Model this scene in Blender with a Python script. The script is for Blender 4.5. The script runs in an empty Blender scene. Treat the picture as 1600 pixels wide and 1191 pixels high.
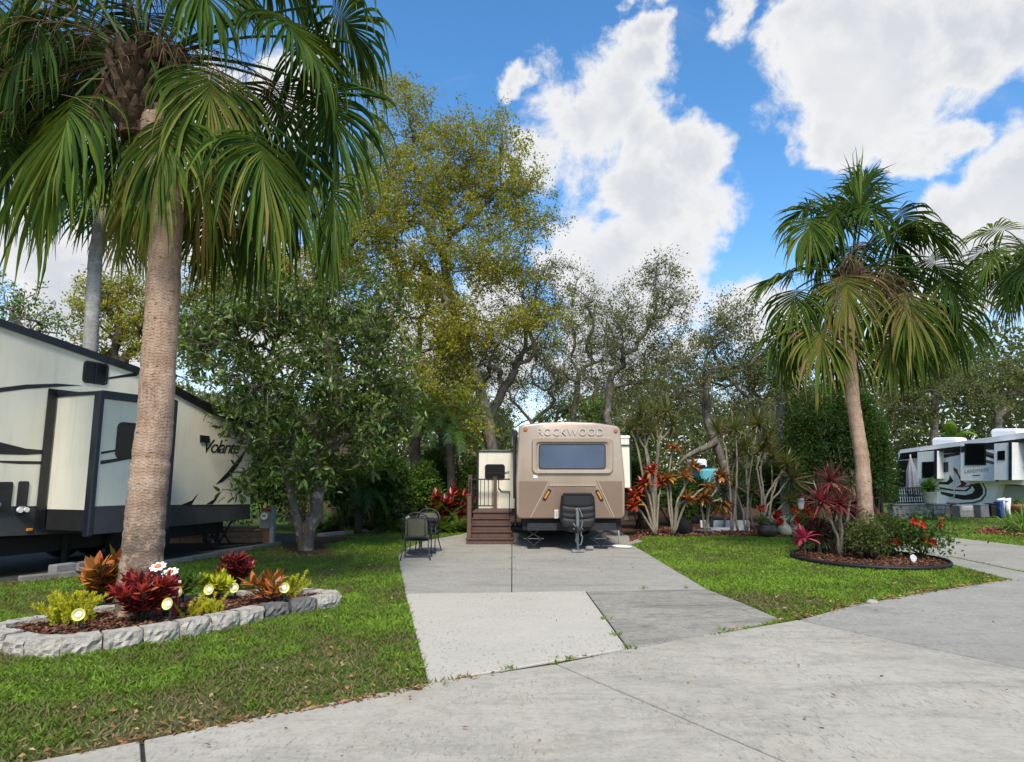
import bpy, math, random
import numpy as np
from mathutils import Vector, Matrix

# ------------------------------------------------------------------ camera, sky, sun, exposure
FPX = 1030.0                      # focal length in photo pixels (photo is 1600 x 1191)
PITCH = math.atan(150.0 / FPX)
EYE = 1.6
CP, SP = math.cos(PITCH), math.sin(PITCH)
sc = bpy.context.scene
cam_d = bpy.data.cameras.new('camera'); cam = bpy.data.objects.new('camera', cam_d)
sc.collection.objects.link(cam); sc.camera = cam
cam.location = (0, 0, EYE); cam.rotation_euler = (math.pi / 2 + PITCH, 0, 0)
cam_d.sensor_width = 36; cam_d.sensor_fit = 'HORIZONTAL'; cam_d.lens = 36 * FPX / 1600
cam_d.clip_end = 2000; cam_d.clip_start = 0.05

SUN_EL, SUN_AZ = math.radians(50), math.radians(178)     # azimuth clockwise from +Y
SUN_DIR = Vector((math.sin(SUN_AZ) * math.cos(SUN_EL), math.cos(SUN_AZ) * math.cos(SUN_EL), math.sin(SUN_EL)))
sd = bpy.data.lights.new('sun', 'SUN'); sd.energy = 2.55; sd.angle = math.radians(14); sd.color = (1.0, .925, .80)
so = bpy.data.objects.new('sun', sd); sc.collection.objects.link(so)
so.rotation_euler = (-SUN_DIR).to_track_quat('-Z', 'Y').to_euler(); so.location = (0, 0, 60)
sc.view_settings.view_transform = 'Standard'; sc.view_settings.look = 'None'
sc.view_settings.exposure = 0.93; sc.view_settings.gamma = 1
sc.cycles.use_denoising = True
sc.cycles.max_bounces = 6; sc.cycles.diffuse_bounces = 3; sc.cycles.glossy_bounces = 3
sc.cycles.transmission_bounces = 4; sc.cycles.transparent_max_bounces = 6

def ray(px, py):
    dx = (px - 800) / FPX; dy = (595.5 - py) / FPX
    return Vector((dx, CP - dy * SP, SP + dy * CP))
def G(px, py, z=0.0):
    d = ray(px, py); t = (z - EYE) / d.z
    return Vector((d.x * t, d.y * t, z))
def P(px, py, Y):
    d = ray(px, py); t = Y / d.y
    return Vector((d.x * t, Y, EYE + d.z * t))

class NT:
    """small wrapper that adds and wires nodes"""
    def __init__(s, tree): s.t = tree; tree.nodes.clear()
    def n(s, typ, ins=None, **kw):
        nd = s.t.nodes.new(typ)
        for k, v in kw.items(): setattr(nd, k, v)
        for k, v in (ins or {}).items():
            sock = nd.inputs[k]
            if isinstance(v, bpy.types.NodeSocket): s.t.links.new(v, sock)
            else: sock.default_value = v
        return nd
    def math(s, op, a, b=0.0, c=0.0, clamp=False):
        nd = s.n('ShaderNodeMath', {0: a, 1: b, 2: c}, operation=op, use_clamp=clamp); return nd.outputs[0]
    def ramp(s, fac, stops, interp='LINEAR'):
        nd = s.n('ShaderNodeValToRGB', {'Fac': fac}); r = nd.color_ramp; r.interpolation = interp
        while len(r.elements) < len(stops): r.elements.new(0.5)
        for e, (p, c) in zip(r.elements, stops):
            e.position = p; e.color = (*c, 1) if len(c) == 3 else c
        return nd.outputs['Color']
    def smooth(s, v, a, b):
        nd = s.n('ShaderNodeMapRange', {'Value': v, 'From Min': a, 'From Max': b}, interpolation_type='SMOOTHSTEP'); return nd.outputs[0]
    def mix(s, f, a, b, typ='MIX'):
        nd = s.n('ShaderNodeMix', None, data_type='RGBA', blend_type=typ)
        for i, v in ((0, f), (6, a), (7, b)):
            if isinstance(v, bpy.types.NodeSocket): s.t.links.new(v, nd.inputs[i])
            else: nd.inputs[i].default_value = (*v, 1) if isinstance(v, tuple) and len(v) == 3 else v
        return nd.outputs[2]
    def noise(s, vec, scale, detail=4, rough=.55, dist=0.0, out='Fac'):
        return s.n('ShaderNodeTexNoise', {'Vector': vec, 'Scale': scale, 'Detail': detail, 'Roughness': rough, 'Distortion': dist}).outputs[out]

# ---- sky with cumulus clouds, all of it on directions of the real sky
w = bpy.data.worlds.new('World'); sc.world = w; w.use_nodes = True
w.cycles.sampling_method = 'MANUAL'; w.cycles.sample_map_resolution = 512
k = NT(w.node_tree)
geo = k.n('ShaderNodeTexCoord').outputs['Generated']
nrm = k.n('ShaderNodeVectorMath', {0: geo}, operation='NORMALIZE').outputs[0]
sky = k.n('ShaderNodeTexSky', {'Vector': nrm}, sky_type='NISHITA', sun_disc=False, sun_elevation=SUN_EL, sun_rotation=SUN_AZ,
          altitude=0, air_density=1.0, dust_density=0.5, ozone_density=2.5).outputs[0]
sky = k.n('ShaderNodeHueSaturation', {'Saturation': 1.25, 'Value': 1.62, 'Hue': .497, 'Color': sky}).outputs[0]
sep = k.n('ShaderNodeSeparateXYZ', {0: nrm})
# (px, py, radius px): where the clouds stand in the sky, turned into directions
CLOUDS = [(845, 235, 85), (905, 190, 105), (965, 180, 95), (990, 115, 60), (990, 70, 34), (1000, 215, 60), (1000, 300, 70), (815, 135, 34),
          (1075, 255, 72), (1020, 330, 85), (1085, 335, 88), (960, 400, 95), (1060, 420, 100), (900, 400, 60), (1110, 400, 45), (960, 480, 130), (1060, 480, 90),
          (1270, 55, 90), (1360, 60, 130), (1460, 40, 120), (1560, 20, 130), (1300, 140, 105), (1390, 150, 110), (1470, 120, 80), (1280, 215, 60), (1330, 235, 55),
          (1440, 250, 42), (1480, 235, 40), (1600, 260, 85), (1560, 320, 80), (1500, 350, 70), (1640, 330, 130), (1540, 420, 120), (1450, 400, 60),
          (1125, 45, 46), (985, 0, 36), (1200, 500, 90), (1400, 560, 140),
          (545, 85, 46), (170, 240, 100), (260, 330, 130), (60, 470, 150), (180, 520, 130), (420, 480, 130), (470, 180, 70), (330, 180, 70), (800, 520, 130), (650, 560, 150),
          (-200, 200, 200), (1800, 100, 160), (500, -400, 260), (1200, -500, 260)]
acc = None
wob = k.n('ShaderNodeTexNoise', {'Vector': nrm, 'Scale': 4.5, 'Detail': 7, 'Roughness': .58}).outputs['Color']
wv = k.n('ShaderNodeVectorMath', {0: wob, 1: (.5, .5, .5)}, operation='SUBTRACT').outputs[0]
wv = k.n('ShaderNodeVectorMath', {0: wv, 3: .22}, operation='SCALE').outputs[0]
dirw = k.n('ShaderNodeVectorMath', {0: nrm, 1: wv}, operation='ADD').outputs[0]
for (cx, cy, r) in CLOUDS:
    d = ray(cx, cy); ln = d.length; d.normalize()
    rr = r * 1.14 / FPX / ln
    dist = k.n('ShaderNodeVectorMath', {0: dirw, 1: tuple(d)}, operation='DISTANCE').outputs['Value']
    v = k.math('MULTIPLY_ADD', dist, -1.0 / rr, 1.0)
    acc = v if acc is None else k.math('SMOOTH_MAX', acc, v, .25)
# more clouds behind the viewer, for what the windows mirror
back = k.smooth(k.noise(nrm, 2.3, 3, .55), .50, .66)
back = k.math('MULTIPLY', back, k.smooth(sep.outputs['Y'], .15, -.25))
acc = k.math('MAXIMUM', acc, k.math('MULTIPLY_ADD', back, 1.3, -.6))
n1 = k.noise(nrm, 8.5, 12, .64, .25)
n2 = k.noise(nrm, 3.2, 4, .55)
field = k.math('ADD', k.math('MULTIPLY', acc, .95), k.math('MULTIPLY_ADD', n1, 1.9, -1.02))
cover = k.smooth(field, .01, .42)
wisp = k.math('MULTIPLY', k.smooth(k.noise(k.n('ShaderNodeMapping', {0: nrm, 'Rotation': (0, .5, .3), 'Scale': (1, 2.2, 1)}).outputs[0], 4.2, 7, .62, .8), .54, .84), .22)
low = k.smooth(sep.outputs['Z'], .34, .02)
cover = k.math('MAXIMUM', cover, k.math('MULTIPLY', wisp, .9))
cover = k.math('MAXIMUM', cover, k.math('MULTIPLY', low, .62))
thick = k.smooth(field, .25, .85)
shade = k.math('MULTIPLY_ADD', k.noise(nrm, 4.2, 4, .5), -.55, 1.0)
shade = k.math('MULTIPLY', thick, k.smooth(shade, .52, .86))
ccol = k.mix(k.math('MULTIPLY', shade, 1.0), (6.0, 6.0, 6.05), (3.95, 4.2, 4.65))
skyc = k.mix(cover, sky, ccol)
bg = k.n('ShaderNodeBackground', {'Color': skyc, 'Strength': 0.080})
out = k.n('ShaderNodeOutputWorld', {'Surface': bg.outputs[0]})

# ------------------------------------------------------------------ helpers
COL = sc.collection
def tag(o, label=None, cat=None, group=None, kind=None):
    if label: o['label'] = label
    if cat: o['category'] = cat
    if group: o['group'] = group
    if kind: o['kind'] = kind
    return o
def thing(name, loc, label, cat, group=None):
    o = bpy.data.objects.new(name, None); COL.objects.link(o); o.location = loc; o.empty_display_size = .2
    return tag(o, label, cat, group)
def root_loc(o):
    while o.parent is not None: o = o.parent
    return Vector(o.location)
def copy_tree(o, parent=None):
    c = o.copy(); COL.objects.link(c)
    if parent is not None: c.parent = parent
    for ch in list(o.children): copy_tree(ch, c)
    return c

def link_mesh(name, V, Fc, mats, parent=None, tint=None, smooth=False, fm=None, org=None, quads=True):
    """V (n,3) array in world (or, for prototypes, root) coordinates; Fc list of tuples or (m,k) array"""
    V = np.asarray(V, dtype=np.float64).reshape(-1, 3)
    me = bpy.data.meshes.new(name)
    if parent is not None: o0 = np.array(root_loc(parent))
    elif org is not None: o0 = np.array(org)
    else:
        lo, hi = V.min(0), V.max(0); o0 = np.array([(lo[0] + hi[0]) / 2, (lo[1] + hi[1]) / 2, lo[2]])
    L = (V - o0).astype(np.float32)
    if isinstance(Fc, np.ndarray):
        m, kk = Fc.shape
        me.vertices.add(len(L)); me.vertices.foreach_set('co', L.ravel())
        me.loops.add(m * kk); me.loops.foreach_set('vertex_index', Fc.astype(np.int32).ravel())
        me.polygons.add(m); me.polygons.foreach_set('loop_start', np.arange(m, dtype=np.int32) * kk)
        me.polygons.foreach_set('loop_total', np.full(m, kk, np.int32))
        me.update(calc_edges=True)
    else:
        me.from_pydata(L.tolist(), [], [tuple(f) for f in Fc]); me.update()
    if tint is not None:
        a = me.attributes.new('tint', 'FLOAT', 'POINT'); a.data.foreach_set('value', np.asarray(tint, dtype=np.float32))
    for m_ in (mats if isinstance(mats, (list, tuple)) else [mats]): me.materials.append(m_)
    if fm is not None: me.polygons.foreach_set('material_index', np.asarray(fm, dtype=np.int32))
    me.polygons.foreach_set('use_smooth', np.full(len(me.polygons), bool(smooth)))
    o = bpy.data.objects.new(name, me); COL.objects.link(o)
    if parent is not None: o.parent = parent
    else: o.location = o0
    return o

class MB:
    def __init__(s): s.V = []; s.F = []; s.T = []; s.M = []; s.m = 0
    def add(s, vs, fs, t=0.0):
        b = len(s.V); s.V += [tuple(v) for v in vs]; s.F += [tuple(b + i for i in f) for f in fs]
        s.T += [t] * len(vs) if not isinstance(t, (list, tuple)) else list(t); s.M += [s.m] * len(fs)
    def box(s, c, size, rz=0.0, M=None, t=0.0, bev=0.0):
        hx, hy, hz = size[0] / 2, size[1] / 2, size[2] / 2
        if bev > 0:
            b = min(bev, hx * .9, hy * .9, hz * .9); vs = []; idx = {}
            for sx in (-1, 1):
                for sy in (-1, 1):
                    for sz in (-1, 1):
                        for ax in range(3):
                            v = [sx * (hx - b), sy * (hy - b), sz * (hz - b)]; v[ax] += (sx, sy, sz)[ax] * b
                            idx[(sx, sy, sz, ax)] = len(vs); vs.append(v)
            fs = []
            for ax in range(3):
                o1, o2 = [a for a in range(3) if a != ax]
                for sg in (-1, 1):
                    q = []
                    for (a, b2) in ((-1, -1), (1, -1), (1, 1), (-1, 1)):
                        k3 = [0, 0, 0]; k3[ax] = sg; k3[o1] = a; k3[o2] = b2; q.append(idx[(*k3, ax)])
                    fs.append(q)
                for a in (-1, 1):
                    for b2 in (-1, 1):
                        k1 = [0, 0, 0]; k1[o1] = a; k1[o2] = b2
                        e = []
                        for sg in (-1, 1):
                            k3 = list(k1); k3[ax] = sg; e.append((idx[(*k3, o1)], idx[(*k3, o2)]))
                        fs.append([e[0][0], e[0][1], e[1][1], e[1][0]])
            for sx in (-1, 1):
                for sy in (-1, 1):
                    for sz in (-1, 1): fs.append([idx[(sx, sy, sz, a)] for a in range(3)])
        else:
            vs = [(x, y, z) for x in (-hx, hx) for y in (-hy, hy) for z in (-hz, hz)]
            fs = [(0, 1, 3, 2), (4, 6, 7, 5), (0, 4, 5, 1), (2, 3, 7, 6), (0, 2, 6, 4), (1, 5, 7, 3)]
        R = M if M is not None else Matrix.Rotation(rz, 3, 'Z')
        s.add([Vector(c) + R @ Vector(v) for v in vs], fs, t)
    def bar(s, p0, p1, wd, ht, t=0.0, up=Vector((0, 0, 1)), bev=0.0):
        p0, p1 = Vector(p0), Vector(p1); d = p1 - p0; L = d.length; d.normalize()
        sd_ = d.cross(up)
        if sd_.length < 1e-4: sd_ = Vector((1, 0, 0))
        sd_.normalize(); u = sd_.cross(d)
        M = Matrix((d, sd_, u)).transposed()
        s.box((p0 + p1) / 2, (L, wd, ht), M=M, t=t, bev=bev)
    def tube(s, pts, r, seg=8, t=0.0, cap=True, rfun=None):
        pts = [Vector(p) for p in pts]; n = len(pts)
        rs = r if isinstance(r, (list, tuple, np.ndarray)) else [r] * n
        d0 = (pts[1] - pts[0]).normalized()
        ref = Vector((0, 0, 1)) if abs(d0.z) < .9 else Vector((1, 0, 0))
        a = d0.cross(ref).normalized(); vs = []
        for i in range(n):
            d = (pts[min(i + 1, n - 1)] - pts[max(i - 1, 0)])
            d = d.normalized() if d.length > 1e-9 else d0
            a = (a - d * a.dot(d)); a = a.normalized() if a.length > 1e-6 else d.orthogonal().normalized()
            b = d.cross(a)
            for j in range(seg):
                th = 2 * math.pi * j / seg; rr = rs[i] * (rfun(i, th) if rfun else 1)
                vs.append(pts[i] + a * (math.cos(th) * rr) + b * (math.sin(th) * rr))
        fs = [(i * seg + j, i * seg + (j + 1) % seg, (i + 1) * seg + (j + 1) % seg, (i + 1) * seg + j) for i in range(n - 1) for j in range(seg)]
        if cap: fs += [tuple(range(seg))[::-1], tuple((n - 1) * seg + j for j in range(seg))]
        s.add(vs, fs, t)
    def lathe(s, c, prof, seg=24, t=0.0, sx=1.0, sy=1.0):
        c = Vector(c); vs = []
        for (r, z) in prof:
            for j in range(seg):
                th = 2 * math.pi * j / seg; vs.append(c + Vector((r * math.cos(th) * sx, r * math.sin(th) * sy, z)))
        n = len(prof)
        fs = [(i * seg + j, i * seg + (j + 1) % seg, (i + 1) * seg + (j + 1) % seg, (i + 1) * seg + j) for i in range(n - 1) for j in range(seg)]
        fs += [tuple(range(seg))[::-1], tuple((n - 1) * seg + j for j in range(seg))]
        s.add(vs, fs, t)
    def prism(s, pts, vec, t=0.0):
        """closed polygon pts (world points) pushed along vec"""
        pts = [Vector(p) for p in pts]; vec = Vector(vec); n = len(pts)
        vs = pts + [p + vec for p in pts]
        fs = [tuple(range(n)), tuple(range(2 * n - 1, n - 1, -1))] + [(i, i + n, (i + 1) % n + n, (i + 1) % n) for i in range(n)]
        s.add(vs, fs, t)
    def loft(s, rings, t=0.0, cap=True):
        n = len(rings[0]); vs = [p for r in rings for p in r]
        fs = [(i * n + j, i * n + (j + 1) % n, (i + 1) * n + (j + 1) % n, (i + 1) * n + j) for i in range(len(rings) - 1) for j in range(n)]
        if cap: fs += [tuple(range(n))[::-1], tuple((len(rings) - 1) * n + j for j in range(n))]
        s.add(vs, fs, t)
    def strip(s, pts, wid, side, t=0.0, fold=0.0, tt=None, fv=None):
        """leaf blade along pts, half widths wid, side vectors; fold lowers the edges"""
        n = len(pts); vs = []; ts = []
        for i in range(n):
            p = Vector(pts[i]); sv = Vector(side[i]) * wid[i]
            dn = (Vector((0, 0, -1)) if fv is None else fv[i]) * (wid[i] * fold)
            vs += [p - sv + dn, p, p + sv + dn]
            tv = t if tt is None else tt[i]; ts += [tv, tv, tv]
        fs = []
        for i in range(n - 1):
            a = i * 3; fs += [(a, a + 1, a + 4, a + 3), (a + 1, a + 2, a + 5, a + 4)]
        s.add(vs, fs, ts)
    def build(s, name, mat, parent=None, smooth=False, org=None):
        return link_mesh(name, s.V, s.F, mat, parent, s.T, smooth, s.M if isinstance(mat, (list, tuple)) else None, org)

def set_smooth_by_angle(o, deg=35):
    me = o.data; me.polygons.foreach_set('use_smooth', [True] * len(me.polygons))
    try: me.set_sharp_from_angle(angle=math.radians(deg))
    except Exception: pass
    return o

def text_mesh(name, body, size, M, mat, parent, ext=.004, shear=0.0, offset=0.0, spacing=1.0):
    cu = bpy.data.curves.new('lettering', 'FONT'); cu.body = body; cu.size = size; cu.extrude = ext; cu.shear = shear
    cu.align_x = 'CENTER'; cu.align_y = 'CENTER'; cu.offset = offset; cu.space_character = spacing; cu.resolution_u = 3
    tmp = bpy.data.objects.new('lettering', cu); COL.objects.link(tmp)
    dg = bpy.context.evaluated_depsgraph_get(); dg.update()
    me = bpy.data.meshes.new_from_object(tmp.evaluated_get(dg)); bpy.data.objects.remove(tmp)
    V = [M @ v.co for v in me.vertices]; Fc = [tuple(p.vertices) for p in me.polygons]
    return link_mesh(name, np.array([tuple(v) for v in V]), Fc, mat, parent)

# ------------------------------------------------------------------ materials
def mat_new(name):
    m = bpy.data.materials.new(name); m.use_nodes = True; return m, NT(m.node_tree)
def finish(k, bsdf, disp=None):
    k.n('ShaderNodeOutputMaterial', {'Surface': bsdf})
def paint(name, col, rough=.4, metal=0.0, var=.12, scale=3.0, bump=0.0, spec=.5, dirt=None, coat=0.0):
    m, k = mat_new(name)
    co = k.n('ShaderNodeTexCoord').outputs['Object']
    n = k.noise(co, scale, 6, .6)
    c0 = tuple(max(0, c * (1 - var)) for c in col); c1 = tuple(min(1, c * (1 + var)) for c in col)
    c = k.ramp(n, [(.3, c0), (.7, c1)])
    if dirt:
        st = k.noise(k.n('ShaderNodeMapping', {0: co, 'Scale': (6, 6, .45)}).outputs[0], 1.6, 6, .62)
        c = k.mix(k.math('MULTIPLY', k.smooth(st, .48, .78), dirt[1]), c, dirt[0])
    ins = {'Base Color': c, 'Roughness': k.math('MULTIPLY_ADD', n, .16, rough - .08), 'Metallic': metal, 'Specular IOR Level': spec, 'Coat Weight': coat, 'Coat Roughness': .1}
    if bump > 0:
        b = k.n('ShaderNodeBump', {'Height': k.noise(co, scale * 9, 5, .6), 'Strength': bump, 'Distance': .02}); ins['Normal'] = b.outputs[0]
    p = k.n('ShaderNodeBsdfPrincipled', ins); finish(k, p.outputs[0]); return m
def leafmat(name, cols, rough=.5, trans=.3, spec=.35, tcol=None):
    """cols: colours over the per-leaf attribute tint (0..1)"""
    m, k = mat_new(name)
    a = k.n('ShaderNodeAttribute', None, attribute_name='tint').outputs['Fac']
    c = k.ramp(a, [(i / max(1, len(cols) - 1), cc) for i, cc in enumerate(cols)])
    p = k.n('ShaderNodeBsdfPrincipled', {'Base Color': c, 'Roughness': rough, 'Specular IOR Level': spec})
    tc = k.mix(.6, c, (.30, .36, .03) if tcol is None else tcol)
    tr = k.n('ShaderNodeBsdfTranslucent', {'Color': tc})
    mx = k.n('ShaderNodeMixShader', {0: trans, 1: p.outputs[0], 2: tr.outputs[0]})
    finish(k, mx.outputs[0]); return m
def bark(name, c0, c1, scale=4.0, stretch=.25, bump=.7, lichen=None):
    m, k = mat_new(name)
    co = k.n('ShaderNodeTexCoord').outputs['Object']
    mp = k.n('ShaderNodeMapping', {0: co, 'Scale': (1, 1, stretch)}).outputs[0]
    n = k.noise(mp, scale * 3, 8, .65); n2 = k.noise(co, scale * .6, 4, .6)
    c = k.ramp(k.math('MULTIPLY_ADD', n2, .45, k.math('MULTIPLY', n, .6)), [(.35, c0), (.7, c1)])
    if lichen: c = k.mix(k.math('MULTIPLY', k.smooth(k.noise(co, scale * .9, 6, .65), .52, .66), .8), c, lichen)
    b = k.n('ShaderNodeBump', {'Height': n, 'Strength': bump, 'Distance': .04})
    p = k.n('ShaderNodeBsdfPrincipled', {'Base Color': c, 'Roughness': .9, 'Specular IOR Level': .2, 'Normal': b.outputs[0]})
    finish(k, p.outputs[0]); return m

def concrete(name, c0, c1, stain=.5, stain_col=(.10, .095, .085), tan=.25, scale=1.0, seed=0.0):
    m, k = mat_new(name)
    co = k.n('ShaderNodeTexCoord').outputs['Object']
    co = k.n('ShaderNodeVectorMath', {0: co, 1: (seed, seed * .7, 0)}, operation='ADD').outputs[0]
    big = k.noise(co, .55 * scale, 6, .62, .4); mid = k.noise(co, 3.2 * scale, 7, .65, .2); fine = k.noise(co, 85, 4, .7); grit = k.noise(co, 260, 2, .7)
    c = k.ramp(k.math('ADD', k.math('MULTIPLY', big, .6), k.math('MULTIPLY', mid, .4)), [(.32, c0), (.68, c1)])
    st = k.n('ShaderNodeMapping', {0: co, 'Rotation': (0, 0, .56), 'Scale': (.5, 2.0, 1)}).outputs[0]
    s1 = k.smooth(k.noise(st, 1.3, 9, .76, .8), .45, .70)
    c = k.mix(k.math('MULTIPLY', s1, k.math('MULTIPLY', stain, .72)), c, stain_col)
    s2 = k.smooth(k.noise(co, 1.9, 5, .6, .5), .54, .76)
    c = k.mix(k.math('MULTIPLY', s2, tan), c, (.44, .35, .22))
    scm = k.n('ShaderNodeMapping', {0: co, 'Rotation': (0, 0, .2), 'Scale': (34, 9, 1)}).outputs[0]
    scr = k.math('MULTIPLY', k.smooth(k.noise(scm, 1.0, 4, .7), .55, .64), k.smooth(k.noise(co, .9, 4, .6), .42, .56))
    c = k.mix(k.math('MULTIPLY', scr, .52), c, (.13, .12, .105))
    blot = k.smooth(k.noise(co, 7.0, 8, .78, .5), .48, .62)
    c = k.mix(k.math('MULTIPLY', blot, stain * .38), c, stain_col)
    sp = k.smooth(k.noise(co, 22, 5, .78), .53, .63)
    c = k.mix(k.math('MULTIPLY', sp, .27), c, (.15, .14, .12))
    pale = k.smooth(k.noise(co, 15, 5, .74), .54, .66)
    c = k.mix(k.math('MULTIPLY', pale, .30), c, (.58, .56, .51))
    vo = k.n('ShaderNodeTexVoronoi', {'Vector': co, 'Scale': 5.5, 'Randomness': 1.0}, feature='F1').outputs['Distance']
    dots = k.math('MULTIPLY', k.smooth(vo, .085, .03), k.smooth(mid, .47, .60))
    c = k.mix(k.math('MULTIPLY', dots, .8), c, (.07, .06, .05))
    wc = k.n('ShaderNodeVectorMath', {0: co, 1: k.n('ShaderNodeVectorMath', {0: k.noise(co, 2.5, 4, .6, out='Color'), 3: .55}, operation='SCALE').outputs[0]}, operation='ADD').outputs[0]
    ve = k.n('ShaderNodeTexVoronoi', {'Vector': wc, 'Scale': .42}, feature='DISTANCE_TO_EDGE').outputs['Distance']
    crack = k.math('MULTIPLY', k.smooth(ve, .009, .002), k.smooth(big, .46, .54))
    c = k.mix(k.math('MULTIPLY', crack, .18 * stain), c, (.09, .08, .07))
    c = k.mix(.20, c, k.ramp(grit, [(.3, (.2, .2, .2)), (.7, (1, 1, 1))]), 'MULTIPLY')
    h = k.math('ADD', k.math('MULTIPLY', fine, .5), k.math('MULTIPLY', mid, 1.1))
    b = k.n('ShaderNodeBump', {'Height': h, 'Strength': .6, 'Distance': .012})
    p = k.n('ShaderNodeBsdfPrincipled', {'Base Color': c, 'Roughness': .88, 'Specular IOR Level': .3, 'Normal': b.outputs[0]})
    finish(k, p.outputs[0]); return m

M = {}
M['lawn'], k = mat_new('lawn soil and turf')
co = k.n('ShaderNodeTexCoord').outputs['Object']
nA = k.noise(co, .8, 6, .6); nB = k.noise(co, 14, 6, .65); nC = k.noise(co, 60, 4, .7)
c = k.ramp(k.math('ADD', k.math('MULTIPLY', nB, .6), k.math('MULTIPLY', nC, .4)), [(.32, (.02, .045, .006)), (.5, (.065, .125, .014)), (.68, (.09, .18, .02))])
c = k.mix(k.math('MULTIPLY', k.smooth(nA, .42, .60), .8), c, (.11, .082, .048))
p = k.n('ShaderNodeBsdfPrincipled', {'Base Color': c, 'Roughness': .95, 'Specular IOR Level': .1, 'Normal': k.n('ShaderNodeBump', {'Height': nC, 'Strength': .6, 'Distance': .03}).outputs[0]})
finish(k, p.outputs[0])
M['road'] = concrete('road concrete', (.375, .343, .275), (.52, .476, .385), .58, (.17, .155, .13), .35)
M['slab_new'] = concrete('newer pale concrete', (.47, .434, .355), (.54, .497, .41), .14, (.22, .21, .19), .10, seed=3.1)
M['slab_old'] = concrete('old stained concrete', (.265, .245, .198), (.38, .352, .287), .85, (.085, .08, .07), .3, 1.3, 7.7)
M['slab_back'] = concrete('driveway concrete', (.31, .288, .235), (.41, .38, .315), .6, (.14, .13, .115), .3, seed=12.0)
M['slab_grey'] = concrete('grey weathered concrete', (.30, .28, .238), (.39, .366, .31), .5, (.13, .125, .11), .12, seed=21.0)
M['mulch'] = paint('bark mulch soil', (.085, .045, .028), .95, 0, .6, 14, .9, .1)
M['redmulch'] = paint('red mulch soil', (.20, .060, .032), .95, 0, .5, 14, .9, .1)
M['chips'] = leafmat('bark chips', [(.035, .018, .012), (.11, .048, .028), (.17, .075, .045), (.24, .13, .085)], .9, 0, .1)
M['redchips'] = leafmat('red bark chips', [(.10, .03, .02), (.2, .07, .045), (.28, .11, .075), (.34, .19, .14)], .9, 0, .1)
M['litter'] = leafmat('dead leaves', [(.11, .05, .025), (.23, .105, .04), (.33, .17, .07), (.38, .25, .11), (.42, .35, .16)], .8, .1, .2)
M['grass'] = leafmat('grass blades', [(.27, .20, .11), (.19, .155, .065), (.115, .15, .028), (.145, .25, .024), (.22, .345, .035)], .55, .35, .25)
M['cream'] = paint('cream fibreglass', (.745, .70, .575), .34, 0, .05, 1.5, 0, .4, ((.36, .34, .26), .28))
M['white'] = paint('white gelcoat', (.83, .83, .82), .28, 0, .05, 1.5, 0, .5, ((.4, .4, .4), .15))
M['black'] = paint('black trim', (.012, .012, .014), .38, 0, .3, 6)
M['navy'] = paint('blue black trim', (.012, .016, .028), .35, 0, .3, 6)
M['skirt'] = paint('dark grey skirt', (.045, .047, .052), .42, 0, .18, 3)
M['under'] = paint('black underframe', (.008, .008, .008), .7, 0, .4, 6)
M['rubber'] = paint('tyre rubber', (.012, .012, .012), .85, 0, .3, 30, .3)
M['steel'] = paint('grey steel', (.28, .29, .30), .42, .7, .2, 10)
M['dsteel'] = paint('dark painted steel', (.016, .017, .019), .5, .1, .3, 14)
M['glass'] = paint('dark tinted glass', (.004, .005, .007), .10, 0, .2, 2, 0, .22)
M['capglass'] = paint('blue tinted window', (.065, .09, .135), .22, 0, .3, 1.0, 0, .4)
M['tan'] = paint('champagne gelcoat', (.365, .285, .215), .26, .1, .05, 2, 0, .5, None, .3)
M['tanlow'] = paint('brown gelcoat', (.215, .143, .10), .30, .1, .05, 2, 0, .5, None, .25)
M['tandark'] = paint('dark tan gelcoat', (.20, .135, .098), .32, .1, .06, 2)
M['plastic'] = paint('black moulded plastic', (.006, .0063, .007), .62, 0, .25, 8, .1)
M['amber'] = paint('amber lens', (.55, .22, .02), .18, 0, .15, 8)
M['redlens'] = paint('red lens', (.35, .03, .01), .2, 0, .15, 8)
M['silver'] = paint('silver lettering', (.66, .59, .51), .25, .5, .1, 8)
M['deck'] = paint('brown composite decking', (.095, .05, .036), .6, 0, .22, 9, .35)
M['deckpost'] = paint('brown rail post', (.11, .06, .04), .55, 0, .15, 9)
M['stone'] = paint('whitewashed edging stone', (.42, .385, .33), .92, 0, .4, 5.5, 1.0, .2, ((.16, .145, .115), .75))
M['timber'] = paint('weathered landscape timber', (.19, .175, .15), .9, 0, .35, 6, .8, .2)
M['brickwall'] = paint('tan block wall', (.30, .20, .135), .9, 0, .3, 9, .6, .2)
M['greystone'] = paint('grey block wall', (.20, .20, .195), .92, 0, .3, 7, .7, .2)
M['block'] = paint('concrete block', (.24, .235, .225), .92, 0, .22, 9, .6, .2)
M['clay'] = paint('brown glazed pot', (.055, .04, .03), .45, 0, .4, 5, .25)
M['pale_clay'] = paint('pale cream pot', (.55, .54, .42), .6, 0, .15, 5, .2)
M['vase'] = paint('cream and green vase', (.46, .46, .30), .4, 0, .35, 4, .1)
M['whitemat'] = paint('white painted metal', (.76, .76, .74), .4, 0, .06, 5)
M['yellowcup'] = paint('pale yellow enamel', (.68, .62, .20), .4, 0, .1, 6)
M['greenstake'] = paint('dark green stake', (.015, .05, .03), .5, 0, .25, 8)
M['redpaint'] = paint('red enamel', (.32, .02, .025), .35, 0, .15, 6)
M['orangepaint'] = paint('orange enamel', (.55, .16, .03), .4, 0, .15, 6)
M['teal'] = paint('turquoise paint', (.10, .36, .42), .35, 0, .1, 4)
M['bluepaint'] = paint('blue plastic', (.03, .07, .22), .4, 0, .15, 4)
M['greyplastic'] = paint('grey plastic bin', (.14, .14, .145), .5, 0, .15, 5)
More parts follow.
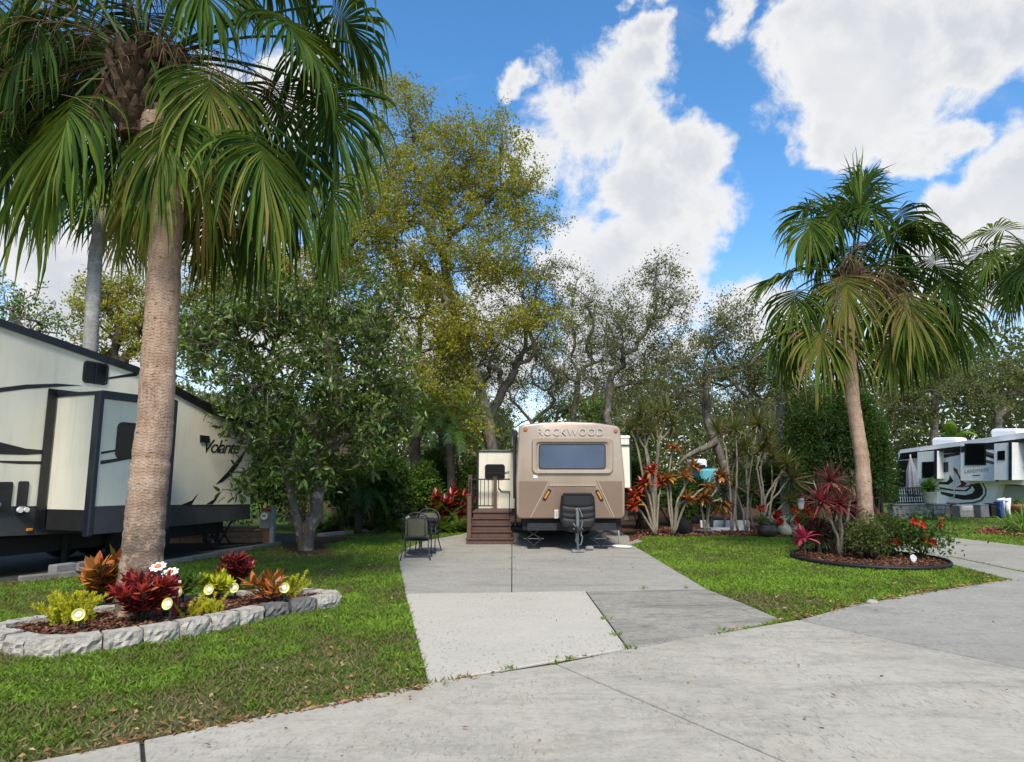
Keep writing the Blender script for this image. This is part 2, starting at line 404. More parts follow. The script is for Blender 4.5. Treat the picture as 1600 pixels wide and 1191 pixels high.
M['umbrella'] = paint('pinkish grey canvas', (.42, .38, .37), .8, 0, .1, 5)
M['decalbrown'] = paint('taupe decal', (.13, .10, .08), .35, 0, .1, 4)
M['decalred'] = paint('dark red decal', (.17, .02, .025), .35, 0, .1, 4)
M['decalsilver'] = paint('silver decal', (.42, .42, .40), .3, .3, .1, 4)
M['sling'] = paint('woven sling fabric', (.10, .095, .065), .85, 0, .3, 60, .4)
M['wire'] = paint('dark wrought iron', (.035, .036, .04), .45, .4, .25, 20)
M['meter'] = paint('grey utility box', (.27, .31, .32), .5, .2, .2, 8)
M['rust'] = paint('rusty metal', (.26, .10, .05), .8, .1, .4, 10, .4)
M['bark_oak'] = bark('grey oak bark', (.055, .045, .037), (.215, .185, .155), 4, .3, .8, (.25, .255, .225))
M['bark_dark'] = bark('dark bark', (.03, .024, .018), (.13, .105, .08), 4, .3, .8)
M['bark_mag'] = bark('mottled trunk bark', (.06, .046, .035), (.20, .165, .125), 5, .5, .6, (.42, .40, .37))
M['stem'] = bark('pale plant stem', (.15, .12, .085), (.36, .31, .24), 14, .6, .3)
M['stemdark'] = bark('dark plant stem', (.03, .022, .015), (.10, .075, .05), 12, .6, .3)
M['palmgrey'] = bark('grey palm bark', (.17, .16, .145), (.36, .345, .32), 3, 2.5, .5, (.42, .41, .39))
M['boots'] = bark('palm leaf boots', (.025, .015, .009), (.16, .10, .06), 7, .4, .8)
M['drybrown'] = leafmat('dry palm fibre', [(.06, .035, .02), (.14, .085, .045), (.22, .15, .085)], .9, .1, .1)

# trunk of the tall palms: rings, cracks, grey weathered foot
M['palmtrunk'], k = mat_new('ringed palm trunk')
co = k.n('ShaderNodeTexCoord').outputs['Object']; sx = k.n('ShaderNodeSeparateXYZ', {0: co})
wn = k.noise(k.n('ShaderNodeMapping', {0: co, 'Scale': (2.2, 2.2, .8)}).outputs[0], 2.0, 4, .6)
zz = k.math('ADD', sx.outputs['Z'], k.math('MULTIPLY', wn, .30))
ring = k.math('FRACT', k.math('MULTIPLY', zz, 27.0))
ringd = k.smooth(ring, .24, .0)
mp = k.n('ShaderNodeMapping', {0: co, 'Scale': (1, 1, .22)}).outputs[0]
fib = k.noise(mp, 34, 7, .68); blot = k.noise(co, 3.4, 6, .65, .3); pit = k.noise(k.n('ShaderNodeMapping', {0: co, 'Scale': (1, 1, 2.2)}).outputs[0], 15, 5, .6)
c = k.ramp(k.math('ADD', k.math('MULTIPLY', fib, .5), k.math('MULTIPLY', blot, .5)), [(.34, (.23, .142, .095)), (.50, (.40, .27, .19)), (.66, (.50, .37, .275))])
c = k.mix(k.math('MULTIPLY', k.math('MULTIPLY', ringd, k.smooth(pit, .42, .62)), .42), c, (.075, .05, .034))
c = k.mix(k.math('MULTIPLY', k.smooth(pit, .62, .70), .8), c, (.06, .036, .022))
foot = k.math('MULTIPLY', k.smooth(k.math('ADD', sx.outputs['Z'], k.math('MULTIPLY', blot, 1.1)), 2.15, 1.05), k.smooth(k.noise(co, 8, 6, .65), .40, .52))
c = k.mix(k.math('MULTIPLY', foot, .85), c, (.115, .092, .072))
lic = k.math('MULTIPLY', k.smooth(k.noise(co, 11, 6, .7, .2), .58, .66), .55)
c = k.mix(lic, c, (.43, .40, .36))
h = k.math('SUBTRACT', k.math('MULTIPLY', fib, .7), k.math('ADD', k.math('MULTIPLY', ringd, .28), k.math('MULTIPLY', k.smooth(pit, .6, .7), .8)))
p = k.n('ShaderNodeBsdfPrincipled', {'Base Color': c, 'Roughness': .92, 'Specular IOR Level': .15, 'Normal': k.n('ShaderNodeBump', {'Height': h, 'Strength': .7, 'Distance': .02}).outputs[0]})
finish(k, p.outputs[0])

M['frond'] = leafmat('palm frond', [(.014, .036, .009), (.028, .064, .013), (.055, .105, .018), (.105, .155, .025), (.19, .20, .045), (.27, .175, .075)], .68, .25, .08, (.25, .30, .02))
M['golden'] = leafmat('golden green leaves', [(.11, .14, .018), (.21, .23, .025), (.30, .30, .035), (.38, .36, .05), (.25, .29, .10)], .7, .42, .08, (.40, .36, .03))
M['olive'] = leafmat('olive grey leaves', [(.05, .075, .02), (.10, .13, .034), (.165, .185, .055), (.235, .22, .085)], .75, .35, .06, (.25, .24, .08))
M['dkgreen'] = leafmat('dark green leaves', [(.013, .034, .009), (.026, .066, .014), (.048, .108, .02), (.085, .165, .03)], .55, .28, .2)
M['glossy'] = leafmat('glossy leathery leaves', [(.022, .045, .011), (.046, .084, .016), (.082, .135, .026), (.13, .19, .045), (.24, .24, .065)], .34, .2, .36)
M['midgreen'] = leafmat('mid green leaves', [(.03, .07, .012), (.06, .13, .018), (.10, .19, .025), (.16, .26, .035)], .5, .3, .3)
M['brightgreen'] = leafmat('bright green leaves', [(.05, .11, .015), (.09, .19, .025), (.14, .27, .035), (.22, .34, .05)], .5, .35, .3)
M['chartreuse'] = leafmat('yellow green plumes', [(.24, .27, .012), (.40, .42, .018), (.54, .52, .025), (.62, .58, .06)], .6, .3, .2, (.5, .5, .03))
M['redcroton'] = leafmat('dark red leaves', [(.035, .010, .012), (.12, .014, .016), (.27, .022, .022), (.42, .05, .022), (.52, .20, .03)], .35, .2, .5, (.35, .05, .03))
M['orangecroton'] = leafmat('orange and green leaves', [(.05, .08, .015), (.11, .10, .02), (.34, .10, .02), (.52, .17, .03), (.50, .34, .06)], .35, .2, .5, (.4, .15, .03))
M['magenta'] = leafmat('pink red leaves', [(.10, .012, .03), (.30, .02, .05), (.46, .05, .09), (.55, .16, .18)], .4, .3, .4, (.5, .05, .08))
M['dracaena'] = leafmat('dark strap leaves', [(.03, .042, .018), (.065, .075, .028), (.115, .12, .04), (.19, .15, .06), (.17, .055, .045)], .42, .25, .4)
M['reddracaena'] = leafmat('red striped strap leaves', [(.045, .045, .02), (.07, .06, .03), (.15, .022, .03), (.28, .035, .05), (.26, .17, .11)], .42, .25, .4, (.35, .05, .05))
M['bush'] = leafmat('olive bush leaves', [(.03, .05, .014), (.065, .09, .024), (.11, .13, .04), (.17, .18, .065)], .6, .3, .15)
M['redflower'] = leafmat('red petals', [(.35, .015, .01), (.52, .04, .015), (.62, .12, .03)], .6, .3, .2, (.6, .06, .02))
# ------------------------------------------------------------------ plant generators
def unit(a): return a / np.maximum(np.linalg.norm(a, axis=-1, keepdims=True), 1e-9)
def leaf_cards(C, D, N, L, W, rs, tint, shape=0):
    """many leaves at once: C base (n,3), D axis, N rough normal, L, W (n,); returns V, F (quads), T"""
    n = len(C); D = unit(D); S = unit(np.cross(D, N)); U = np.cross(S, D)
    L = np.asarray(L)[:, None]; W = np.asarray(W)[:, None]
    if shape == 0:      # rhombic leaf folded on its spine: base, left, tip, right (bent)
        a = C; b = C + D * L * .45 + S * W * .5 + U * W * .12; c_ = C + D * L - U * L * .08; d = C + D * L * .45 - S * W * .5 + U * W * .12
        V = np.stack([a, b, c_, d], 1).reshape(-1, 3); F_ = np.arange(n * 4).reshape(n, 4)
        F_ = np.concatenate([F_[:, [0, 1, 2]], F_[:, [0, 2, 3]]], 0); T = np.repeat(tint, 4)
    else:               # longer oval leaf with a spine, arching
        a = C; m1 = C + D * L * .35 + U * L * .02; m2 = C + D * L * .72 - U * L * .03; tip = C + D * L - U * L * .16
        l1 = m1 + S * W * .46 + U * W * .16; r1 = m1 - S * W * .46 + U * W * .16
        l2 = m2 + S * W * .40 + U * W * .12; r2 = m2 - S * W * .40 + U * W * .12
        V = np.stack([a, m1, m2, tip, l1, r1, l2, r2], 1).reshape(-1, 3); b8 = np.arange(n)[:, None] * 8
        q = [(0, 4, 1), (0, 1, 5), (4, 6, 2), (4, 2, 1), (1, 2, 7), (1, 7, 5), (6, 3, 2), (2, 3, 7)]
        F_ = np.concatenate([b8 + np.array(t_) for t_ in q], 0); T = np.repeat(tint, 8)
    return V, F_, T

def grow(trunk, attract, rs, step=.45, wig=.16, tip_r=.007, expo=2.35, sag=0.0, back=.6):
    """space-filling limbs: trunk (list of Vector) then each attractor joins the nearest limb"""
    pos = [np.array(p) for p in trunk]; par = [-1] + list(range(len(trunk) - 1))
    dirs = [unit(np.array(trunk[min(i + 1, len(trunk) - 1)]) - np.array(trunk[max(i - 1, 0)])) for i in range(len(trunk))]
    first = max(1, int(len(trunk) * .45)); ends = []
    top = pos[-1]
    order = np.argsort(np.linalg.norm(attract - top, axis=1) + rs.rand(len(attract)) * 1.2)
    for ai in order:
        p = attract[ai]; A = np.array(pos[first:]); Dd = np.array(dirs[first:])
        v = p - A; dist = np.linalg.norm(v, axis=1); cosv = (v * Dd).sum(1) / np.maximum(dist, 1e-6)
        cost = dist * (1 + back * (1 - cosv))
        j = int(np.argmin(cost)) + first; d = dist[j - first]
        if d < step * .4: continue
        ns = max(2, int(d / step)); p0 = pos[j]; dj = dirs[j]; prev = j; L = d
        ctrl = p0 + dj * L * .35 + rs.randn(3) * wig * L * .3 + np.array([0, 0, sag * L])
        for s_ in range(1, ns + 1):
            t = s_ / ns
            q = (1 - t) ** 2 * p0 + 2 * t * (1 - t) * ctrl + t * t * p + (rs.randn(3) * wig * step * .55 if s_ < ns else 0)
            pos.append(q); par.append(prev); dirs.append(unit(q - pos[prev])); prev = len(pos) - 1
        ends.append(prev)
    n = len(pos); acc = np.zeros(n); kids = [[] for _ in range(n)]
    for i in range(n - 1, -1, -1):
        if acc[i] == 0: acc[i] = tip_r ** expo
        if par[i] >= 0: acc[par[i]] += acc[i]; kids[par[i]].append(i)
    return np.array(pos), par, acc ** (1 / expo), kids, ends, np.array(dirs)

def limb_mesh(mb, pos, par, rad, kids, r_base=None, rscale=1.0):
    todo = [(0, None)]
    while todo:
        st, frm = todo.pop(); ch = [st] if frm is None else [frm, st]; i = st
        while kids[i]:
            ks = sorted(kids[i], key=lambda q: -rad[q]); ch.append(ks[0])
            for q in ks[1:]: todo.append((q, i))
            i = ks[0]
        rr = [rad[q] * rscale for q in ch]
        if frm is not None: rr[0] = min(rr[0], rr[1] * 1.25)
        if frm is None and r_base is not None:
            for q in range(len(rr)): rr[q] = max(rr[q], 0) if q else rr[q]
        mx = max(rr)
        if len(ch) >= 2: mb.tube([pos[q] for q in ch], rr, 9 if mx > .08 else (6 if mx > .03 else 4), cap=False)

def blob_points(blobs, rs, dens=1.0):
    """blobs: (px, py, rx_px, ry_px, Y, rY, n) -> points in 3-D ellipsoids seen at those places"""
    out = []
    for (px, py, rx, ry, Y, rY, n) in blobs:
        n = max(1, int(n * dens)); v = unit(rs.randn(n, 3)) * (rs.rand(n, 1) ** .42)
        c_ = P(px, py, Y); sx_ = rx * Y / FPX; sz_ = ry * Y / FPX
        out.append(np.array(c_) + v * np.array([sx_, rY, sz_]))
    return np.concatenate(out, 0)

def tree(name, label, cat, group, trunk, blobs, bark_m, leaf_m, nleaf, lsize, seed, dens=1.0, sigma=.28, tip_r=.008, twig=3, twig_len=.5,
         wig=.16, shape=0, aspect=.5, expo=2.35, tint_lo=0.0, tint_hi=1.0, clump=.25, sag=0.0, droop=.0, rscale=1.0, trunk_r=None, flare=1.25):
    rs = np.random.RandomState(seed)
    trunk = [Vector(p) for p in trunk]
    tp = []                                              # resample the trunk path with a little wander
    for a, b in zip(trunk[:-1], trunk[1:]):
        m_ = max(2, int((b - a).length / .45))
        for q in range(m_): tp.append(a.lerp(b, q / m_) + Vector(rs.randn(3) * .03 * (0 if not tp else 1)))
    tp.append(trunk[-1])
    att = blob_points(blobs, rs, dens)
    pos, par, rad, kids, ends, dirs = grow(tp, att, rs, wig=wig, tip_r=tip_r, expo=expo, sag=sag)
    if trunk_r: rscale = trunk_r / rad[1]
    nt = len(tp)
    big = rad > .03
    sc_ = np.where(big, rscale, 1 + (rscale - 1) * np.clip(rad / .03, 0, 1)); rad = rad * sc_
    for q in range(min(4, nt)): rad[q] *= 1 + (flare - 1) * (1 - q / 4)
    root = thing(name, tp[0], label, cat, group)
    mb = MB(); limb_mesh(mb, pos, par, rad, kids)
    # twigs, then leaves along them
    tw_a = []; tw_b = []
    src = [i for i in range(nt, len(pos)) if rad[i] < .035]
    src = np.array(src if src else list(range(nt, len(pos))))
    pick = np.concatenate([np.repeat(np.array(ends), twig), src[rs.randint(0, len(src), max(1, int(len(ends) * twig * .8)))]])
    dd = unit(dirs[pick] * .7 + rs.randn(len(pick), 3) * .75 + np.array([0, 0, .15 - droop]))
    ln = twig_len * (.5 + rs.rand(len(pick)))
    a_ = pos[pick]; b_ = a_ + dd * ln[:, None]
    V = []; Fq = []
    s1 = unit(np.cross(dd, np.array([.3, .5, .8]))); s2 = np.cross(dd, s1); r0 = tip_r * .75
    tv = []
    for ang in (0, 2.094, 4.189):
        o_ = s1 * math.cos(ang) + s2 * math.sin(ang); tv.append(a_ + o_ * r0); 
    tv.append(b_)
    TV = np.stack(tv, 1).reshape(-1, 3); bi = np.arange(len(pick)) * 4
    b0 = len(mb.V); mb.V += [tuple(v) for v in TV]; mb.T += [0.0] * len(TV)
    for q in bi:
        q = int(q) + b0; mb.F += [(q, q + 1, q + 3), (q + 1, q + 2, q + 3), (q + 2, q, q + 3)]; mb.M += [0, 0, 0]
    mb.build('trunk', bark_m, root, smooth=True)
    wgt = (.06 + rs.rand(len(pick)) ** 3); wgt /= wgt.sum()
    if nleaf > 0:
        ti = rs.choice(len(pick), nleaf, p=wgt); f = rs.rand(nleaf, 1) ** .6
        C = a_[ti] * (1 - f) + b_[ti] * f + rs.randn(nleaf, 3) * sigma * .35
        D = dd[ti] * .5 + rs.randn(nleaf, 3) * .8 + np.array([0, 0, .1 - droop]); N = rs.randn(nleaf, 3) * .7 + np.array([0, 0, 1.0])
        L = lsize * (.6 + .8 * rs.rand(nleaf)); ct = rs.rand(len(pick))[ti]
        tint = np.clip(tint_lo + (tint_hi - tint_lo) * (ct * .55 + rs.rand(nleaf) * .45), 0, 1)
        Vl, Fl, Tl = leaf_cards(C, D, N, L, L * aspect, rs, tint, shape)
        link_mesh('crown', Vl, Fl, leaf_m, root, Tl)
    return root

def shrub(name, label, cat, group, base, rx, ry, h, leaf_m, nleaf, lsize, seed, shape=0, aspect=.5, lo=0.0, hi=1.0, bark_m=None, lumps=9, low=.12, up=.15, lr=1.0):
    """bush: stems fan out to lumps of leaves with uneven outline"""
    rs = np.random.RandomState(seed); base = Vector(base)
    root = thing(name, base, label, cat, group); mb = MB(); cs = []; rads = []
    for i in range(lumps):
        v = unit(rs.randn(3)); v[2] = abs(v[2]) * 1.1 - .25
        c_ = np.array(base) + np.array([v[0] * rx * .66, v[1] * ry * .66, h * (.52 + v[2] * (.42 if lr >= 1 else .50 * (.8 + .35 * rs.rand())))]); cs.append(c_); rads.append((.30 + .25 * rs.rand()) * lr)
        p1 = base + Vector((rs.randn() * .08, rs.randn() * .08, 0)); mid = p1.lerp(Vector(c_), .5) + Vector((rs.randn() * .1, rs.randn() * .1, h * .08))
        mb.tube([p1, mid, Vector(c_)], [.028, .02, .01], 5)
    mb.build('stem', bark_m or M['bark_dark'], root, True)
    ci = rs.randint(0, lumps, nleaf); cs = np.array(cs); rads = np.array(rads)
    v = unit(rs.randn(nleaf, 3)) * (rs.rand(nleaf, 1) ** .33)
    C = cs[ci] + v * rads[ci][:, None] * np.array([rx, ry, h * .62]) * 1.25
    C[:, 2] = np.maximum(C[:, 2], base.z + h * low * rs.rand(nleaf))
    D = v + rs.randn(nleaf, 3) * .7 + np.array([0, 0, up]); N = rs.randn(nleaf, 3) * .6 + np.array([0, 0, 1.0])
    L = lsize * (.6 + .7 * rs.rand(nleaf)); ct = rs.rand(lumps)[ci]
    tint = np.clip(lo + (hi - lo) * (ct * .4 + rs.rand(nleaf) * .6), 0, 1)
    V, F_, T = leaf_cards(C, D, N, L, L * aspect, rs, tint, shape)
    link_mesh('foliage', V, F_, leaf_m, root, T)
    return root

def rosette(mb, c, axis, n, L, W, a0, a1, droop, rs, t0=0.0, t1=1.0, segs=5, fold=.25, wprof=(.55, .95, 1.0, .8, .45, .03), jit=.12):
    c = Vector(c); axis = Vector(axis).normalized(); x = axis.orthogonal().normalized(); y = axis.cross(x)
    for i in range(n):
        f = (i + .5) / n; az = i * 2.39996 + rs.randn() * jit; an = a0 + (a1 - a0) * f + rs.randn() * jit
        h = x * math.cos(az) + y * math.sin(az); d = axis * math.cos(an) + h * math.sin(an)
        LL = L * (.75 + .4 * rs.rand()); p = c + h * .012; pts = [p]; sds = []; ds = d.copy()
        sv = d.cross(axis); sv = sv.normalized() if sv.length > 1e-3 else x
        for s_ in range(segs):
            ds = (ds + Vector((0, 0, -droop * (s_ + .5) / segs))).normalized(); p = p + ds * (LL / segs); pts.append(p)
        tv = t0 + (t1 - t0) * min(1, max(0, .3 * f + .7 * rs.rand()))
        wv_ = [W * wprof[int(round(q * (len(wprof) - 1) / segs))] * .5 for q in range(segs + 1)]
        mb.strip(pts, wv_, [sv] * (segs + 1), tv, fold)

def cane_plant(name, label, cat, group, base, canes, leaf_m, stem_m, rs, n=46, L=.42, W=.03, stem_r=.018, a0=.15, a1=2.0, droop=.35, t0=0, t1=1, wprof=None, org_lift=0):
    """canes: list of point lists (world); a leaf head sits at the end of each"""
    root = thing(name, base, label, cat, group)
    for pts in canes:
        pts = [Vector(p) for p in pts]
        q = []
        for a, b in zip(pts[:-1], pts[1:]):
            for s_ in range(4): q.append(a.lerp(b, s_ / 4) + Vector(rs.randn(3) * .008))
        q.append(pts[-1]); m_ = MB(); r = [stem_r * (1.15 - .55 * i / len(q)) for i in range(len(q))]
        m_.tube(q, r, 6); m_.build('stem', stem_m, root, True)
        h = MB(); ax = (pts[-1] - pts[-2]).normalized() + Vector((0, 0, .5))
        kw = dict(wprof=wprof) if wprof else {}
        rosette(h, pts[-1] - ax.normalized() * .06, ax, n, L, W, a0, a1, droop, rs, t0, t1, **kw)
        h.build('leaf_head', leaf_m, root)
    return root

# ------------------------------------------------------------------ fan palms
def fan_leaf(mb_l, base, az, el, Lp, R, sag, rs, t0, t1, nseg=40, g=.5, span=2.25, costa=.5, stiff=.55, wmul=1.0):
    """petiole, then a costapalmate fan whose free tips hang"""
    d = Vector((math.cos(az) * math.cos(el), math.sin(az) * math.cos(el), math.sin(el)))
    p = Vector(base); pts = [p]; n = 9
    for i in range(n):
        d = (d + Vector((0, 0, -sag * .38 * (i + 1) / n))).normalized(); p = p + d * (Lp / n); pts.append(p)
    side = d.cross(Vector((0, 0, 1))); side = side.normalized() if side.length > .05 else Vector((-math.sin(az), math.cos(az), 0))
    tw = rs.randn() * .25; side = (Matrix.Rotation(tw, 3, d) @ side).normalized()
    m_ = mb_l; m_.m = 1
    m_.tube(pts, [.030 - .014 * i / n for i in range(n + 1)], 5, t=.45)
    m_.m = 0
    cost = [p.copy()]; dc = d.copy(); cd = [dc.copy()]
    for i in range(6):
        dc = (dc + Vector((0, 0, -.34 * sag - .05))).normalized(); cost.append(cost[-1] + dc * (R * costa / 6)); cd.append(dc.copy())
    leaf_t = t0 + (t1 - t0) * rs.rand()
    for s_ in range(nseg):
        f = (s_ + .5) / nseg * 2 - 1; phi = f * span; ph = abs(f)
        ck = (1 - ph) ** .9 * 6; ci = min(5, int(ck)); o = cost[ci].lerp(cost[ci + 1], ck - ci); dcc = cd[ci]
        nn = side.cross(dcc).normalized()
        dd = (dcc * math.cos(phi * .92) + side * math.sin(phi * .92) - nn * (.30 * ph) + nn * .22 * math.sin(min(1, ph * 2) * 1.57)).normalized()
        Ls = R * (1.02 - .34 * ph ** 2) * (.92 + .16 * rs.rand()); ns = 8; q = o.copy(); ps = [q.copy()]; sds = []
        cur = dd.copy(); kink = rs.randint(4, 8) if rs.rand() < .25 else 99
        for i in range(ns):
            t = (i + 1) / ns
            gg = g * (max(0, t - stiff * .55) ** 1.5) * (.8 + .5 * rs.rand())
            if i == kink: gg += .7
            cur = (cur + Vector((0, 0, -gg)) + Vector(rs.randn(3) * .018)).normalized()
            q = q + cur * (Ls / ns); ps.append(q.copy())
        sdv = (nn.cross(dd)).normalized(); sg = []
        for i in range(ns + 1):
            tv = (ps[min(i + 1, ns)] - ps[max(i - 1, 0)]).normalized(); s2 = sdv - tv * sdv.dot(tv); sg.append(s2.normalized() if s2.length > 1e-4 else sdv)
        pitch_ = 2 * span / nseg
        wd = []
        for i in range(ns + 1):
            r_ = Ls * i / ns; full = min(r_ * pitch_ * .52 + .006, .030 * wmul); x_ = i / ns
            wd.append(full * (1.0 if x_ < .5 else max(.07, 1 - ((x_ - .5) / .5) ** 1.15)))
        tl = min(1, max(0, leaf_t + rs.randn() * .07)); br = .96 if rs.rand() < .5 else tl + .1
        m_.strip(ps, wd, sg, tl, .55, [tl if i < ns - 1 else min(1, (tl + br) / 2 if i < ns else br) for i in range(ns + 1)])

def fan_at(mb, C, H, dn, R, rs, tint, nseg=44, g=.6, face=.5, span=2.1, yaw=0.0, boot=.15, wmax=.0265):
    """fan whose stalk runs from the crown C to H; dn = how far the blade hangs (0 level, 1 straight down)"""
    C, H = Vector(C), Vector(H); o = H - C; oh = Vector((o.x, o.y, 0)); oh = oh.normalized() if oh.length > 1e-3 else Vector((0, -1, 0))
    base = C + oh * boot + Vector((0, 0, .05)); L = (H - base).length; d = (oh * (1 - abs(dn)) + Vector((0, 0, -dn))).normalized()
    mid = base.lerp(H, .5) + Vector((0, 0, .16 * L * (1 if dn > 0 else .2))) ; pts = [base * (1 - t) ** 2 + mid * 2 * t * (1 - t) + H * t * t for t in np.linspace(0, 1, 9)]
    mb.m = 1; mb.tube(pts, [.026 - .010 * i / 8 for i in range(9)], 5, t=.12); mb.m = 0
    perp = Vector((-oh.y, oh.x, 0)); sgn = 1 if perp.x >= 0 else -1
    side = (perp * (1 - face) + Vector((sgn, 0, 0)) * face); side = (Matrix.Rotation(yaw, 3, 'Z') @ side); side = (side - d * side.dot(d)).normalized()
    cost = [H.copy()]; dc = d.copy(); cd = [dc.copy()]
    for i in range(6):
        dc = (dc + Vector((0, 0, -.10))).normalized(); cost.append(cost[-1] + dc * (R * .42 / 6)); cd.append(dc.copy())
    if dn > .6: span = 1.62; R = R * 1.18
    for s_ in range(nseg):
        f = (s_ + .5) / nseg * 2 - 1; phi = f * span; ph = abs(f); ck = (1 - ph) ** .9 * 6; ci = min(5, int(ck)); q0 = cost[ci].lerp(cost[ci + 1], ck - ci); dcc = cd[ci]
        nn = side.cross(dcc).normalized()
        if nn.z < 0 and dn < .75: nn = -nn
        if nn.y > 0 and dn >= .75: nn = -nn
        dd = (dcc * math.cos(phi * .9) + side * math.sin(phi * .9) + nn * (.25 * math.sin(min(1, ph * 2) * 1.57) - .38 * ph)).normalized()
        if rs.rand() < .04: continue
        Ls = R * (1.02 - .22 * ph ** 2) * (.68 + .5 * rs.rand()); ns = 9; q = q0.copy(); ps = [q.copy()]; cur = dd.copy(); kink = rs.randint(4, 9) if rs.rand() < .22 else 99
        for i in range(ns):
            t = (i + 1) / ns; gg = g * (1.0 if dn > .15 else .35) * (max(0, t - .18) ** 1.15) * (.65 + .7 * rs.rand()) * .55
            if i == kink: gg += .8
            cur = (cur + Vector((0, 0, -gg)) + Vector(rs.randn(3) * (.02 + .06 * t))).normalized(); q = q + cur * (Ls / ns); ps.append(q.copy())
        sdv = nn.cross(dd).normalized(); sg = []; fvs = []; twist = rs.randn() * .65
        for i in range(ns + 1):
            tv = (ps[min(i + 1, ns)] - ps[max(i - 1, 0)]).normalized(); s2 = sdv - tv * sdv.dot(tv); s2 = s2.normalized() if s2.length > 1e-4 else sdv; s2 = Matrix.Rotation(twist * i / ns, 3, tv) @ s2; sg.append(s2); fvs.append(-(s2.cross(tv)))
        wd = [min(Ls * i / ns * (2 * span / nseg) * .52 + .006, wmax * R) * (1.0 if i / ns < .55 else max(.05, 1 - ((i / ns - .55) / .45) ** .9)) for i in range(ns + 1)]
        tl = min(1, max(0, tint + rs.randn() * .16)); br = .97 if rs.rand() < .18 else tl + .08
        mb.strip(ps, wd, sg, tl, 1.0, [tl if i < ns - 1 else min(1, (tl + br) / 2 if i < ns else br) for i in range(ns + 1)], fvs)

def fan_palm(name, label, group, path, radii, crown, fronds, seed, trunk_m, boots=True, aimed=(), R2=1.2, R=1.0, dead=10, nseg=40, g=.5, hide_trunk=False, boot_r=.2, boot_len=.8):
    rs = np.random.RandomState(seed)
    root = thing(name, path[0], label, 'palm tree', group)
    mb = MB(); n = len(path); pts = []; rr = []
    for i in range(n - 1):
        for s_ in range(8): pts.append(Vector(path[i]).lerp(Vector(path[i + 1]), s_ / 8)); rr.append(radii[i] + (radii[i + 1] - radii[i]) * s_ / 8)
    pts.append(Vector(path[-1])); rr.append(radii[-1]); pts2 = [pts[0]]; rr2 = [rr[0]]
    for a, b, r0, r1 in zip(pts[:-1], pts[1:], rr[:-1], rr[1:]):
        for s_ in range(1, 4): pts2.append(a.lerp(b, s_ / 3)); rr2.append((r0 + (r1 - r0) * s_ / 3) * (1 + .025 * rs.randn()))
    ph = rs.rand(8) * 6.28
    mb.tube(pts2, rr2, 26, rfun=lambda i, th: 1 + .02 * math.sin(3 * th + ph[0] + i * .11) + .018 * math.sin(5 * th + ph[1] - i * .21) + .014 * math.sin(9 * th + ph[2] + i * .5))
    mb.build('trunk', trunk_m, root, True)
    C = Vector(crown)
    if boots:
        b = MB(); nb = 70
        for i in range(nb):
            f = i / nb; az = i * 2.39996; z = C.z - boot_len + boot_len * 1.0 * f
            rad_ = boot_r * (.72 + .55 * math.sin(min(1, f * 1.15) * 2.4)); axp = Vector((C.x, C.y, z))
            o = axp + Vector((math.cos(az), math.sin(az), 0)) * rad_ * .62; ou = Vector((math.cos(az), math.sin(az), 0)); sv = Vector((-math.sin(az), math.cos(az), 0))
            h = .20 + .10 * rs.rand(); out_ = .045 + .05 * rs.rand(); wv_ = .075 + .025 * rs.rand()
            p0 = o - Vector((0, 0, .05)); p1 = o + ou * (rad_ * .42 + out_ * .5) + Vector((0, 0, h * .55)); p2 = o + ou * (rad_ * .42 + out_ * 1.3) + Vector((0, 0, h))
            th_ = ou * .03 - Vector((0, 0, .012))
            ring = lambda pc, w_: [pc - sv * w_, pc - sv * w_ * .2 + th_, pc + sv * w_ * .2 + th_, pc + sv * w_, pc - th_ * .4]
            b.loft([ring(p0, wv_ * 1.15), ring(p1, wv_ * .8), ring(p2, wv_ * .33)])
        pc = [(boot_r * .75, -boot_len), (boot_r * 1.0, -boot_len * .6), (boot_r * 1.05, -boot_len * .3), (boot_r * .8, 0), (boot_r * .3, .22)]
        b.lathe(C, pc, 14); b.build('boots', M['boots'], root)
    for (az, el, Lp, Rr, sag) in fronds:
        f = MB(); a = math.radians(az + rs.randn() * 4); e = math.radians(el + rs.randn() * 3)
        base = C + Vector((math.cos(a), math.sin(a), 0)) * boot_r * .5 + Vector((0, 0, .02 + .12 * (el / 90)))
        old = el < -5
        fan_leaf(f, base, a, e, Lp, R * Rr, sag, rs, .05 if not old else .15, .72 if not old else .85, nseg=nseg, g=g)
        f.build('frond', [M['frond'], M['midgreen']], root)
    for (hx, hy, dy, dn, Rr, tn, fc) in aimed:
        f = MB(); fan_at(f, C, P(hx, hy, C.y + dy), dn, R2 * Rr, rs, tn, nseg, g, fc, yaw=rs.randn() * .25, boot=boot_r * .6); f.build('frond', [M['frond'], M['midgreen']], root)
    # brown flower stalks and dead threads
    if dead:
        b = MB()
        for i in range(dead):
            az = rs.rand() * 6.28; el = rs.uniform(-.2, 1.1); d = Vector((math.cos(az) * math.cos(el), math.sin(az) * math.cos(el), math.sin(el))); p = C.copy(); pts = [p]; L = R * rs.uniform(.9, 1.7)
            for s_ in range(8):
                d = (d + Vector((0, 0, -.17))).normalized(); p = p + d * L / 8; pts.append(p)
            b.tube(pts, [.014 - .0013 * q for q in range(9)], 4, t=rs.rand() * .6)
            for q in range(3, 9):
                for k_ in range(5):
                    e2 = (Vector(rs.randn(3)) * .7 + d * .5 + Vector((0, 0, -.5))).normalized(); b.tube([pts[q], pts[q] + e2 * .16, pts[q] + e2 * .30 + Vector((0, 0, -.07))], [.005, .0035, .002], 3, t=rs.rand())
        b.build('flower_stalk', M['drybrown'], root)
    return root

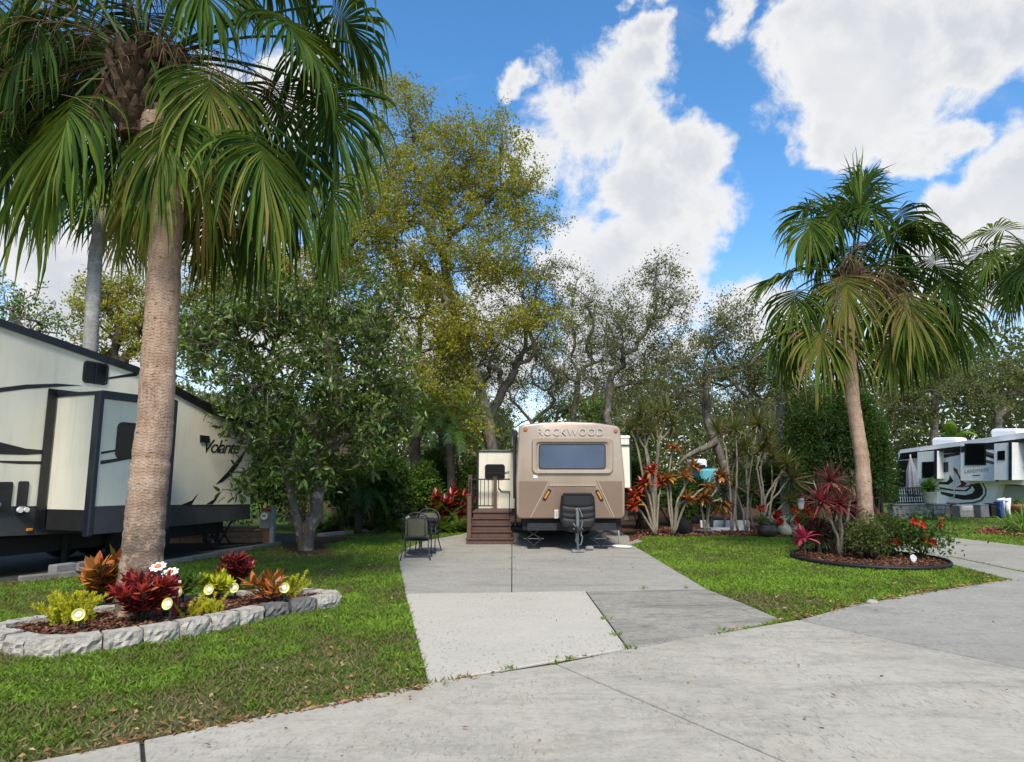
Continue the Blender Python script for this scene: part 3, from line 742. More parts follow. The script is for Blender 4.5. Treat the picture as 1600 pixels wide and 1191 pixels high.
def feather_palm(name, label, group, path, r, fronds, L, seed, leaf_m, trunk_m, nl=46, lw=.028, ll=.42):
    rs = np.random.RandomState(seed); root = thing(name, path[0], label, 'palm tree', group)
    mb = MB(); mb.tube(path, [r * (1.15 - .3 * i / len(path)) for i in range(len(path))], 10); mb.build('trunk', trunk_m, root, True)
    C = Vector(path[-1])
    for (az, el, sag) in fronds:
        a = math.radians(az); e = math.radians(el); d = Vector((math.cos(a) * math.cos(e), math.sin(a) * math.cos(e), math.sin(e))); p = C.copy(); pts = [p]; ds = [d.copy()]
        LL = L * (.8 + .4 * rs.rand())
        for s_ in range(14):
            d = (d + Vector((0, 0, -sag * (s_ + 2) / 14 * .22))).normalized(); p = p + d * LL / 14; pts.append(p); ds.append(d.copy())
        f = MB(); f.tube(pts, [.016 - .0009 * i for i in range(15)], 4, t=.5); tl = rs.rand() * .7
        for i in range(nl):
            t = (i + 2) / (nl + 2); x_ = t * 14; j = min(13, int(x_)); o = pts[j].lerp(pts[j + 1], x_ - j); dd = ds[j]
            sv = dd.cross(Vector((0, 0, 1))).normalized()
            for sg in (-1, 1):
                q = (dd * .75 + sv * sg * .8 + Vector((0, 0, .12 + .1 * rs.randn()))).normalized(); l_ = ll * math.sin(min(1, t * 1.5 + .25) * 1.57) * (1.1 - .65 * t)
                b1 = o + q * l_ * .5; b2 = o + q * l_ + Vector((0, 0, -l_ * .28))
                f.strip([o, b1, b2], [lw * .4, lw * .5, .002], [dd] * 3, min(1, max(0, tl + .15 * rs.randn())), .2)
        f.build('frond', leaf_m, root)
    return root

def fern(name, seed, L=.6, n=16, leaf_m=None, lo=0, hi=1):
    rs = np.random.RandomState(seed); root = thing(name, (0, 0, 0), None, 'fern'); f = MB()
    for i in range(n):
        az = i * 2.4 + rs.randn() * .2; el = rs.uniform(.6, 1.35); d = Vector((math.cos(az) * math.cos(el), math.sin(az) * math.cos(el), math.sin(el))); p = Vector((0, 0, 0)); pts = [p]; ds = [d.copy()]
        LL = L * (.7 + .5 * rs.rand())
        for s_ in range(8): d = (d + Vector((0, 0, -.17))).normalized(); p = p + d * LL / 8; pts.append(p); ds.append(d.copy())
        tl = lo + (hi - lo) * rs.rand()
        for i2 in range(20):
            t = (i2 + 1.5) / 21.5; x_ = t * 8; j = min(7, int(x_)); o = pts[j].lerp(pts[j + 1], x_ - j); sv = ds[j].cross(Vector((0, 0, 1))).normalized()
            for sg in (-1, 1):
                l_ = .085 * math.sin(math.pi * (.15 + .8 * t)) * L / .6
                f.strip([o, o + sv * sg * l_ * .6 + ds[j] * .008, o + sv * sg * l_ + Vector((0, 0, -.01))], [.013, .012, .002], [ds[j]] * 3, min(1, max(0, tl + .1 * rs.randn())), .1)
    f.build('foliage', leaf_m or M['midgreen'], root)
    return root

def plume_plant(name, loc, label, n, h, spread, seed, leaf_m, group=None):
    """foxtail fern: upright fuzzy plumes"""
    rs = np.random.RandomState(seed); root = thing(name, loc, label, 'plant', group); loc = np.array(loc)
    C = []; D = []; T = []
    for i in range(n):
        az = rs.rand() * 6.28; el = rs.uniform(.75, 1.5); d = np.array([math.cos(az) * math.cos(el), math.sin(az) * math.cos(el), math.sin(el)]); hh = h * (.55 + .5 * rs.rand()); o = loc + np.array([rs.randn() * spread * .22, rs.randn() * spread * .22, 0])
        tv = rs.rand()
        m_ = 150; f = rs.rand(m_) ** .8; bend = np.array([math.cos(az), math.sin(az), -.15]) * .18 * hh
        C.append(o + np.outer(f, d) * hh + np.outer(f ** 2, bend)); r_ = rs.randn(m_, 3); r_ -= np.outer(r_ @ d, d)
        D.append(unit(r_) * .8 + d * .75); T.append(np.clip(.15 + .45 * tv + .4 * f + rs.randn(m_) * .1, 0, 1))
    C = np.concatenate(C); D = np.concatenate(D); T = np.concatenate(T)
    L = .045 * (.7 + .6 * rs.rand(len(C))) * (h / .45)
    V, F_, T2 = leaf_cards(C, D, rs.randn(len(C), 3), L, L * .28, rs, T)
    link_mesh('foliage', V, F_, leaf_m, root, T2); return root

def croton(name, loc, label, leaf_m, seed, h=.45, heads=5, n=22, L=.20, W=.06, spread=.16, t0=0, t1=1, group=None, droop=.25, cat='plant'):
    rs = np.random.RandomState(seed); loc = Vector(loc); root = thing(name, loc, label, cat, group); st = MB(); f = MB()
    for i in range(heads):
        az = i * 2.4 + rs.rand(); r_ = spread * math.sqrt((i + .3) / heads); top = loc + Vector((math.cos(az) * r_, math.sin(az) * r_, h * (.62 + .38 * rs.rand()) * (1 - .2 * r_ / spread)))
        st.tube([loc + Vector((math.cos(az), math.sin(az), 0)) * .02, loc.lerp(top, .5) + Vector((0, 0, .03)), top], [.014, .011, .008], 5)
        for lv in range(3):
            rosette(f, loc.lerp(top, .45 + .275 * lv), ((top - loc).normalized() + Vector((0, 0, .6))).normalized(), n // 3 + (2 if lv == 2 else 0), L * (.8 + .2 * lv / 2), W, .2 if lv == 2 else .6, 1.2, droop * .4, rs, t0, t1, 5, .3, (.25, .75, 1.0, .95, .6, .05))
    st.build('stem', M['stemdark'], root, True); f.build('foliage', leaf_m, root); return root
# ------------------------------------------------------------------ the setting: ground, slabs, beds
def in_poly(x, y, poly):
    x = np.asarray(x); y = np.asarray(y); r = np.zeros(x.shape, bool); n = len(poly)
    for i in range(n):
        x0, y0 = poly[i][0], poly[i][1]; x1, y1 = poly[(i + 1) % n][0], poly[(i + 1) % n][1]
        if y0 == y1: continue
        c_ = ((y0 > y) != (y1 > y)) & (x < (x1 - x0) * (y - y0) / (y1 - y0) + x0); r ^= c_
    return r
def inset(poly, d):
    n = len(poly); A = sum(poly[i].x * poly[(i + 1) % n].y - poly[(i + 1) % n].x * poly[i].y for i in range(n)); sg = 1 if A > 0 else -1; out = []
    for i in range(n):
        p, a, b = poly[i], poly[i - 1], poly[(i + 1) % n]
        e1 = (p - a); e2 = (b - p); e1.z = e2.z = 0; e1.normalize(); e2.normalize()
        n1 = Vector((-e1.y, e1.x, 0)) * sg; n2 = Vector((-e2.y, e2.x, 0)) * sg; m_ = n1 + n2; q = max(.35, 1 + n1.dot(n2)); out.append(p + m_ * (d / q))
    return out
def slab(name, poly, mat, top=0.0, th=.12, gap=.012):
    poly = inset([Vector(p) for p in poly], gap); A = sum(poly[i].x * poly[(i + 1) % len(poly)].y - poly[(i + 1) % len(poly)].x * poly[i].y for i in range(len(poly)))
    if A < 0: poly = poly[::-1]
    b = inset(poly, .006); n = len(poly)
    mb = MB(); t1 = [Vector((p.x, p.y, top)) for p in b]; t0 = [Vector((p.x, p.y, top - .008)) for p in poly]; t2 = [Vector((p.x, p.y, top - th)) for p in poly]
    mb.add(t1 + t0 + t2, [tuple(range(n))] + [(n + i, n + (i + 1) % n, (i + 1) % n, i) for i in range(n)] + [(2 * n + i, 2 * n + (i + 1) % n, n + (i + 1) % n, n + i) for i in range(n)])
    return tag(mb.build(name, mat, org=(0, 0, 0)), kind='structure')

mb = MB(); mb.add([(-400, -400, -.022), (400, -400, -.022), (400, 400, -.022), (-400, 400, -.022)], [(0, 1, 2, 3)])
tag(mb.build('lawn_ground', M['lawn'], org=(0, 0, -.022)), kind='structure')

Ra, Rb, Rc, Rd = G(60, 1187), G(667, 1067), G(981, 1014), G(1245, 968.5)
far_l = Ra - (Rb - Ra) * 4; jr = G(1600, 1045); far_r = jr + (jr - Rd) * 2.5
J1a, J1b = G(222, 1156), G(225, 1191); j1 = J1b + (J1b - J1a) * 18
J2a, J2b = G(868, 1037), G(1230, 1191); j2 = J2b + (J2b - J2a) * 3
slab('road', [far_l, Ra, J1a, j1, Vector((-8, -6, 0))], M['road'])
slab('road', [J1a, Rb, J2a, j2, j1], M['road'])
slab('road', [J2a, Rc, Rd, jr, far_r, Vector((14, -6, 0)), j2], M['road'])
new_p = [G(633, 928), G(915, 923.5), G(981, 1013), G(668, 1066)]
old_p = [G(915, 923.5), G(1105, 920.5), G(1165, 944), G(1222, 968), G(1100, 994), G(981, 1013)]
bl_p = [G(633, 928), G(628, 903), G(624, 884), G(622, 868), G(636, 856), G(668, 844), G(720, 835), Vector((-1.0, 21.5, 0)), Vector((0.0, 21.5, 0)), G(799.5, 926)]
br_p = [G(799.5, 926), Vector((0.0, 21.5, 0)), Vector((3.2, 21.5, 0)), Vector((3.3, 17.0, 0)), G(985, 850), G(1003, 860), G(1045, 885), G(1105, 920.5), G(915, 923.5)]
slab('driveway', new_p, M['slab_new'], gap=.008); slab('driveway', old_p, M['slab_old'], gap=.008)
slab('driveway', bl_p, M['slab_back'], gap=.006); slab('driveway', br_p, M['slab_back'], gap=.006)
rd_low = [G(1247, 968.5), G(1330, 946), G(1420, 930), G(1500, 917), G(1578, 905), G(1530, 893), G(1480, 880), G(1440, 870), G(1480, 869), G(1600, 894), G(1900, 962), G(2150, 1150), G(1600, 1044.5)]
rd_up = [G(1300, 851), G(1400, 862), G(1440, 869.5), G(1480, 868.5), G(1600, 893), G(1900, 961), G(1960, 890), G(1750, 866), G(1600, 853), G(1480, 839), G(1400, 837), G(1300, 837)]
slab('side_driveway', rd_low, M['slab_grey']); slab('side_driveway', rd_up, M['slab_back'])
sheet_ = MB(); sheet_.add([(p.x, p.y, -.019) for p in (G(668, 1068), G(1224, 970), G(1105, 919), G(1000, 858), Vector((3.2, 21, 0)), Vector((-.9, 21, 0)), G(668, 846), G(626, 890))][::1], [tuple(range(8))])
for q_ in ((Ra, Rd, Rd + Vector((3, -9, 0)), Vector((-6, -6, 0))), (Rd, jr, far_r, Rd + Vector((3, -9, 0)))): sheet_.add([(p.x, p.y, -.0195) for p in q_], [(0, 1, 2, 3)])
tag(sheet_.build('road_bed', paint('dark joint dirt', (.022, .019, .015), .95, 0, .4, 8), org=(0, 0, -.019)), kind='structure')
# dark pad under the left trailer
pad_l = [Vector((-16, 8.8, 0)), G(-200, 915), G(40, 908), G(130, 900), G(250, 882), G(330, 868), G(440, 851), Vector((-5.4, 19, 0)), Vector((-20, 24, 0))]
slab('parking_pad', pad_l, paint('dark asphalt', (.045, .043, .04), .9, 0, .4, 4, .6, .2), top=-.004)
BED = [Vector((x, y, 0)) for x, y in ((-4.74, 6.40), (-4.42, 6.24), (-4.04, 6.24), (-3.62, 6.60), (-3.26, 7.02), (-2.98, 7.48), (-2.74, 7.95), (-2.30, 8.40), (-2.14, 8.68), (-2.32, 8.96), (-2.8, 9.1), (-3.5, 8.96), (-4.25, 8.4), (-4.75, 7.75), (-5.1, 7.25), (-5.3, 6.85), (-5.1, 6.55))]
RC = Vector((6.93, 13.25, 0)); RRX, RRY = 1.34, 1.5
RBED = [Vector((RC.x + RRX * math.cos(t), RC.y + RRY * math.sin(t), 0)) for t in np.linspace(0, 2 * math.pi, 40, endpoint=False)]
MULCH = [G(985, 846), G(1010, 838), G(1060, 838), G(1130, 836), G(1200, 838), G(1290, 838), G(1400, 834), Vector((14.5, 24.5, 0)), Vector((17, 41, 0)), Vector((2.9, 41, 0)), Vector((3.2, 18.5, 0))]
MAGB = [G(440, 851), G(452, 861), G(470, 866), G(500, 865), G(520, 861), G(500, 852), Vector((-4.2, 18, 0)), Vector((-5.4, 18.4, 0))]
FERNB = [G(495, 838), G(560, 831), G(625, 827), G(735, 832), Vector((-1.2, 22, 0)), Vector((2.5, 22, 0)), Vector((2.5, 41, 0)), Vector((-14, 41, 0)), Vector((-8, 24, 0)), Vector((-5.2, 18.6, 0))]
def sheet(name, poly, mat, z):
    A = sum(poly[i].x * poly[(i + 1) % len(poly)].y - poly[(i + 1) % len(poly)].x * poly[i].y for i in range(len(poly)))
    if A < 0: poly = poly[::-1]
    m_ = MB(); m_.add([(p.x, p.y, z) for p in poly], [tuple(range(len(poly)))]); return tag(m_.build(name, mat, org=(0, 0, z)), kind='structure')
sheet('soil', inset(BED, .12), M['mulch'], .095)
sheet('soil', RBED, M['mulch'], .02); sheet('soil', MULCH, M['mulch'], .004); sheet('soil', MAGB, M['mulch'], .006); sheet('soil', FERNB, M['mulch'], .008)
RM = [G(1520, 832), G(1545, 825), G(1620, 823), G(1760, 832), G(1700, 842), G(1600, 838)]
sheet('soil', RM, M['redmulch'], .012)

# ---- grass blades, one mass; dry patches belong to the turf itself
def vnoise(x, y, s, seed):
    rs = np.random.RandomState(seed); g = rs.rand(64, 64); u = x * s; v = y * s; i = np.floor(u).astype(int); j = np.floor(v).astype(int); fu = u - i; fv = v - j; fu = fu * fu * (3 - 2 * fu); fv = fv * fv * (3 - 2 * fv)
    i %= 64; j %= 64; i1 = (i + 1) % 64; j1 = (j + 1) % 64
    return g[i, j] * (1 - fu) * (1 - fv) + g[i1, j] * fu * (1 - fv) + g[i, j1] * (1 - fu) * fv + g[i1, j1] * fu * fv
NOGRASS = [new_p, old_p, bl_p, br_p, rd_low, rd_up, pad_l, BED, RBED, MULCH, MAGB, FERNB, RM]
road_side = lambda x, y: (Rd.x - Ra.x) * (y - Ra.y) - (Rd.y - Ra.y) * (x - Ra.x)      # > 0 beyond the road edge
def edge_dist(x, y): return road_side(x, y) / math.hypot(Rd.x - Ra.x, Rd.y - Ra.y)
def lawn_points(n, x0, x1, y0, y1, rs, pad=0.0):
    x = rs.uniform(x0, x1, n); y = rs.uniform(y0, y1, n); ok = edge_dist(x, y) > pad
    for pl in NOGRASS: ok &= ~in_poly(x, y, pl)
    ok &= np.abs(x) < y * .86 + .6
    return x[ok], y[ok]
def dryness(x, y):
    e = edge_dist(x, y)
    d = .45 * vnoise(x, y, 1.3, 3) + .35 * vnoise(x, y, 4.3, 4) + .30 * vnoise(x, y, 11., 41) - .05
    near = np.exp(-np.maximum(e, 0) / 1.1) * .52 * (x < 2.5) + np.exp(-((x + 2.2) ** 2 / 2.4 + (y - 5.3) ** 2 / .9)) * .28 + np.exp(-((x - 3.4) ** 2 / .5 + (y - 8.9) ** 2 / .9)) * .25 + np.exp(-((x + 4.2) ** 2 / .9 + (y - 13.3) ** 2 / 1.2)) * .2
    near = near - .10 * ((x > 1) & (y > 9))
    return (d - .5) * 1.55 + .43 + near
def grass(n, x0, x1, y0, y1, seed, hgt, wid):
    rs = np.random.RandomState(seed); x, y = lawn_points(n, x0, x1, y0, y1, rs, .01); d = dryness(x, y)
    keep = rs.rand(len(x)) > np.clip((d - .62) * 1.7, 0, .75); x, y, d = x[keep], y[keep], d[keep]; m_ = len(x)
    az = rs.rand(m_) * 6.283; D = np.stack([np.cos(az) * .9, np.sin(az) * .9, .35 + .9 * rs.rand(m_)], 1); N = rs.randn(m_, 3) * .4 + np.array([0, 0, 1.0])
    L = hgt * (.55 + .8 * rs.rand(m_)); W = wid * (.7 + .6 * rs.rand(m_))
    tint = np.clip(1.0 - .95 * (d - .14) + rs.randn(m_) * .15, 0, 1)
    C = np.stack([x, y, np.full(m_, -.022)], 1)
    return leaf_cards(C, D, N, L, W, rs, tint)
def cat_cards(lst):
    V = []; F_ = []; T = []; o = 0
    for v, f, t in lst: V.append(v); F_.append(f + o); T.append(t); o += len(v)
    return np.concatenate(V), np.concatenate(F_), np.concatenate(T)
parts_ = [grass(95000, -6.2, -.3, 3.8, 8.6, 1, .062, .013), grass(90000, -8, -.9, 8.0, 13, 2, .062, .015), grass(42000, -9, -1, 13, 20, 3, .06, .018),
          grass(110000, 1.5, 9.5, 7.0, 13.5, 5, .058, .015), grass(52000, 2.5, 14, 13.5, 19, 6, .058, .018), grass(30000, 8, 22, 17, 30, 7, .07, .028), grass(14000, 20, 36, 18, 34, 8, .08, .04)]
V, F_, T = cat_cards(parts_); tag(link_mesh('grass', V, F_, M['grass'], None, T, org=(0, 0, 0)), 'green turf with dry brown patches on both sides of the driveway', 'grass', kind='stuff')
# fallen leaves
rs = np.random.RandomState(11); L_ = []
def litter(x, y, z, sz, seed, lo=0, hi=1):
    r = np.random.RandomState(seed); n = len(x); az = r.rand(n) * 6.283; D = np.stack([np.cos(az), np.sin(az), .25 * r.randn(n)], 1); N = r.randn(n, 3) * .35 + np.array([0, 0, 1.0]); C = np.stack([x, y, np.full(n, z) + .012 * r.rand(n)], 1)
    return leaf_cards(C, D, N, sz * (.6 + .8 * r.rand(n)), sz * (.32 + .3 * r.rand(n)), r, np.clip(lo + (hi - lo) * r.rand(n), 0, 1), 0)
x, y = lawn_points(26000, -5, 9, 3.8, 16, rs); e = edge_dist(x, y); pr = np.exp(-np.maximum(e, 0) / .30) * .60 * (x < 8) + .032 + .12 * (dryness(x, y) > .78); kp = rs.rand(len(x)) < pr
L_.append(litter(x[kp], y[kp], .012, .052, 12))
t = rs.rand(520); ex = Ra.x + (Rd.x - Ra.x) * t; ey = Ra.y + (Rd.y - Ra.y) * t + rs.randn(520) * .028 + .02
t0_ = (Rb - Ra).dot(Rd - Ra) / (Rd - Ra).length_squared; kp = (t < t0_ - .004)
for pl in (new_p, old_p): kp &= ~in_poly(ex, ey, pl)
kp &= edge_dist(ex, ey) > -.05
L_.append(litter(ex[kp], ey[kp], .004, .05, 13, .0, .6))
q = [G(a, b) for a, b in ((1247, 968), (1330, 946), (1420, 930), (1500, 917), (1578, 905))]
for a, b in zip(q[:-1], q[1:]):
    t = rs.rand(60); L_.append(litter(a.x + (b.x - a.x) * t + rs.randn(60) * .05, a.y + (b.y - a.y) * t + rs.randn(60) * .05, .004, .06, 14 + int(a.x * 10), .1, .8))
sx = [G(a, b) for a, b in ((1073, 1067), (1258, 1127), (1280, 1139), (1003, 1063), (1250, 1044), (1300, 1060), (1307, 1092), (1382, 1059), (1572, 1081), (640, 1095), (915, 960), (700, 990), (870, 970), (760, 910), (690, 895), (720, 880), (1120, 940), (1160, 955), (715, 905), (1052, 890), (1365, 955), (1445, 956), (1550, 972), (330, 1170), (450, 1140), (720, 1140), (840, 1160))]
L_.append(litter(np.array([p.x for p in sx]), np.array([p.y for p in sx]), .006, .045, 15, 0, .35))
x = rs.uniform(-1.9, 2.5, 120); y = rs.uniform(11.5, 17, 120); L_.append(litter(x, y, .004, .035, 16, 0, .5))
V, F_, T = cat_cards(L_); tag(link_mesh('fallen_leaves', V, F_, M['litter'], None, T, org=(0, 0, 0)), 'brown and orange fallen leaves scattered along the lawn edges', 'leaves', kind='stuff')
def chips(name, poly, n, sz, seed, mat, z, label, zf=None):
    r = np.random.RandomState(seed); xs = [p.x for p in poly]; ys = [p.y for p in poly]; x = r.uniform(min(xs), max(xs), n); y = r.uniform(min(ys), max(ys), n); ok = in_poly(x, y, poly); x, y = x[ok], y[ok]; m_ = len(x)
    az = r.rand(m_) * 6.283; D = np.stack([np.cos(az), np.sin(az), .3 * r.randn(m_)], 1); N = r.randn(m_, 3) * .5 + np.array([0, 0, 1.0]); C = np.stack([x, y, z + .025 * r.rand(m_)], 1)
    V, F_, T = leaf_cards(C, D, N, sz * (.5 + r.rand(m_)), sz * .5 * (.5 + r.rand(m_)), r, r.rand(m_)); tag(link_mesh(name, V, F_, mat, None, T, org=(0, 0, 0)), label, 'mulch', kind='stuff')
chips('bark_mulch', inset(BED, .16), 9000, .055, 21, M['chips'], .097, 'dark brown bark mulch inside the stone edged bed')
chips('bark_mulch', inset(RBED, .06), 5500, .06, 22, M['chips'], .022, 'brown bark mulch inside the black rimmed round bed')
mfront = [G(985, 847), G(1010, 838.5), G(1060, 838.5), G(1130, 836.5), G(1200, 838.5), G(1290, 838.5), G(1300, 832), G(1130, 829), G(1060, 824), G(1000, 832)]
chips('red_mulch', mfront, 9000, .085, 23, M['redchips'], .01, 'reddish bark mulch along the back of the right lawn')
chips('red_mulch', RM, 3000, .11, 24, M['redchips'], .014, 'red bark mulch around the clump beside the far drive')

# ---- stones around the left bed, one block at a time
rs = np.random.RandomState(31); loop = BED; segs = []; per = 0
for a, b in zip(loop, loop[1:] + loop[:1]): segs.append((a, b, (b - a).length)); per += (b - a).length
nb = int(per / .335); stones = []
def along(d):
    d %= per
    for a, b, l in segs:
        if d <= l: return a.lerp(b, d / l)
        d -= l
    return segs[0][0]
where = ['front', 'end', 'back']
cen = Vector((-3.7, 7.6, 0))
for i in range(nb):
    a = along(per * (i + .02) / nb); b = along(per * (i + .975) / nb); m_ = MB(); d = (b - a); L = d.length; d.normalize(); nn = Vector((d.y, -d.x, 0))
    if nn.dot((a + b) / 2 - cen) < 0: nn = -nn
    hh = .135 + .012 * rs.rand(); dep = .21; NX, NZ = 9, 5; g_ = {}
    vs = []; fs = []
    def face(pf):
        b0 = len(vs)
        for iz in range(NZ):
            for ix in range(NX): vs.append(pf(ix / (NX - 1), iz / (NZ - 1)))
        for iz in range(NZ - 1):
            for ix in range(NX - 1): fs.append((b0 + iz * NX + ix, b0 + iz * NX + ix + 1, b0 + (iz + 1) * NX + ix + 1, b0 + (iz + 1) * NX + ix))
    rn = rs.randn(NZ, NX) * .010; rn[0] *= .6; top_n = rs.randn(NX) * .004
    ee = lambda f: .018 * max(0, abs(f - .5) * 2 - .75) / .25
    def outer(fx, fz):
        ix = int(round(fx * (NX - 1))); iz = int(round(fz * (NZ - 1))); bulge = .018 * math.sin(fz * 3.14) * math.sin(max(.05, min(.95, fx)) * 3.14)
        return a + d * (L * fx) + nn * (bulge + rn[iz, ix] - ee(fx) - (.014 if iz == NZ - 1 else 0)) + Vector((0, 0, -.02 + (hh + .02) * fz + (top_n[ix] if iz == NZ - 1 else 0)))
    face(outer)
    rt = rs.randn(NZ, NX) * .003
    def topf(fx, fz):
        ix = int(round(fx * (NX - 1))); iz = int(round(fz * (NZ - 1)))
        if iz == 0: return outer(fx, 1)
        return a + d * (L * (.5 + (fx - .5) * (1 - .12 * fz))) - nn * (dep * fz) + Vector((0, 0, hh + rt[iz, ix]))
    face(topf)
    face(lambda fx, fz: a + d * (L * (.5 + (fx - .5) * .88)) - nn * dep + Vector((0, 0, hh - (hh + .02) * fz)))
    for sgn in (0, 1):
        b0 = len(vs); vs += [outer(sgn, 0), outer(sgn, .5), outer(sgn, 1), a + d * (L * (.5 + (sgn - .5) * .88)) - nn * dep + Vector((0, 0, hh)), a + d * (L * (.5 + (sgn - .5) * .88)) - nn * dep + Vector((0, 0, -.02))]
        fs.append((b0, b0 + 1, b0 + 2, b0 + 3, b0 + 4))
    m_.add(vs, fs); dark = i in (7, 8, 9, 10)
    o = m_.build('edging_stone', M['stone'], smooth=False); stones.append(o)
    tag(o, None, 'edging stone', 'edging stones around the left flower bed')
stone_shaded = paint('shade painted edging stone', (.15, .145, .135), .92, 0, .45, 5.5, 1.0, .2)  # darker copy of the stone; shade of the right-facing end put into colour
for o in stones:
    c_ = Vector(o.location); side = 'front' if road_side(c_.x, c_.y) < road_side(cen.x, cen.y) else 'back'
    if c_.x > -2.9 and side == 'front': o.data.materials.clear(); o.data.materials.append(stone_shaded); o['label'] = 'stone block coloured dark for shade at the narrow right end of the left bed'
    elif side == 'front': o['label'] = 'whitewashed rough stone block along the front of the left bed'
    elif c_.x < -4.6: o['label'] = 'whitewashed stone block at the outer left end of the left bed'
    else: o['label'] = 'whitewashed stone block along the back of the left bed, behind its plants'

# ---- timber strip before the left trailer, edging by the ferns
mb = MB(); q = [G(x_, y_) for x_, y_ in ((-60, 914), (40, 907), (130, 899))]
def plank(pts, wd, ht, name, mat, label, cat):
    m_ = MB()
    for a, b in zip(pts[:-1], pts[1:]): m_.bar(a + Vector((0, 0, ht / 2 - .01)), b + Vector((0, 0, ht / 2 - .01)), wd, ht, bev=.01)
    return tag(m_.build(name, mat), label, cat)
plank([G(30, 909), G(165, 895)], .16, .09, 'landscape_timber', M['timber'], 'weathered timber lying left of the tall palm trunk', 'timber')
plank([G(252, 884), G(335, 869)], .17, .09, 'landscape_timber', M['timber'], 'weathered timber just right of the tall palm trunk', 'timber')
plank([G(338, 867.5), G(436, 851)], .14, .085, 'landscape_timber', M['timber'], 'weathered timber running to the grey utility box', 'timber')
plank([G(498, 839), G(560, 832.5)], .16, .10, 'edging_curb', M['block'], 'pale concrete kerb before the ferns, nearer the leathery tree', 'kerb')
plank([G(562, 832), G(626, 827)], .16, .10, 'edging_curb', M['block'], 'pale concrete kerb before the ferns, behind the patio table', 'kerb')
# black plastic rim of the round bed
mb = MB(); n = 60; rings = []
for i in range(n + 1):
    t = 2 * math.pi * i / n; u = Vector((math.cos(t), math.sin(t), 0)); c_ = RC + Vector((u.x * RRX, u.y * RRY, 0))
    rings.append([c_ + u * .016, c_ + u * .022 + Vector((0, 0, .05)), c_ + Vector((0, 0, .075)), c_ - u * .022 + Vector((0, 0, .05)), c_ - u * .016])
mb.loft(rings, cap=False); tag(mb.build('bed_edging', M['plastic'], smooth=True), 'black plastic edging ring of the round palm bed', 'bed edging')

# ------------------------------------------------------------------ vehicles
class PL:
    def __init__(s, p0, u): s.p0 = Vector(p0); s.u = Vector((u[0], u[1], 0)).normalized(); s.n = Vector((s.u.y, -s.u.x, 0))
    def hit(s, px, py, off=0.0):
        d = ray(px, py); o = Vector((0, 0, EYE)); t = ((s.p0 + s.n * off - o).dot(s.n)) / d.dot(s.n); return o + d * t
    def uz(s, p): return ((Vector(p) - s.p0).dot(s.u), p[2])
    def pt(s, u, z, off=0.0): q = s.p0 + s.u * u + s.n * off; return Vector((q.x, q.y, z))
def poly_on(mb, pl, pts, off, th=.004, t=0.0): mb.prism([pl.hit(a, b, off) + pl.n * th for a, b in pts], pl.n * -th, t)
def rrect(pl, u0, u1, z0, z1, r, off, n=5):
    out = []
    for (cu, cz, a0) in ((u1 - r, z1 - r, 0), (u0 + r, z1 - r, 90), (u0 + r, z0 + r, 180), (u1 - r, z0 + r, 270)):
        for i in range(n + 1):
            a = math.radians(a0 + 90 * i / n); out.append(pl.pt(cu + r * math.cos(a), cz + r * math.sin(a), off))
    return out
def window_on(pl, u0, u1, z0, z1, off, parent, frame_m=None, r=.07, split=None):
    f = MB(); f.loft([rrect(pl, u0, u1, z0, z1, r, off - .01), rrect(pl, u0, u1, z0, z1, r, off + .018), rrect(pl, u0 + .03, u1 - .03, z0 + .03, z1 - .03, r * .7, off + .018), rrect(pl, u0 + .035, u1 - .035, z0 + .035, z1 - .035, r * .7, off + .004)], cap=False)
    w_ = f.build('window', frame_m or M['black'], parent); g_ = MB(); g_.prism(rrect(pl, u0 + .03, u1 - .03, z0 + .03, z1 - .03, r * .7, off + .006), pl.n * -.012); g_.build('pane', M['glass'], w_)
    if split:
        s_ = MB(); s_.bar(pl.pt(split, z0 + .03, off + .010), pl.pt(split, z1 - .03, off + .010), .02, .012, up=pl.n); s_.build('divider', M['black'], w_)
    return w_

# ---- left: large fifth wheel, cream with black slide-out
La, Lb = Vector((-8.07, 10.8, 0)), Vector((-6.2, 15.6, 0)); L = PL(La, Lb - La)
T1 = thing('camper_trailer', (-8.5, 12.6, 0), 'cream trailer with black swooshes and a deep black trimmed slide-out, behind the tall palm', 'camper trailer')
def body_prism(pl, pts, depth, name, mat, parent, off=0.0):
    m_ = MB(); m_.prism([pl.hit(a, b, off) for a, b in pts], pl.n * -depth); return m_.build(name, mat, parent)
body_prism(L, [(-190, 436), (0, 505), (212, 578), (328, 638), (394, 668), (391, 788), (-190, 793)], 2.45, 'body', M['cream'], T1)
body_prism(L, [(-190, 793), (391, 788), (391, 811), (300, 820), (150, 832), (-190, 846)], 2.4, 'skirt', M['skirt'], T1, -.012)
m_ = MB(); poly_on(m_, L, [(-190, 429), (0, 499), (212, 573), (328, 632), (396, 664), (396, 672), (328, 646), (212, 584), (0, 511), (-190, 443)], -.01, .05); m_.build('roof_trim', M['black'], T1)
m_ = MB(); rp = [L.hit(a, b) for a, b in ((-190, 436), (0, 505), (212, 578), (328, 638), (394, 668))]
for a, b in zip(rp[:-1], rp[1:]): m_.prism([a + Vector((0, 0, .02)), b + Vector((0, 0, .02)), b + Vector((0, 0, .055)), a + Vector((0, 0, .055))], L.n * -2.44)
m_.build('roof', M['white'], T1)
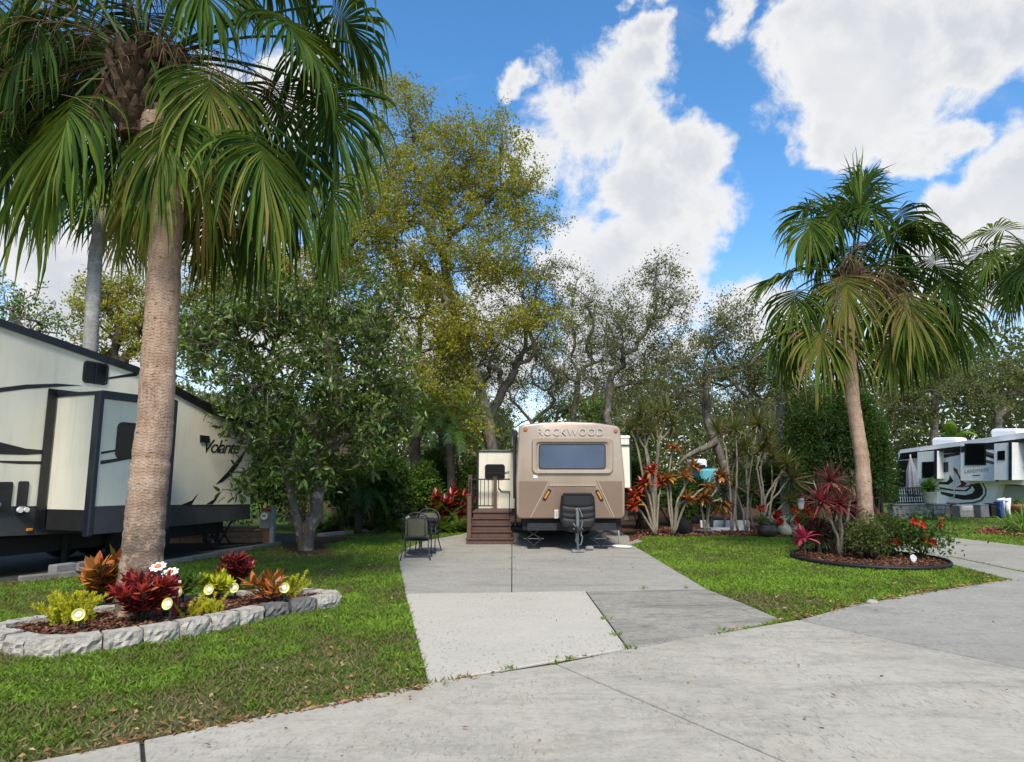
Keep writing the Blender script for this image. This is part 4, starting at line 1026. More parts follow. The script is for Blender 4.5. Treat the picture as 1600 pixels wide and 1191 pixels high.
for pp in ([(-60, 618), (0, 606), (40, 601), (90, 599.5), (128, 602.5), (90, 604.5), (40, 608), (0, 613), (-60, 626)], [(-80, 662), (0, 691), (40, 701), (74, 704), (73, 709), (40, 711), (0, 710), (-80, 704)], [(-80, 718), (0, 720), (72, 721), (72, 725.5), (30, 725), (0, 723), (-80, 721)],
           [(168, 590), (214, 582), (214, 588), (190, 590), (168, 593)], [(337, 757), (355, 738), (371, 718), (386, 700), (379, 715), (372, 728), (360, 743), (348, 753)], [(283, 789), (300, 782), (310, 771), (303, 782), (299, 789)], [(322, 788), (333, 781), (344, 770), (337, 782), (332, 788)]):
    m_ = MB(); poly_on(m_, L, pp, 0, .004); m_.build('swoosh_decal', M['black'], T1)
u0, z1 = L.uz(L.hit(131, 563)); u1, _ = L.uz(L.hit(168, 590)); _, z0 = L.uz(L.hit(131, 598)); window_on(L, u0, u1, z0, z1, 0, T1, split=(u0 + u1) / 2)
m_ = MB(); poly_on(m_, L, [(312, 680), (326, 681.5), (326, 692), (312, 691)], 0, .03); m_.build('vent', M['black'], T1)
c_ = L.hit(345, 699); Mx = Matrix((L.u, Vector((0, 0, 1)), L.n)).transposed().to_4x4(); Mx.translation = c_ + L.n * .004
text_mesh('lettering', 'Volante', .42, Mx, M['black'], T1, .003, .35, .0, .82)
for (xs, ys) in (((-30, 20), (753, 802)), ((23, 45), (752, 806))):
    q0 = L.uz(L.hit(xs[0], ys[1])); q1 = L.uz(L.hit(xs[1], ys[0])); d_ = MB(); d_.prism(rrect(L, q0[0], q1[0], q0[1], q1[1], .03, .02), L.n * -.03); dd_ = d_.build('compartment_door', M['black'], T1)
    h_ = MB(); h_.box(L.pt((q0[0] + q1[0]) / 2, q0[1] + .12, .03), (.10, .03, .06), math.atan2(L.u.y, L.u.x), bev=.008); h_.build('handle', M['steel'], dd_)
m_ = MB(); c_ = L.hit(30, 797, .03)
m_.tube([c_, c_ + L.n * .04], .045, 12); m_.tube([c_ + L.u * .10, c_ + L.u * .10 + L.n * .04], .04, 12); m_.build('hose_inlet', M['whitemat'], T1)
m_ = MB(); c_ = L.hit(46, 828); m_.box(c_, (.10, .03, .045), math.atan2(L.u.y, L.u.x), bev=.01); m_.build('marker_light', M['amber'], T1)
# slide-out
us = L.uz(L.hit(82, 700))[0]; off = .78
for _ in range(40):
    p_ = L.pt(us, 1.8, off); pxx = 800 + FPX * p_.x / (p_.y * CP + (p_.z - EYE) * SP)
    off += .01 if pxx < 149 else -.01
zt = L.hit(155, 613, off).z; zb = L.hit(150, 797, off).z; zsk = L.hit(158, 791, off).z; zsb = L.hit(158, 834, off).z; ue = L.uz(L.hit(269, 700, off))[0]
m_ = MB(); m_.prism([L.pt(us, zb, off), L.pt(ue, zb, off), L.pt(ue, zt, off), L.pt(us, zt, off)], L.n * -off); SL = m_.build('slide_out', M['cream'], T1)
m_ = MB(); m_.prism([L.pt(us + .02, zsb, off + .015), L.pt(ue, zsb, off + .015), L.pt(ue, zsk, off + .015), L.pt(us + .02, zsk, off + .015)], L.n * -.06); m_.build('slide_skirt', M['skirt'], SL)
m_ = MB()
m_.box(L.pt(us, (zt + zsb) / 2, off - .045), (.10, .15, zt - zsb + .06), math.atan2(L.u.y, L.u.x), bev=.02)
m_.box(L.pt(ue, (zt + zsb) / 2, off - .045), (.10, .15, zt - zsb + .06), math.atan2(L.u.y, L.u.x), bev=.02)
m_.prism([L.pt(us, zt - .10, off + .02), L.pt(ue, zt - .10, off + .02), L.pt(ue, zt + .04, off + .02), L.pt(us, zt + .04, off + .02)], L.n * -.05)
m_.prism([L.pt(us - .02, zt - .03, off), L.pt(us - .02, zt + .03, off), L.pt(us - .02, zt + .03, 0), L.pt(us - .02, zt - .03, 0)], L.u * .03)
m_.build('slide_trim', M['navy'], SL)
m_ = MB(); m_.prism([L.pt(us - .03, zb - .3, .03), L.pt(us - .17, zb - .3, .03), L.pt(us - .17, zt + .10, .03), L.pt(us - .03, zt + .10, .03)], L.n * -.03); m_.prism([L.pt(us - .17, zt + .10, .03), L.pt(ue + .1, zt + .10, .03), L.pt(ue + .1, zt + .0, .03), L.pt(us - .17, zt + .0, .03)], L.n * -.03); m_.build('slide_flange', M['black'], SL)
m_ = MB(); m_.prism([L.pt(us + .01, zb - .004, off - .03), L.pt(ue - .01, zb - .004, off - .03), L.pt(ue - .01, zsb + .05, off - .03), L.pt(us + .01, zsb + .05, off - .03)], L.n * -(off - .03)); m_.build('slide_underside', M['under'], SL)
u0, z1 = L.uz(L.hit(184, 659, off)); u1 = L.uz(L.hit(222, 690, off))[0]; z0 = L.hit(184, 717, off).z; window_on(L, u0, u1, z0, z1, off, SL, r=.1)
for pp in ([(158, 706), (184, 702), (184, 705), (158, 710)], [(157, 720), (185, 716), (215, 708), (215, 715), (185, 721), (157, 726)]): m_ = MB(); poly_on(m_, L, pp, off, .004); m_.build('swoosh_decal', M['black'], SL)
# chassis, wheels, jacks
m_ = MB(); ua = -1.6; ub = L.uz(Lb)[0] - .3
m_.prism([L.pt(ua, .30, -.35), L.pt(ub, .34, -.35), L.pt(ub, .62, -.35), L.pt(ua, .62, -.35)], L.n * -1.7); m_.build('chassis', M['under'], T1)
ang = math.atan2(L.u.y, L.u.x)
for uu in (L.uz(L.hit(212, 800))[0], L.uz(L.hit(254, 800))[0]):
    for o_ in (-.22, -1.95):
        c_ = L.pt(uu, .37, o_); wv_ = MB(); prof = [(.17, -.11), (.33, -.115), (.365, -.08), (.37, 0), (.365, .08), (.33, .115), (.17, .11)]
        R3 = Matrix.Rotation(ang, 3, 'Z') @ Matrix.Rotation(math.pi / 2, 3, 'X'); t_ = MB(); t_.lathe((0, 0, 0), prof, 24); t_.V = [tuple(c_ + R3 @ Vector(v)) for v in t_.V]; wh = t_.build('wheel', M['rubber'], T1, True)
        t_ = MB(); t_.lathe((0, 0, 0), [(.02, .125), (.10, .118), (.17, .10), (.17, -.10), (.02, -.11)], 16); t_.V = [tuple(c_ + R3 @ Vector(v)) for v in t_.V]; t_.build('rim', M['steel'], wh)
m_ = MB()
for px_ in (322, 341):
    b_ = L.hit(px_, 815, -.35); g_ = Vector((b_.x, b_.y, 0)); m_.bar(g_ + Vector((0, 0, .02)), b_, .07, .07); m_.box(g_ + Vector((0, 0, .012)), (.22, .22, .024), ang)
    m_.bar(g_ + Vector((0, 0, .04)), b_ + L.u * .42, .03, .03); m_.bar(b_ + Vector((0, 0, -.05)), g_ + L.u * .42 + Vector((0, 0, .04)), .03, .03)
m_.build('stabilizer_jack', M['under'], T1)
m_ = MB(); b_ = L.hit(105, 835, -.3); g_ = Vector((b_.x, b_.y, 0)); m_.bar(g_, b_ + Vector((0, 0, .2)), .09, .09); m_.build('landing_leg', M['under'], T1)
g_ = G(112, 902); m_ = MB(); m_.box(g_ + Vector((-.27, .22, .09)), (.42, .2, .19), ang, bev=.008); m_.box(g_ + Vector((-.12, .50, .09)), (.40, .19, .19), ang + .1, bev=.008); tag(m_.build('concrete_block', M['block']), 'grey concrete block pair on the ground under the left trailer', 'concrete block')
# cables below it
rs = np.random.RandomState(5); b_ = L.hit(300, 815, -.2)
for i, lab in enumerate(('black power cable looping from the left trailer to the ground', 'black water hose sagging below the left trailer skirt')):
    e_ = G(395 + 20 * i, 851); pts = []
    for s_ in range(16):
        t = s_ / 15; p_ = b_.lerp(e_, t); p_.z = max(.02, b_.z * (1 - t * 2.2) ** 2 if t < .45 else .02) + (.03 * i); p_ += Vector((.12 * math.sin(t * 9 + i), .1 * math.cos(t * 7), 0)); pts.append(p_)
    m_ = MB(); m_.tube(pts, .016, 6); tag(m_.build('power_cable' if i == 0 else 'water_hose', M['rubber'], smooth=True), lab, 'cable' if i == 0 else 'hose')
# low tan block wall behind it
a_, b_ = G(225, 853), G(412, 851); m_ = MB(); d_ = (b_ - a_)
for r_ in range(3):
    nb_ = 9; of = .5 * (r_ % 2)
    for i in range(nb_): p0 = a_ + d_ * max(0, (i - of) / nb_); p1 = a_ + d_ * min(1, (i + 1 - of - .02) / nb_); m_.bar(p0 + Vector((0, .5, .07 + .135 * r_)), p1 + Vector((0, .5, .07 + .135 * r_)), .16, .128, bev=.008)
tag(m_.build('block_wall', M['brickwall']), 'low tan block wall behind the left trailer undercarriage', 'wall')
# utility pedestal
g_ = G(418, 853); T = thing('utility_pedestal', g_, 'grey electric pedestal with round meter between left trailer and leathery tree', 'utility box'); m_ = MB()
m_.box(g_ + Vector((.10, 0, .42)), (.10, .14, .86), bev=.01); m_.build('post', M['meter'], T)
m_ = MB(); m_.box(g_ + Vector((-.06, -.02, .60)), (.24, .16, .40), bev=.015); m_.build('meter_box', M['block'], T)
m_ = MB(); c_ = g_ + Vector((-.06, -.10, .69)); m_.tube([c_, c_ + Vector((0, -.06, 0))], [.085, .08], 16); mm = m_.build('meter', M['whitemat'], T)
m_ = MB(); m_.box(c_ + Vector((0, -.065, .01)), (.08, .01, .035)); m_.build('dial', M['black'], mm)
m_ = MB(); m_.box(g_ + Vector((.115, -.03, .72)), (.05, .2, .42), bev=.008); m_.build('breaker_cover', paint('pale blue grey cover', (.20, .235, .235), .5), T)
m_ = MB(); m_.box(g_ + Vector((-.04, -.02, .84)), (.26, .2, .07), bev=.02); m_.build('top_cap', M['rust'], T)
m_ = MB(); m_.box(g_ + Vector((-.02, 0, .14)), (.14, .14, .36), bev=.01); m_.tube([g_ + Vector((-.3, -.05, .36)), g_ + Vector((-.1, -.05, .37)), g_ + Vector((.22, -.03, .36))], .02, 6); m_.build('outlet', M['rust'], T)
# ---- centre: travel trailer with champagne front cap
YF = 15.2
T2 = thing('travel_trailer', (1.35, 18.5, 0), 'tan fronted travel trailer with wide blue front window, parked on the driveway', 'travel trailer')
def Q(px, py, dy=0.0):
    p = P(px, py, YF); p.y += dy; return p
# outline of the cap in photo pixels (front plane), rounded corners
def round_poly(pts, rads, n=5):
    out = []; m_ = len(pts)
    for i in range(m_):
        p = Vector((*pts[i], 0)); a = Vector((*pts[i - 1], 0)); b = Vector((*pts[(i + 1) % m_], 0)); r = rads[i]
        u = (a - p).normalized(); v = (b - p).normalized(); s0 = p + u * r; s1 = p + v * r
        for k_ in range(n + 1):
            t = k_ / n; q = s0 * (1 - t) ** 2 + p * 2 * t * (1 - t) + s1 * t * t; out.append((q.x, q.y))
    return out
cap_px = round_poly([(811, 664), (850, 659.5), (890, 658.5), (930, 660), (969, 666), (977, 750), (977, 811), (807, 811), (806, 750)], [7, 4, 4, 4, 7, 6, 9, 9, 6])
cx_, cy_ = 891, 738
def cap_ring(s, dy): return [Q(cx_ + (x_ - cx_) * s, cy_ + (y_ - cy_) * s, dy) for x_, y_ in cap_px]
m_ = MB(); m_.loft([cap_ring(.965, 0), cap_ring(.985, .015), cap_ring(.996, .05), cap_ring(1.0, .11), cap_ring(1.0, .55)]); CAPO = set_smooth_by_angle(m_.build('front_cap', M['tan'], T2), 40)
c2 = MB(); c2.loft([cap_ring(.99, .55), cap_ring(.99, 7.0)]); c2.build('body', M['cream'], T2)
TH = -.003
def flat(mb, pts, dy=TH, th=.006, t=0.0): mb.prism([Q(a, b, dy) for a, b in pts], (0, th, 0), t)
# brown lower panels (two-tone) and ridges
m_ = MB(); flat(m_, [(811, 752), (858, 752), (828, 808.5), (812, 808.5), (810, 804)]); flat(m_, [(972, 752), (973, 804), (971, 808.5), (961, 808.5), (934, 752)]); flat(m_, [(857, 760), (930, 760), (956, 808.5), (832, 808.5)], TH, .006); m_.build('lower_panel', M['tanlow'], CAPO)
m_ = MB(); flat(m_, [(866, 760.3), (915, 760.3), (915, 806), (866, 806)], TH - .003, .006); m_.build('centre_panel', M['tandark'], CAPO)
m_ = MB()
for a, b in (((859.5, 750), (829, 809)), ((932.5, 750), (959.5, 809)), ((858, 759), (931, 759))):
    m_.bar(Q(*a, -.004), Q(*b, -.004), .035, .03, up=Vector((0, 1, 0)), bev=.009)
m_.build('ridge', M['tan'], CAPO)
# window with raised surround
def ring_px(pts, dy): return [Q(x_, y_, dy) for x_, y_ in pts]
def lerp_rr(x0, y0, x1, y1, r): return round_poly([(x0, y0), (x1, y0), (x1, y1), (x0, y1)], [r] * 4, 6)
o1 = lerp_rr(830.5, 683.5, 958.5, 741.5, 9); o2 = lerp_rr(832.5, 685.5, 956.5, 739.5, 8); o3 = lerp_rr(836.5, 690.5, 952.5, 736.5, 7); o4 = lerp_rr(840, 692.8, 948, 734, 6)
m_ = MB(); m_.loft([ring_px(o1, .002), ring_px(o2, -.055), ring_px([(x_, y_) for x_, y_ in o3], -.05), ring_px(o4, -.006)], cap=False); set_smooth_by_angle(m_.build('window_surround', M['tan'], CAPO), 30)
f1 = lerp_rr(841.5, 694, 946.5, 733, 6); f2 = lerp_rr(843, 695.3, 945, 731.8, 5)
m_ = MB(); m_.loft([ring_px(f1, .002), ring_px(f1, -.016), ring_px(f2, -.016), ring_px(f2, -.004)], cap=False); wf = m_.build('window', M['black'], T2)
m_ = MB(); m_.prism(ring_px(f2, -.010), (0, .011, 0)); m_.build('pane', M['capglass'], wf)
# raised name across the top, marker lamps, stickers
p_ = Q(891, 676, -.012); Mx = Matrix(((1, 0, 0, 0), (0, 0, -1, 0), (0, 1, 0, 0), (0, 0, 0, 1))); Mx.translation = p_
text_mesh('lettering', 'ROCKWOOD', .235, Mx, M['silver'], CAPO, .013, 0, -.004, 1.10)
for (a, b) in ((821, 671.5), (962, 674)):
    p_ = Q(a, b, 0); l_ = MB(); l_.tube([p_ + Vector((0, .01, 0)), p_ + Vector((0, -.012, 0))], [.05, .045], 14); lo = l_.build('marker_light', M['rust'], T2)
    l_ = MB(); l_.tube([p_ + Vector((0, -.01, 0)), p_ + Vector((0, -.03, 0))], [.026, .016], 12); l_.build('lens', M['amber'], lo)
for (a, b) in (((859.5, 765), (849.5, 782)), ((932, 766), (941, 783))):
    l_ = MB(); l_.bar(Q(*a, -.008), Q(*b, -.008), .085, .03, up=Vector((0, 1, 0)), bev=.014); lo = l_.build('marker_light', M['black'], T2)
    p0, p1 = Q(*a, -.026), Q(*b, -.026); l_ = MB(); l_.bar(p0.lerp(p1, .16), p0.lerp(p1, .84), .045, .02, up=Vector((0, 1, 0)), bev=.008); l_.build('lens', M['amber'], lo)
m_ = MB(); flat(m_, [(833.5, 742), (840, 742), (840, 747), (833.5, 747)], -.004); flat(m_, [(866.5, 796.5), (872, 796.5), (872, 810), (866.5, 810)], -.010, .008); m_.build('sticker', M['whitemat'], CAPO)
m_ = MB()
for i in range(5): flat(m_, [(867.3, 798.5 + i * 2.2), (871.2, 798.5 + i * 2.2), (871.2, 799.6 + i * 2.2), (867.3, 799.6 + i * 2.2)], -.013, .003)
m_.build('sticker_print', M['steel'], CAPO)
# gas bottle cover with three curved grooves
def cov(w0, y, dy): return [Q(900 + s_ * w0, y, dy) for s_ in (-1, -.8, -.45, 0, .45, .8, 1)]
prof = []
yt = 772.5; yb = 820
m_ = MB(); rings = []
for i, f in enumerate(np.linspace(0, 1, 22)):
    y_ = yt + (yb - yt) * f; w_ = 24.5 + 2.2 * math.sin(f * 2.6) - (2.2 if f < .04 else 0) - (1.5 if f > .95 else 0)
    ring = []
    for j in range(28):
        th = 2 * math.pi * j / 28; cxn = abs(math.cos(th)) ** .35 * (1 if math.cos(th) > 0 else -1); syn = abs(math.sin(th)) ** .35 * (1 if math.sin(th) > 0 else -1)
        yy = y_ + 3.6 * (1 - cxn ** 2) * (1 if .15 < f < .97 else .3)
        g2 = sum(math.exp(-((f - c0) / .028) ** 2) for c0 in (.34, .54, .72)); ins = .022 * g2 if syn < 0 else 0
        p_ = Q(900 + w_ * cxn, yy, 0); p_.y = YF - .34 + (.20 - ins) * syn * (1 if f > .03 else .8); ring.append(p_)
    rings.append(ring)
m_.loft(rings); set_smooth_by_angle(m_.build('bottle_cover', M['plastic'], T2), 50)
m_ = MB(); tp = Q(900, 771.5); m_.box((tp.x, YF - .33, tp.z), (.62, .34, .05), bev=.02); m_.build('cover_lid', M['plastic'], T2)
# A-frame, jack, chain, stabilizers, dark belly
zf = Q(900, 822).z; m_ = MB(); hitch = P(903, 826, 14.35); hitch.z = zf - .02
for s_ in (-1, 1): m_.bar(Vector((1.35 + s_ * .80, YF + 1.2, zf)), hitch, .07, .13)
m_.bar(Vector((.35, YF + .05, zf - .02)), Vector((2.35, YF + .05, zf - .02)), .08, .16); m_.box(hitch + Vector((0, -.12, .02)), (.12, .34, .1), bev=.02); m_.build('tongue_frame', M['dsteel'], T2)
m_ = MB(); m_.prism([Vector((.25, YF + .2, .40)), Vector((2.5, YF + .2, .40)), Vector((2.5, YF + .2, zf + .25)), Vector((.25, YF + .2, zf + .25))], (0, 6.3, 0)); m_.build('underbelly', M['under'], T2)
jk = P(903, 861, 14.5); jk.z = 0; m_ = MB(); jt = P(903.5, 797, 14.5).z
m_.tube([jk + Vector((0, 0, .02)), jk + Vector((0, 0, .42))], .026, 10); m_.tube([jk + Vector((0, 0, .38)), Vector((jk.x, jk.y, jt))], .037, 12); m_.box((jk.x, jk.y, jt + .01), (.085, .085, .06), bev=.012); m_.box((jk.x, jk.y, .5), (.2, .16, .03)); jo = m_.build('tongue_jack', M['steel'], T2)
m_ = MB(); h0 = Vector((jk.x, jk.y - .04, jt + .02)); m_.tube([h0, h0 + Vector((.03, -.05, .02)), h0 + Vector((.10, -.07, -.16))], .011, 6); m_.build('crank', M['steel'], jo)
m_ = MB(); m_.box(jk + Vector((0, 0, .035)), (.26, .2, .06), bev=.01); m_.build('jack_foot', M['block'], jo)
m_ = MB(); pts = []
for i in range(18):
    t = i / 17; pts.append(Vector((jk.x - .11 + .24 * t + .04 * math.sin(t * 12), jk.y - .07, .62 - .42 * math.sin(t * math.pi) + .05 * math.sin(t * 20))))
m_.tube(pts, .014, 6); m_.build('safety_chain', M['steel'], T2)
for (xl, xm, xr) in ((822, 834, 846), (925, 939, 952)):
    zt_ = Q(xl, 826).z; a_ = P(xl + 2, 828, YF + .1); b_ = P(xr - 2, 827, YF + .1); c_ = P(xl, 842, YF + .1); d_ = P(xr, 842, YF + .1); e_ = P(xm - 3, 854, YF + .1); f_ = P(xm + 3, 854, YF + .1); e_.z = f_.z = .03
    m_ = MB()
    for p0, p1 in ((a_, d_), (b_, c_), (c_, f_), (d_, e_)): m_.bar(p0, p1, .045, .02)
    m_.bar(e_ - Vector((.1, 0, .015)), f_ + Vector((.1, 0, -.015)), .2, .03); m_.tube([c_ - Vector((.05, 0, 0)), d_ + Vector((.05, 0, 0))], .012, 6); m_.build('stabilizer_jack', M['dsteel'], T2)
for X_ in (.62, 2.10):
    for Y_ in (19.2, 20.1):
        w_ = MB(); w_.lathe((0, 0, 0), [(.16, -.1), (.31, -.105), (.34, -.07), (.345, 0), (.34, .07), (.31, .105), (.16, .1)], 22); R3 = Matrix.Rotation(math.pi / 2, 3, 'Y'); w_.V = [tuple(Vector((X_, Y_, .345)) + R3 @ Vector(v)) for v in w_.V]; wo = w_.build('wheel', M['rubber'], T2, True)
        w_ = MB(); w_.lathe((0, 0, 0), [(.02, -.105), (.16, -.09), (.16, .09), (.02, .105)], 14); w_.V = [tuple(Vector((X_, Y_, .345)) + R3 @ Vector(v)) for v in w_.V]; w_.build('rim', M['steel'], wo)
# left slide-out (end wall with window), right slide-out
def slide(x0, x1, yt_, yb_, Y0, Y1, name='slide_out'):
    a_ = P(x0, yb_, Y0); b_ = P(x1, yt_, Y0); m_ = MB(); m_.box(((a_.x + b_.x) / 2, (Y0 + Y1) / 2, (a_.z + b_.z) / 2), (b_.x - a_.x, Y1 - Y0, b_.z - a_.z)); return m_.build(name, M['cream'], T2), a_, b_
S1, a_, b_ = slide(747.5, 812, 703.5, 797, 19.0, 22.0)
m_ = MB()
m_.box((a_.x - .03, 20.5, (a_.z + b_.z) / 2), (.07, 3.1, b_.z - a_.z + .06), bev=.015); m_.box(((a_.x + b_.x) / 2, 18.98, b_.z - .02), (b_.x - a_.x, .05, .025)); m_.box(((a_.x + b_.x) / 2, 18.99, a_.z + .02), (b_.x - a_.x, .04, .05))
m_.build('slide_trim', M['black'], S1); wpl = PL((a_.x, 19.0, 0), (1, 0)); q0 = P(757.5, 749.5, 19.0); q1 = P(789, 725.5, 19.0)
wo = window_on(wpl, q0.x - a_.x, q1.x - a_.x, q0.z, q1.z, 0, S1, r=.08)
m_ = MB(); m_.bar((q0.x + .03, 18.985, q0.z + (q1.z - q0.z) * .42), (q1.x - .03, 18.985, q0.z + (q1.z - q0.z) * .42), .02, .02); m_.build('crossbar', M['black'], wo)
m_ = MB(); k0 = P(779, 745, 18.97); k1 = P(779, 762, 18.97); k2 = P(783, 767, 18.97); k3 = P(796, 768, 18.97); m_.tube([k0, k1, k2, k3], .014, 6); k4 = P(781, 745, 18.97); k5 = P(789, 738, 18.97); k6 = P(796, 737, 18.97); m_.tube([k4, k5, k6], .012, 6); m_.build('grab_rail', M['black'], S1)
S2, a_, b_ = slide(960, 983.5, 686, 762, 17.4, 20.4); m_ = MB(); m_.box((b_.x + .012, 18.9, (a_.z + b_.z) / 2), (.045, 3.02, b_.z - a_.z + .05), bev=.01); m_.box((b_.x - .15, 17.38, b_.z - .16), (.3, .04, .02)); m_.build('slide_trim', M['black'], S2)
m_ = MB(); m_.box((b_.x - .16, 18.9, b_.z + .05), (.36, 3.0, .08), bev=.02); m_.build('slide_roof', M['white'], S2)
# awning arms, entry door side in black and cream along the left flank
xl = Q(807, 740).x
m_ = MB(); za = Q(811, 668).z; m_.tube([(xl - .04, YF + .55, za - .10), (xl - .04, YF + 5.6, za - .10)], .085, 10); m_.build('awning_roll', M['black'], T2)
m_ = MB()
for y_ in (YF + .65, YF + 5.4): m_.bar((xl - .05, y_, za - .12), (xl - .05, y_, 1.1), .05, .07)
m_.build('awning_arm', M['black'], T2)
m_ = MB(); m_.box((xl - .004, YF + 1.9, 1.62), (.03, .78, 1.85), bev=.01); dr = m_.build('door', M['black'], T2); m_ = MB(); m_.box((xl - .03, YF + 1.62, 1.45), (.04, .06, .14), bev=.01); m_.build('handle', M['steel'], dr)
m_ = MB(); m_.box((xl - .02, YF + .60, .95), (.05, .10, 1.0), bev=.02); m_.build('corner_trim', M['black'], T2)
# thin pole and white hose coil at its right corner
g_ = G(967, 852); m_ = MB(); m_.tube([g_, P(966, 812, g_.y)], .016, 8); m_.tube([g_ + Vector((-.35, 0, .42)), g_ + Vector((.02, 0, .36))], .014, 6); tag(m_.build('drain_pipe', M['whitemat'], smooth=True), 'thin pale standpipe below the right front corner of the tan trailer', 'pipe')
g_ = G(972, 856); m_ = MB(); pts = []
for i in range(60):
    t = i / 59 * 3.2 * 2 * math.pi; r_ = .20 + .02 * math.sin(t * 1.7); pts.append(g_ + Vector((r_ * math.cos(t), r_ * .8 * math.sin(t), .016 + .012 * i / 59 + .02 * max(0, math.sin(t * .5)))))
pts.append(g_ + Vector((-.7, .2, .02))); m_.tube(pts, .011, 6); tag(m_.build('hose_coil', M['whitemat'], smooth=True), 'coil of white hose on the concrete by the tan trailer', 'hose')
g_ = G(922, 861); m_ = MB(); m_.box(g_ + Vector((0, .1, .05)), (.18, .12, .09), .3, bev=.03); tag(m_.build('wheel_chock', M['block']), 'small grey block on the concrete beside the jack foot', 'chock')

# ---- deck with steps
D0 = G(765, 851).y; T = thing('deck_stairs', (-.5, 17, 0), 'brown deck steps with railing beside the tan trailer', 'steps')
xa, xb = G(728.5, 851).x, G(803, 851).x; zt_ = P(765, 799, D0 + 1.3).z; nst = 5; rise = zt_ / nst; run = .27
for i in range(nst):
    y0 = D0 + i * run; ins = .05 * min(i, 1) + .012 * i; z_ = rise * (i + 1); m_ = MB()
    m_.box(((xa + xb) / 2, y0 + run / 2 + .02, z_ - .016), (xb - xa - 2 * ins + .03, run + .05, .03), bev=.006); m_.build('tread', M['deck'], T)
    m_ = MB(); m_.box(((xa + xb) / 2, y0 + .045, z_ - .034 - (rise - .036) / 2), (xb - xa - 2 * ins, .03, rise - .036)); m_.build('riser', M['deck'], T)
    m_ = MB(); m_.box(((xa + xb) / 2, y0 + run / 2 + .07, (z_ - .034) / 2), (xb - xa - 2 * ins - .03, run, max(.05, z_ - .036))); m_.build('stringer', M['deckpost'], T)
yd = D0 + nst * run; m_ = MB()
for i in range(9): m_.box(((xa + xb) / 2, yd + .08 + i * .145, zt_ - .016), (xb - xa - .12, .139, .03), bev=.004)
m_.box(((xa + xb) / 2, yd + .68, zt_ * .5 - .03), (xb - xa - .2, 1.2, zt_ - .08)); m_.build('platform', M['deck'], T)
def post(px, y0, ztop, zbot, w_, mat, top=True, name='post'):
    x_ = P(px, 780, y0).x; m_ = MB(); m_.box((x_, y0, (ztop + zbot) / 2), (w_, w_, ztop - zbot), bev=.006); o = m_.build(name, mat, T)
    if top: m_ = MB(); m_.box((x_, y0, ztop + .015), (w_ + .03, w_ + .03, .03), bev=.008); m_.build('post_cap', mat, o)
    return x_
x1 = post(733.5, D0 + .10, P(733, 774, D0 + .1).z, 0, .10, M['deckpost'])
x2 = post(734.5, yd + .05, P(734, 744, yd).z, zt_ - .3, .095, M['deckpost'])
x3 = post(773.5, yd + 1.1, P(773, 747, yd + 1.1).z, zt_ - .02, .10, M['deckpost'])
zr = P(760, 749, yd + 1.1).z; m_ = MB(); xe = P(743, 749, yd + 1.1).x; xr_ = P(797, 749, yd + 1.1).x
m_.bar((xe, yd + 1.1, zr), (xr_, yd + 1.1, zr), .05, .035); m_.bar((xe, yd + 1.1, zt_ + .09), (x3, yd + 1.1, zt_ + .09), .04, .03)
m_.bar((x1, D0 + .1, P(733, 774, D0 + .1).z - .05), (x2, yd + .05, P(734, 744, yd).z - .07), .045, .04); m_.bar((x2, yd + .05, zr), (xe, yd + 1.1, zr), .045, .035); m_.build('handrail', M['black'], T)
for px_ in (751, 757, 763, 769): 
    m_ = MB(); x_ = P(px_, 770, yd + 1.1).x; m_.tube([(x_, yd + 1.1, zt_ + .09), (x_, yd + 1.1, zr)], .011, 6); m_.build('baluster', M['black'], T)
for f in (.2, .4, .6, .8):
    p0 = Vector((x2, yd + .05, 0)).lerp(Vector((xe, yd + 1.1, 0)), f); m_ = MB(); m_.tube([(p0.x, p0.y, zt_), (p0.x, p0.y, zr)], .011, 6); m_.build('baluster', M['black'], T)
px_ = 796; m_ = MB(); x_ = P(px_, 780, D0 + 1.0).x; m_.tube([(x_, D0 + 1.0, zt_ - .1), (x_, D0 + 1.0, P(796, 768, D0 + 1).z)], .012, 6); m_.build('baluster', M['black'], T)

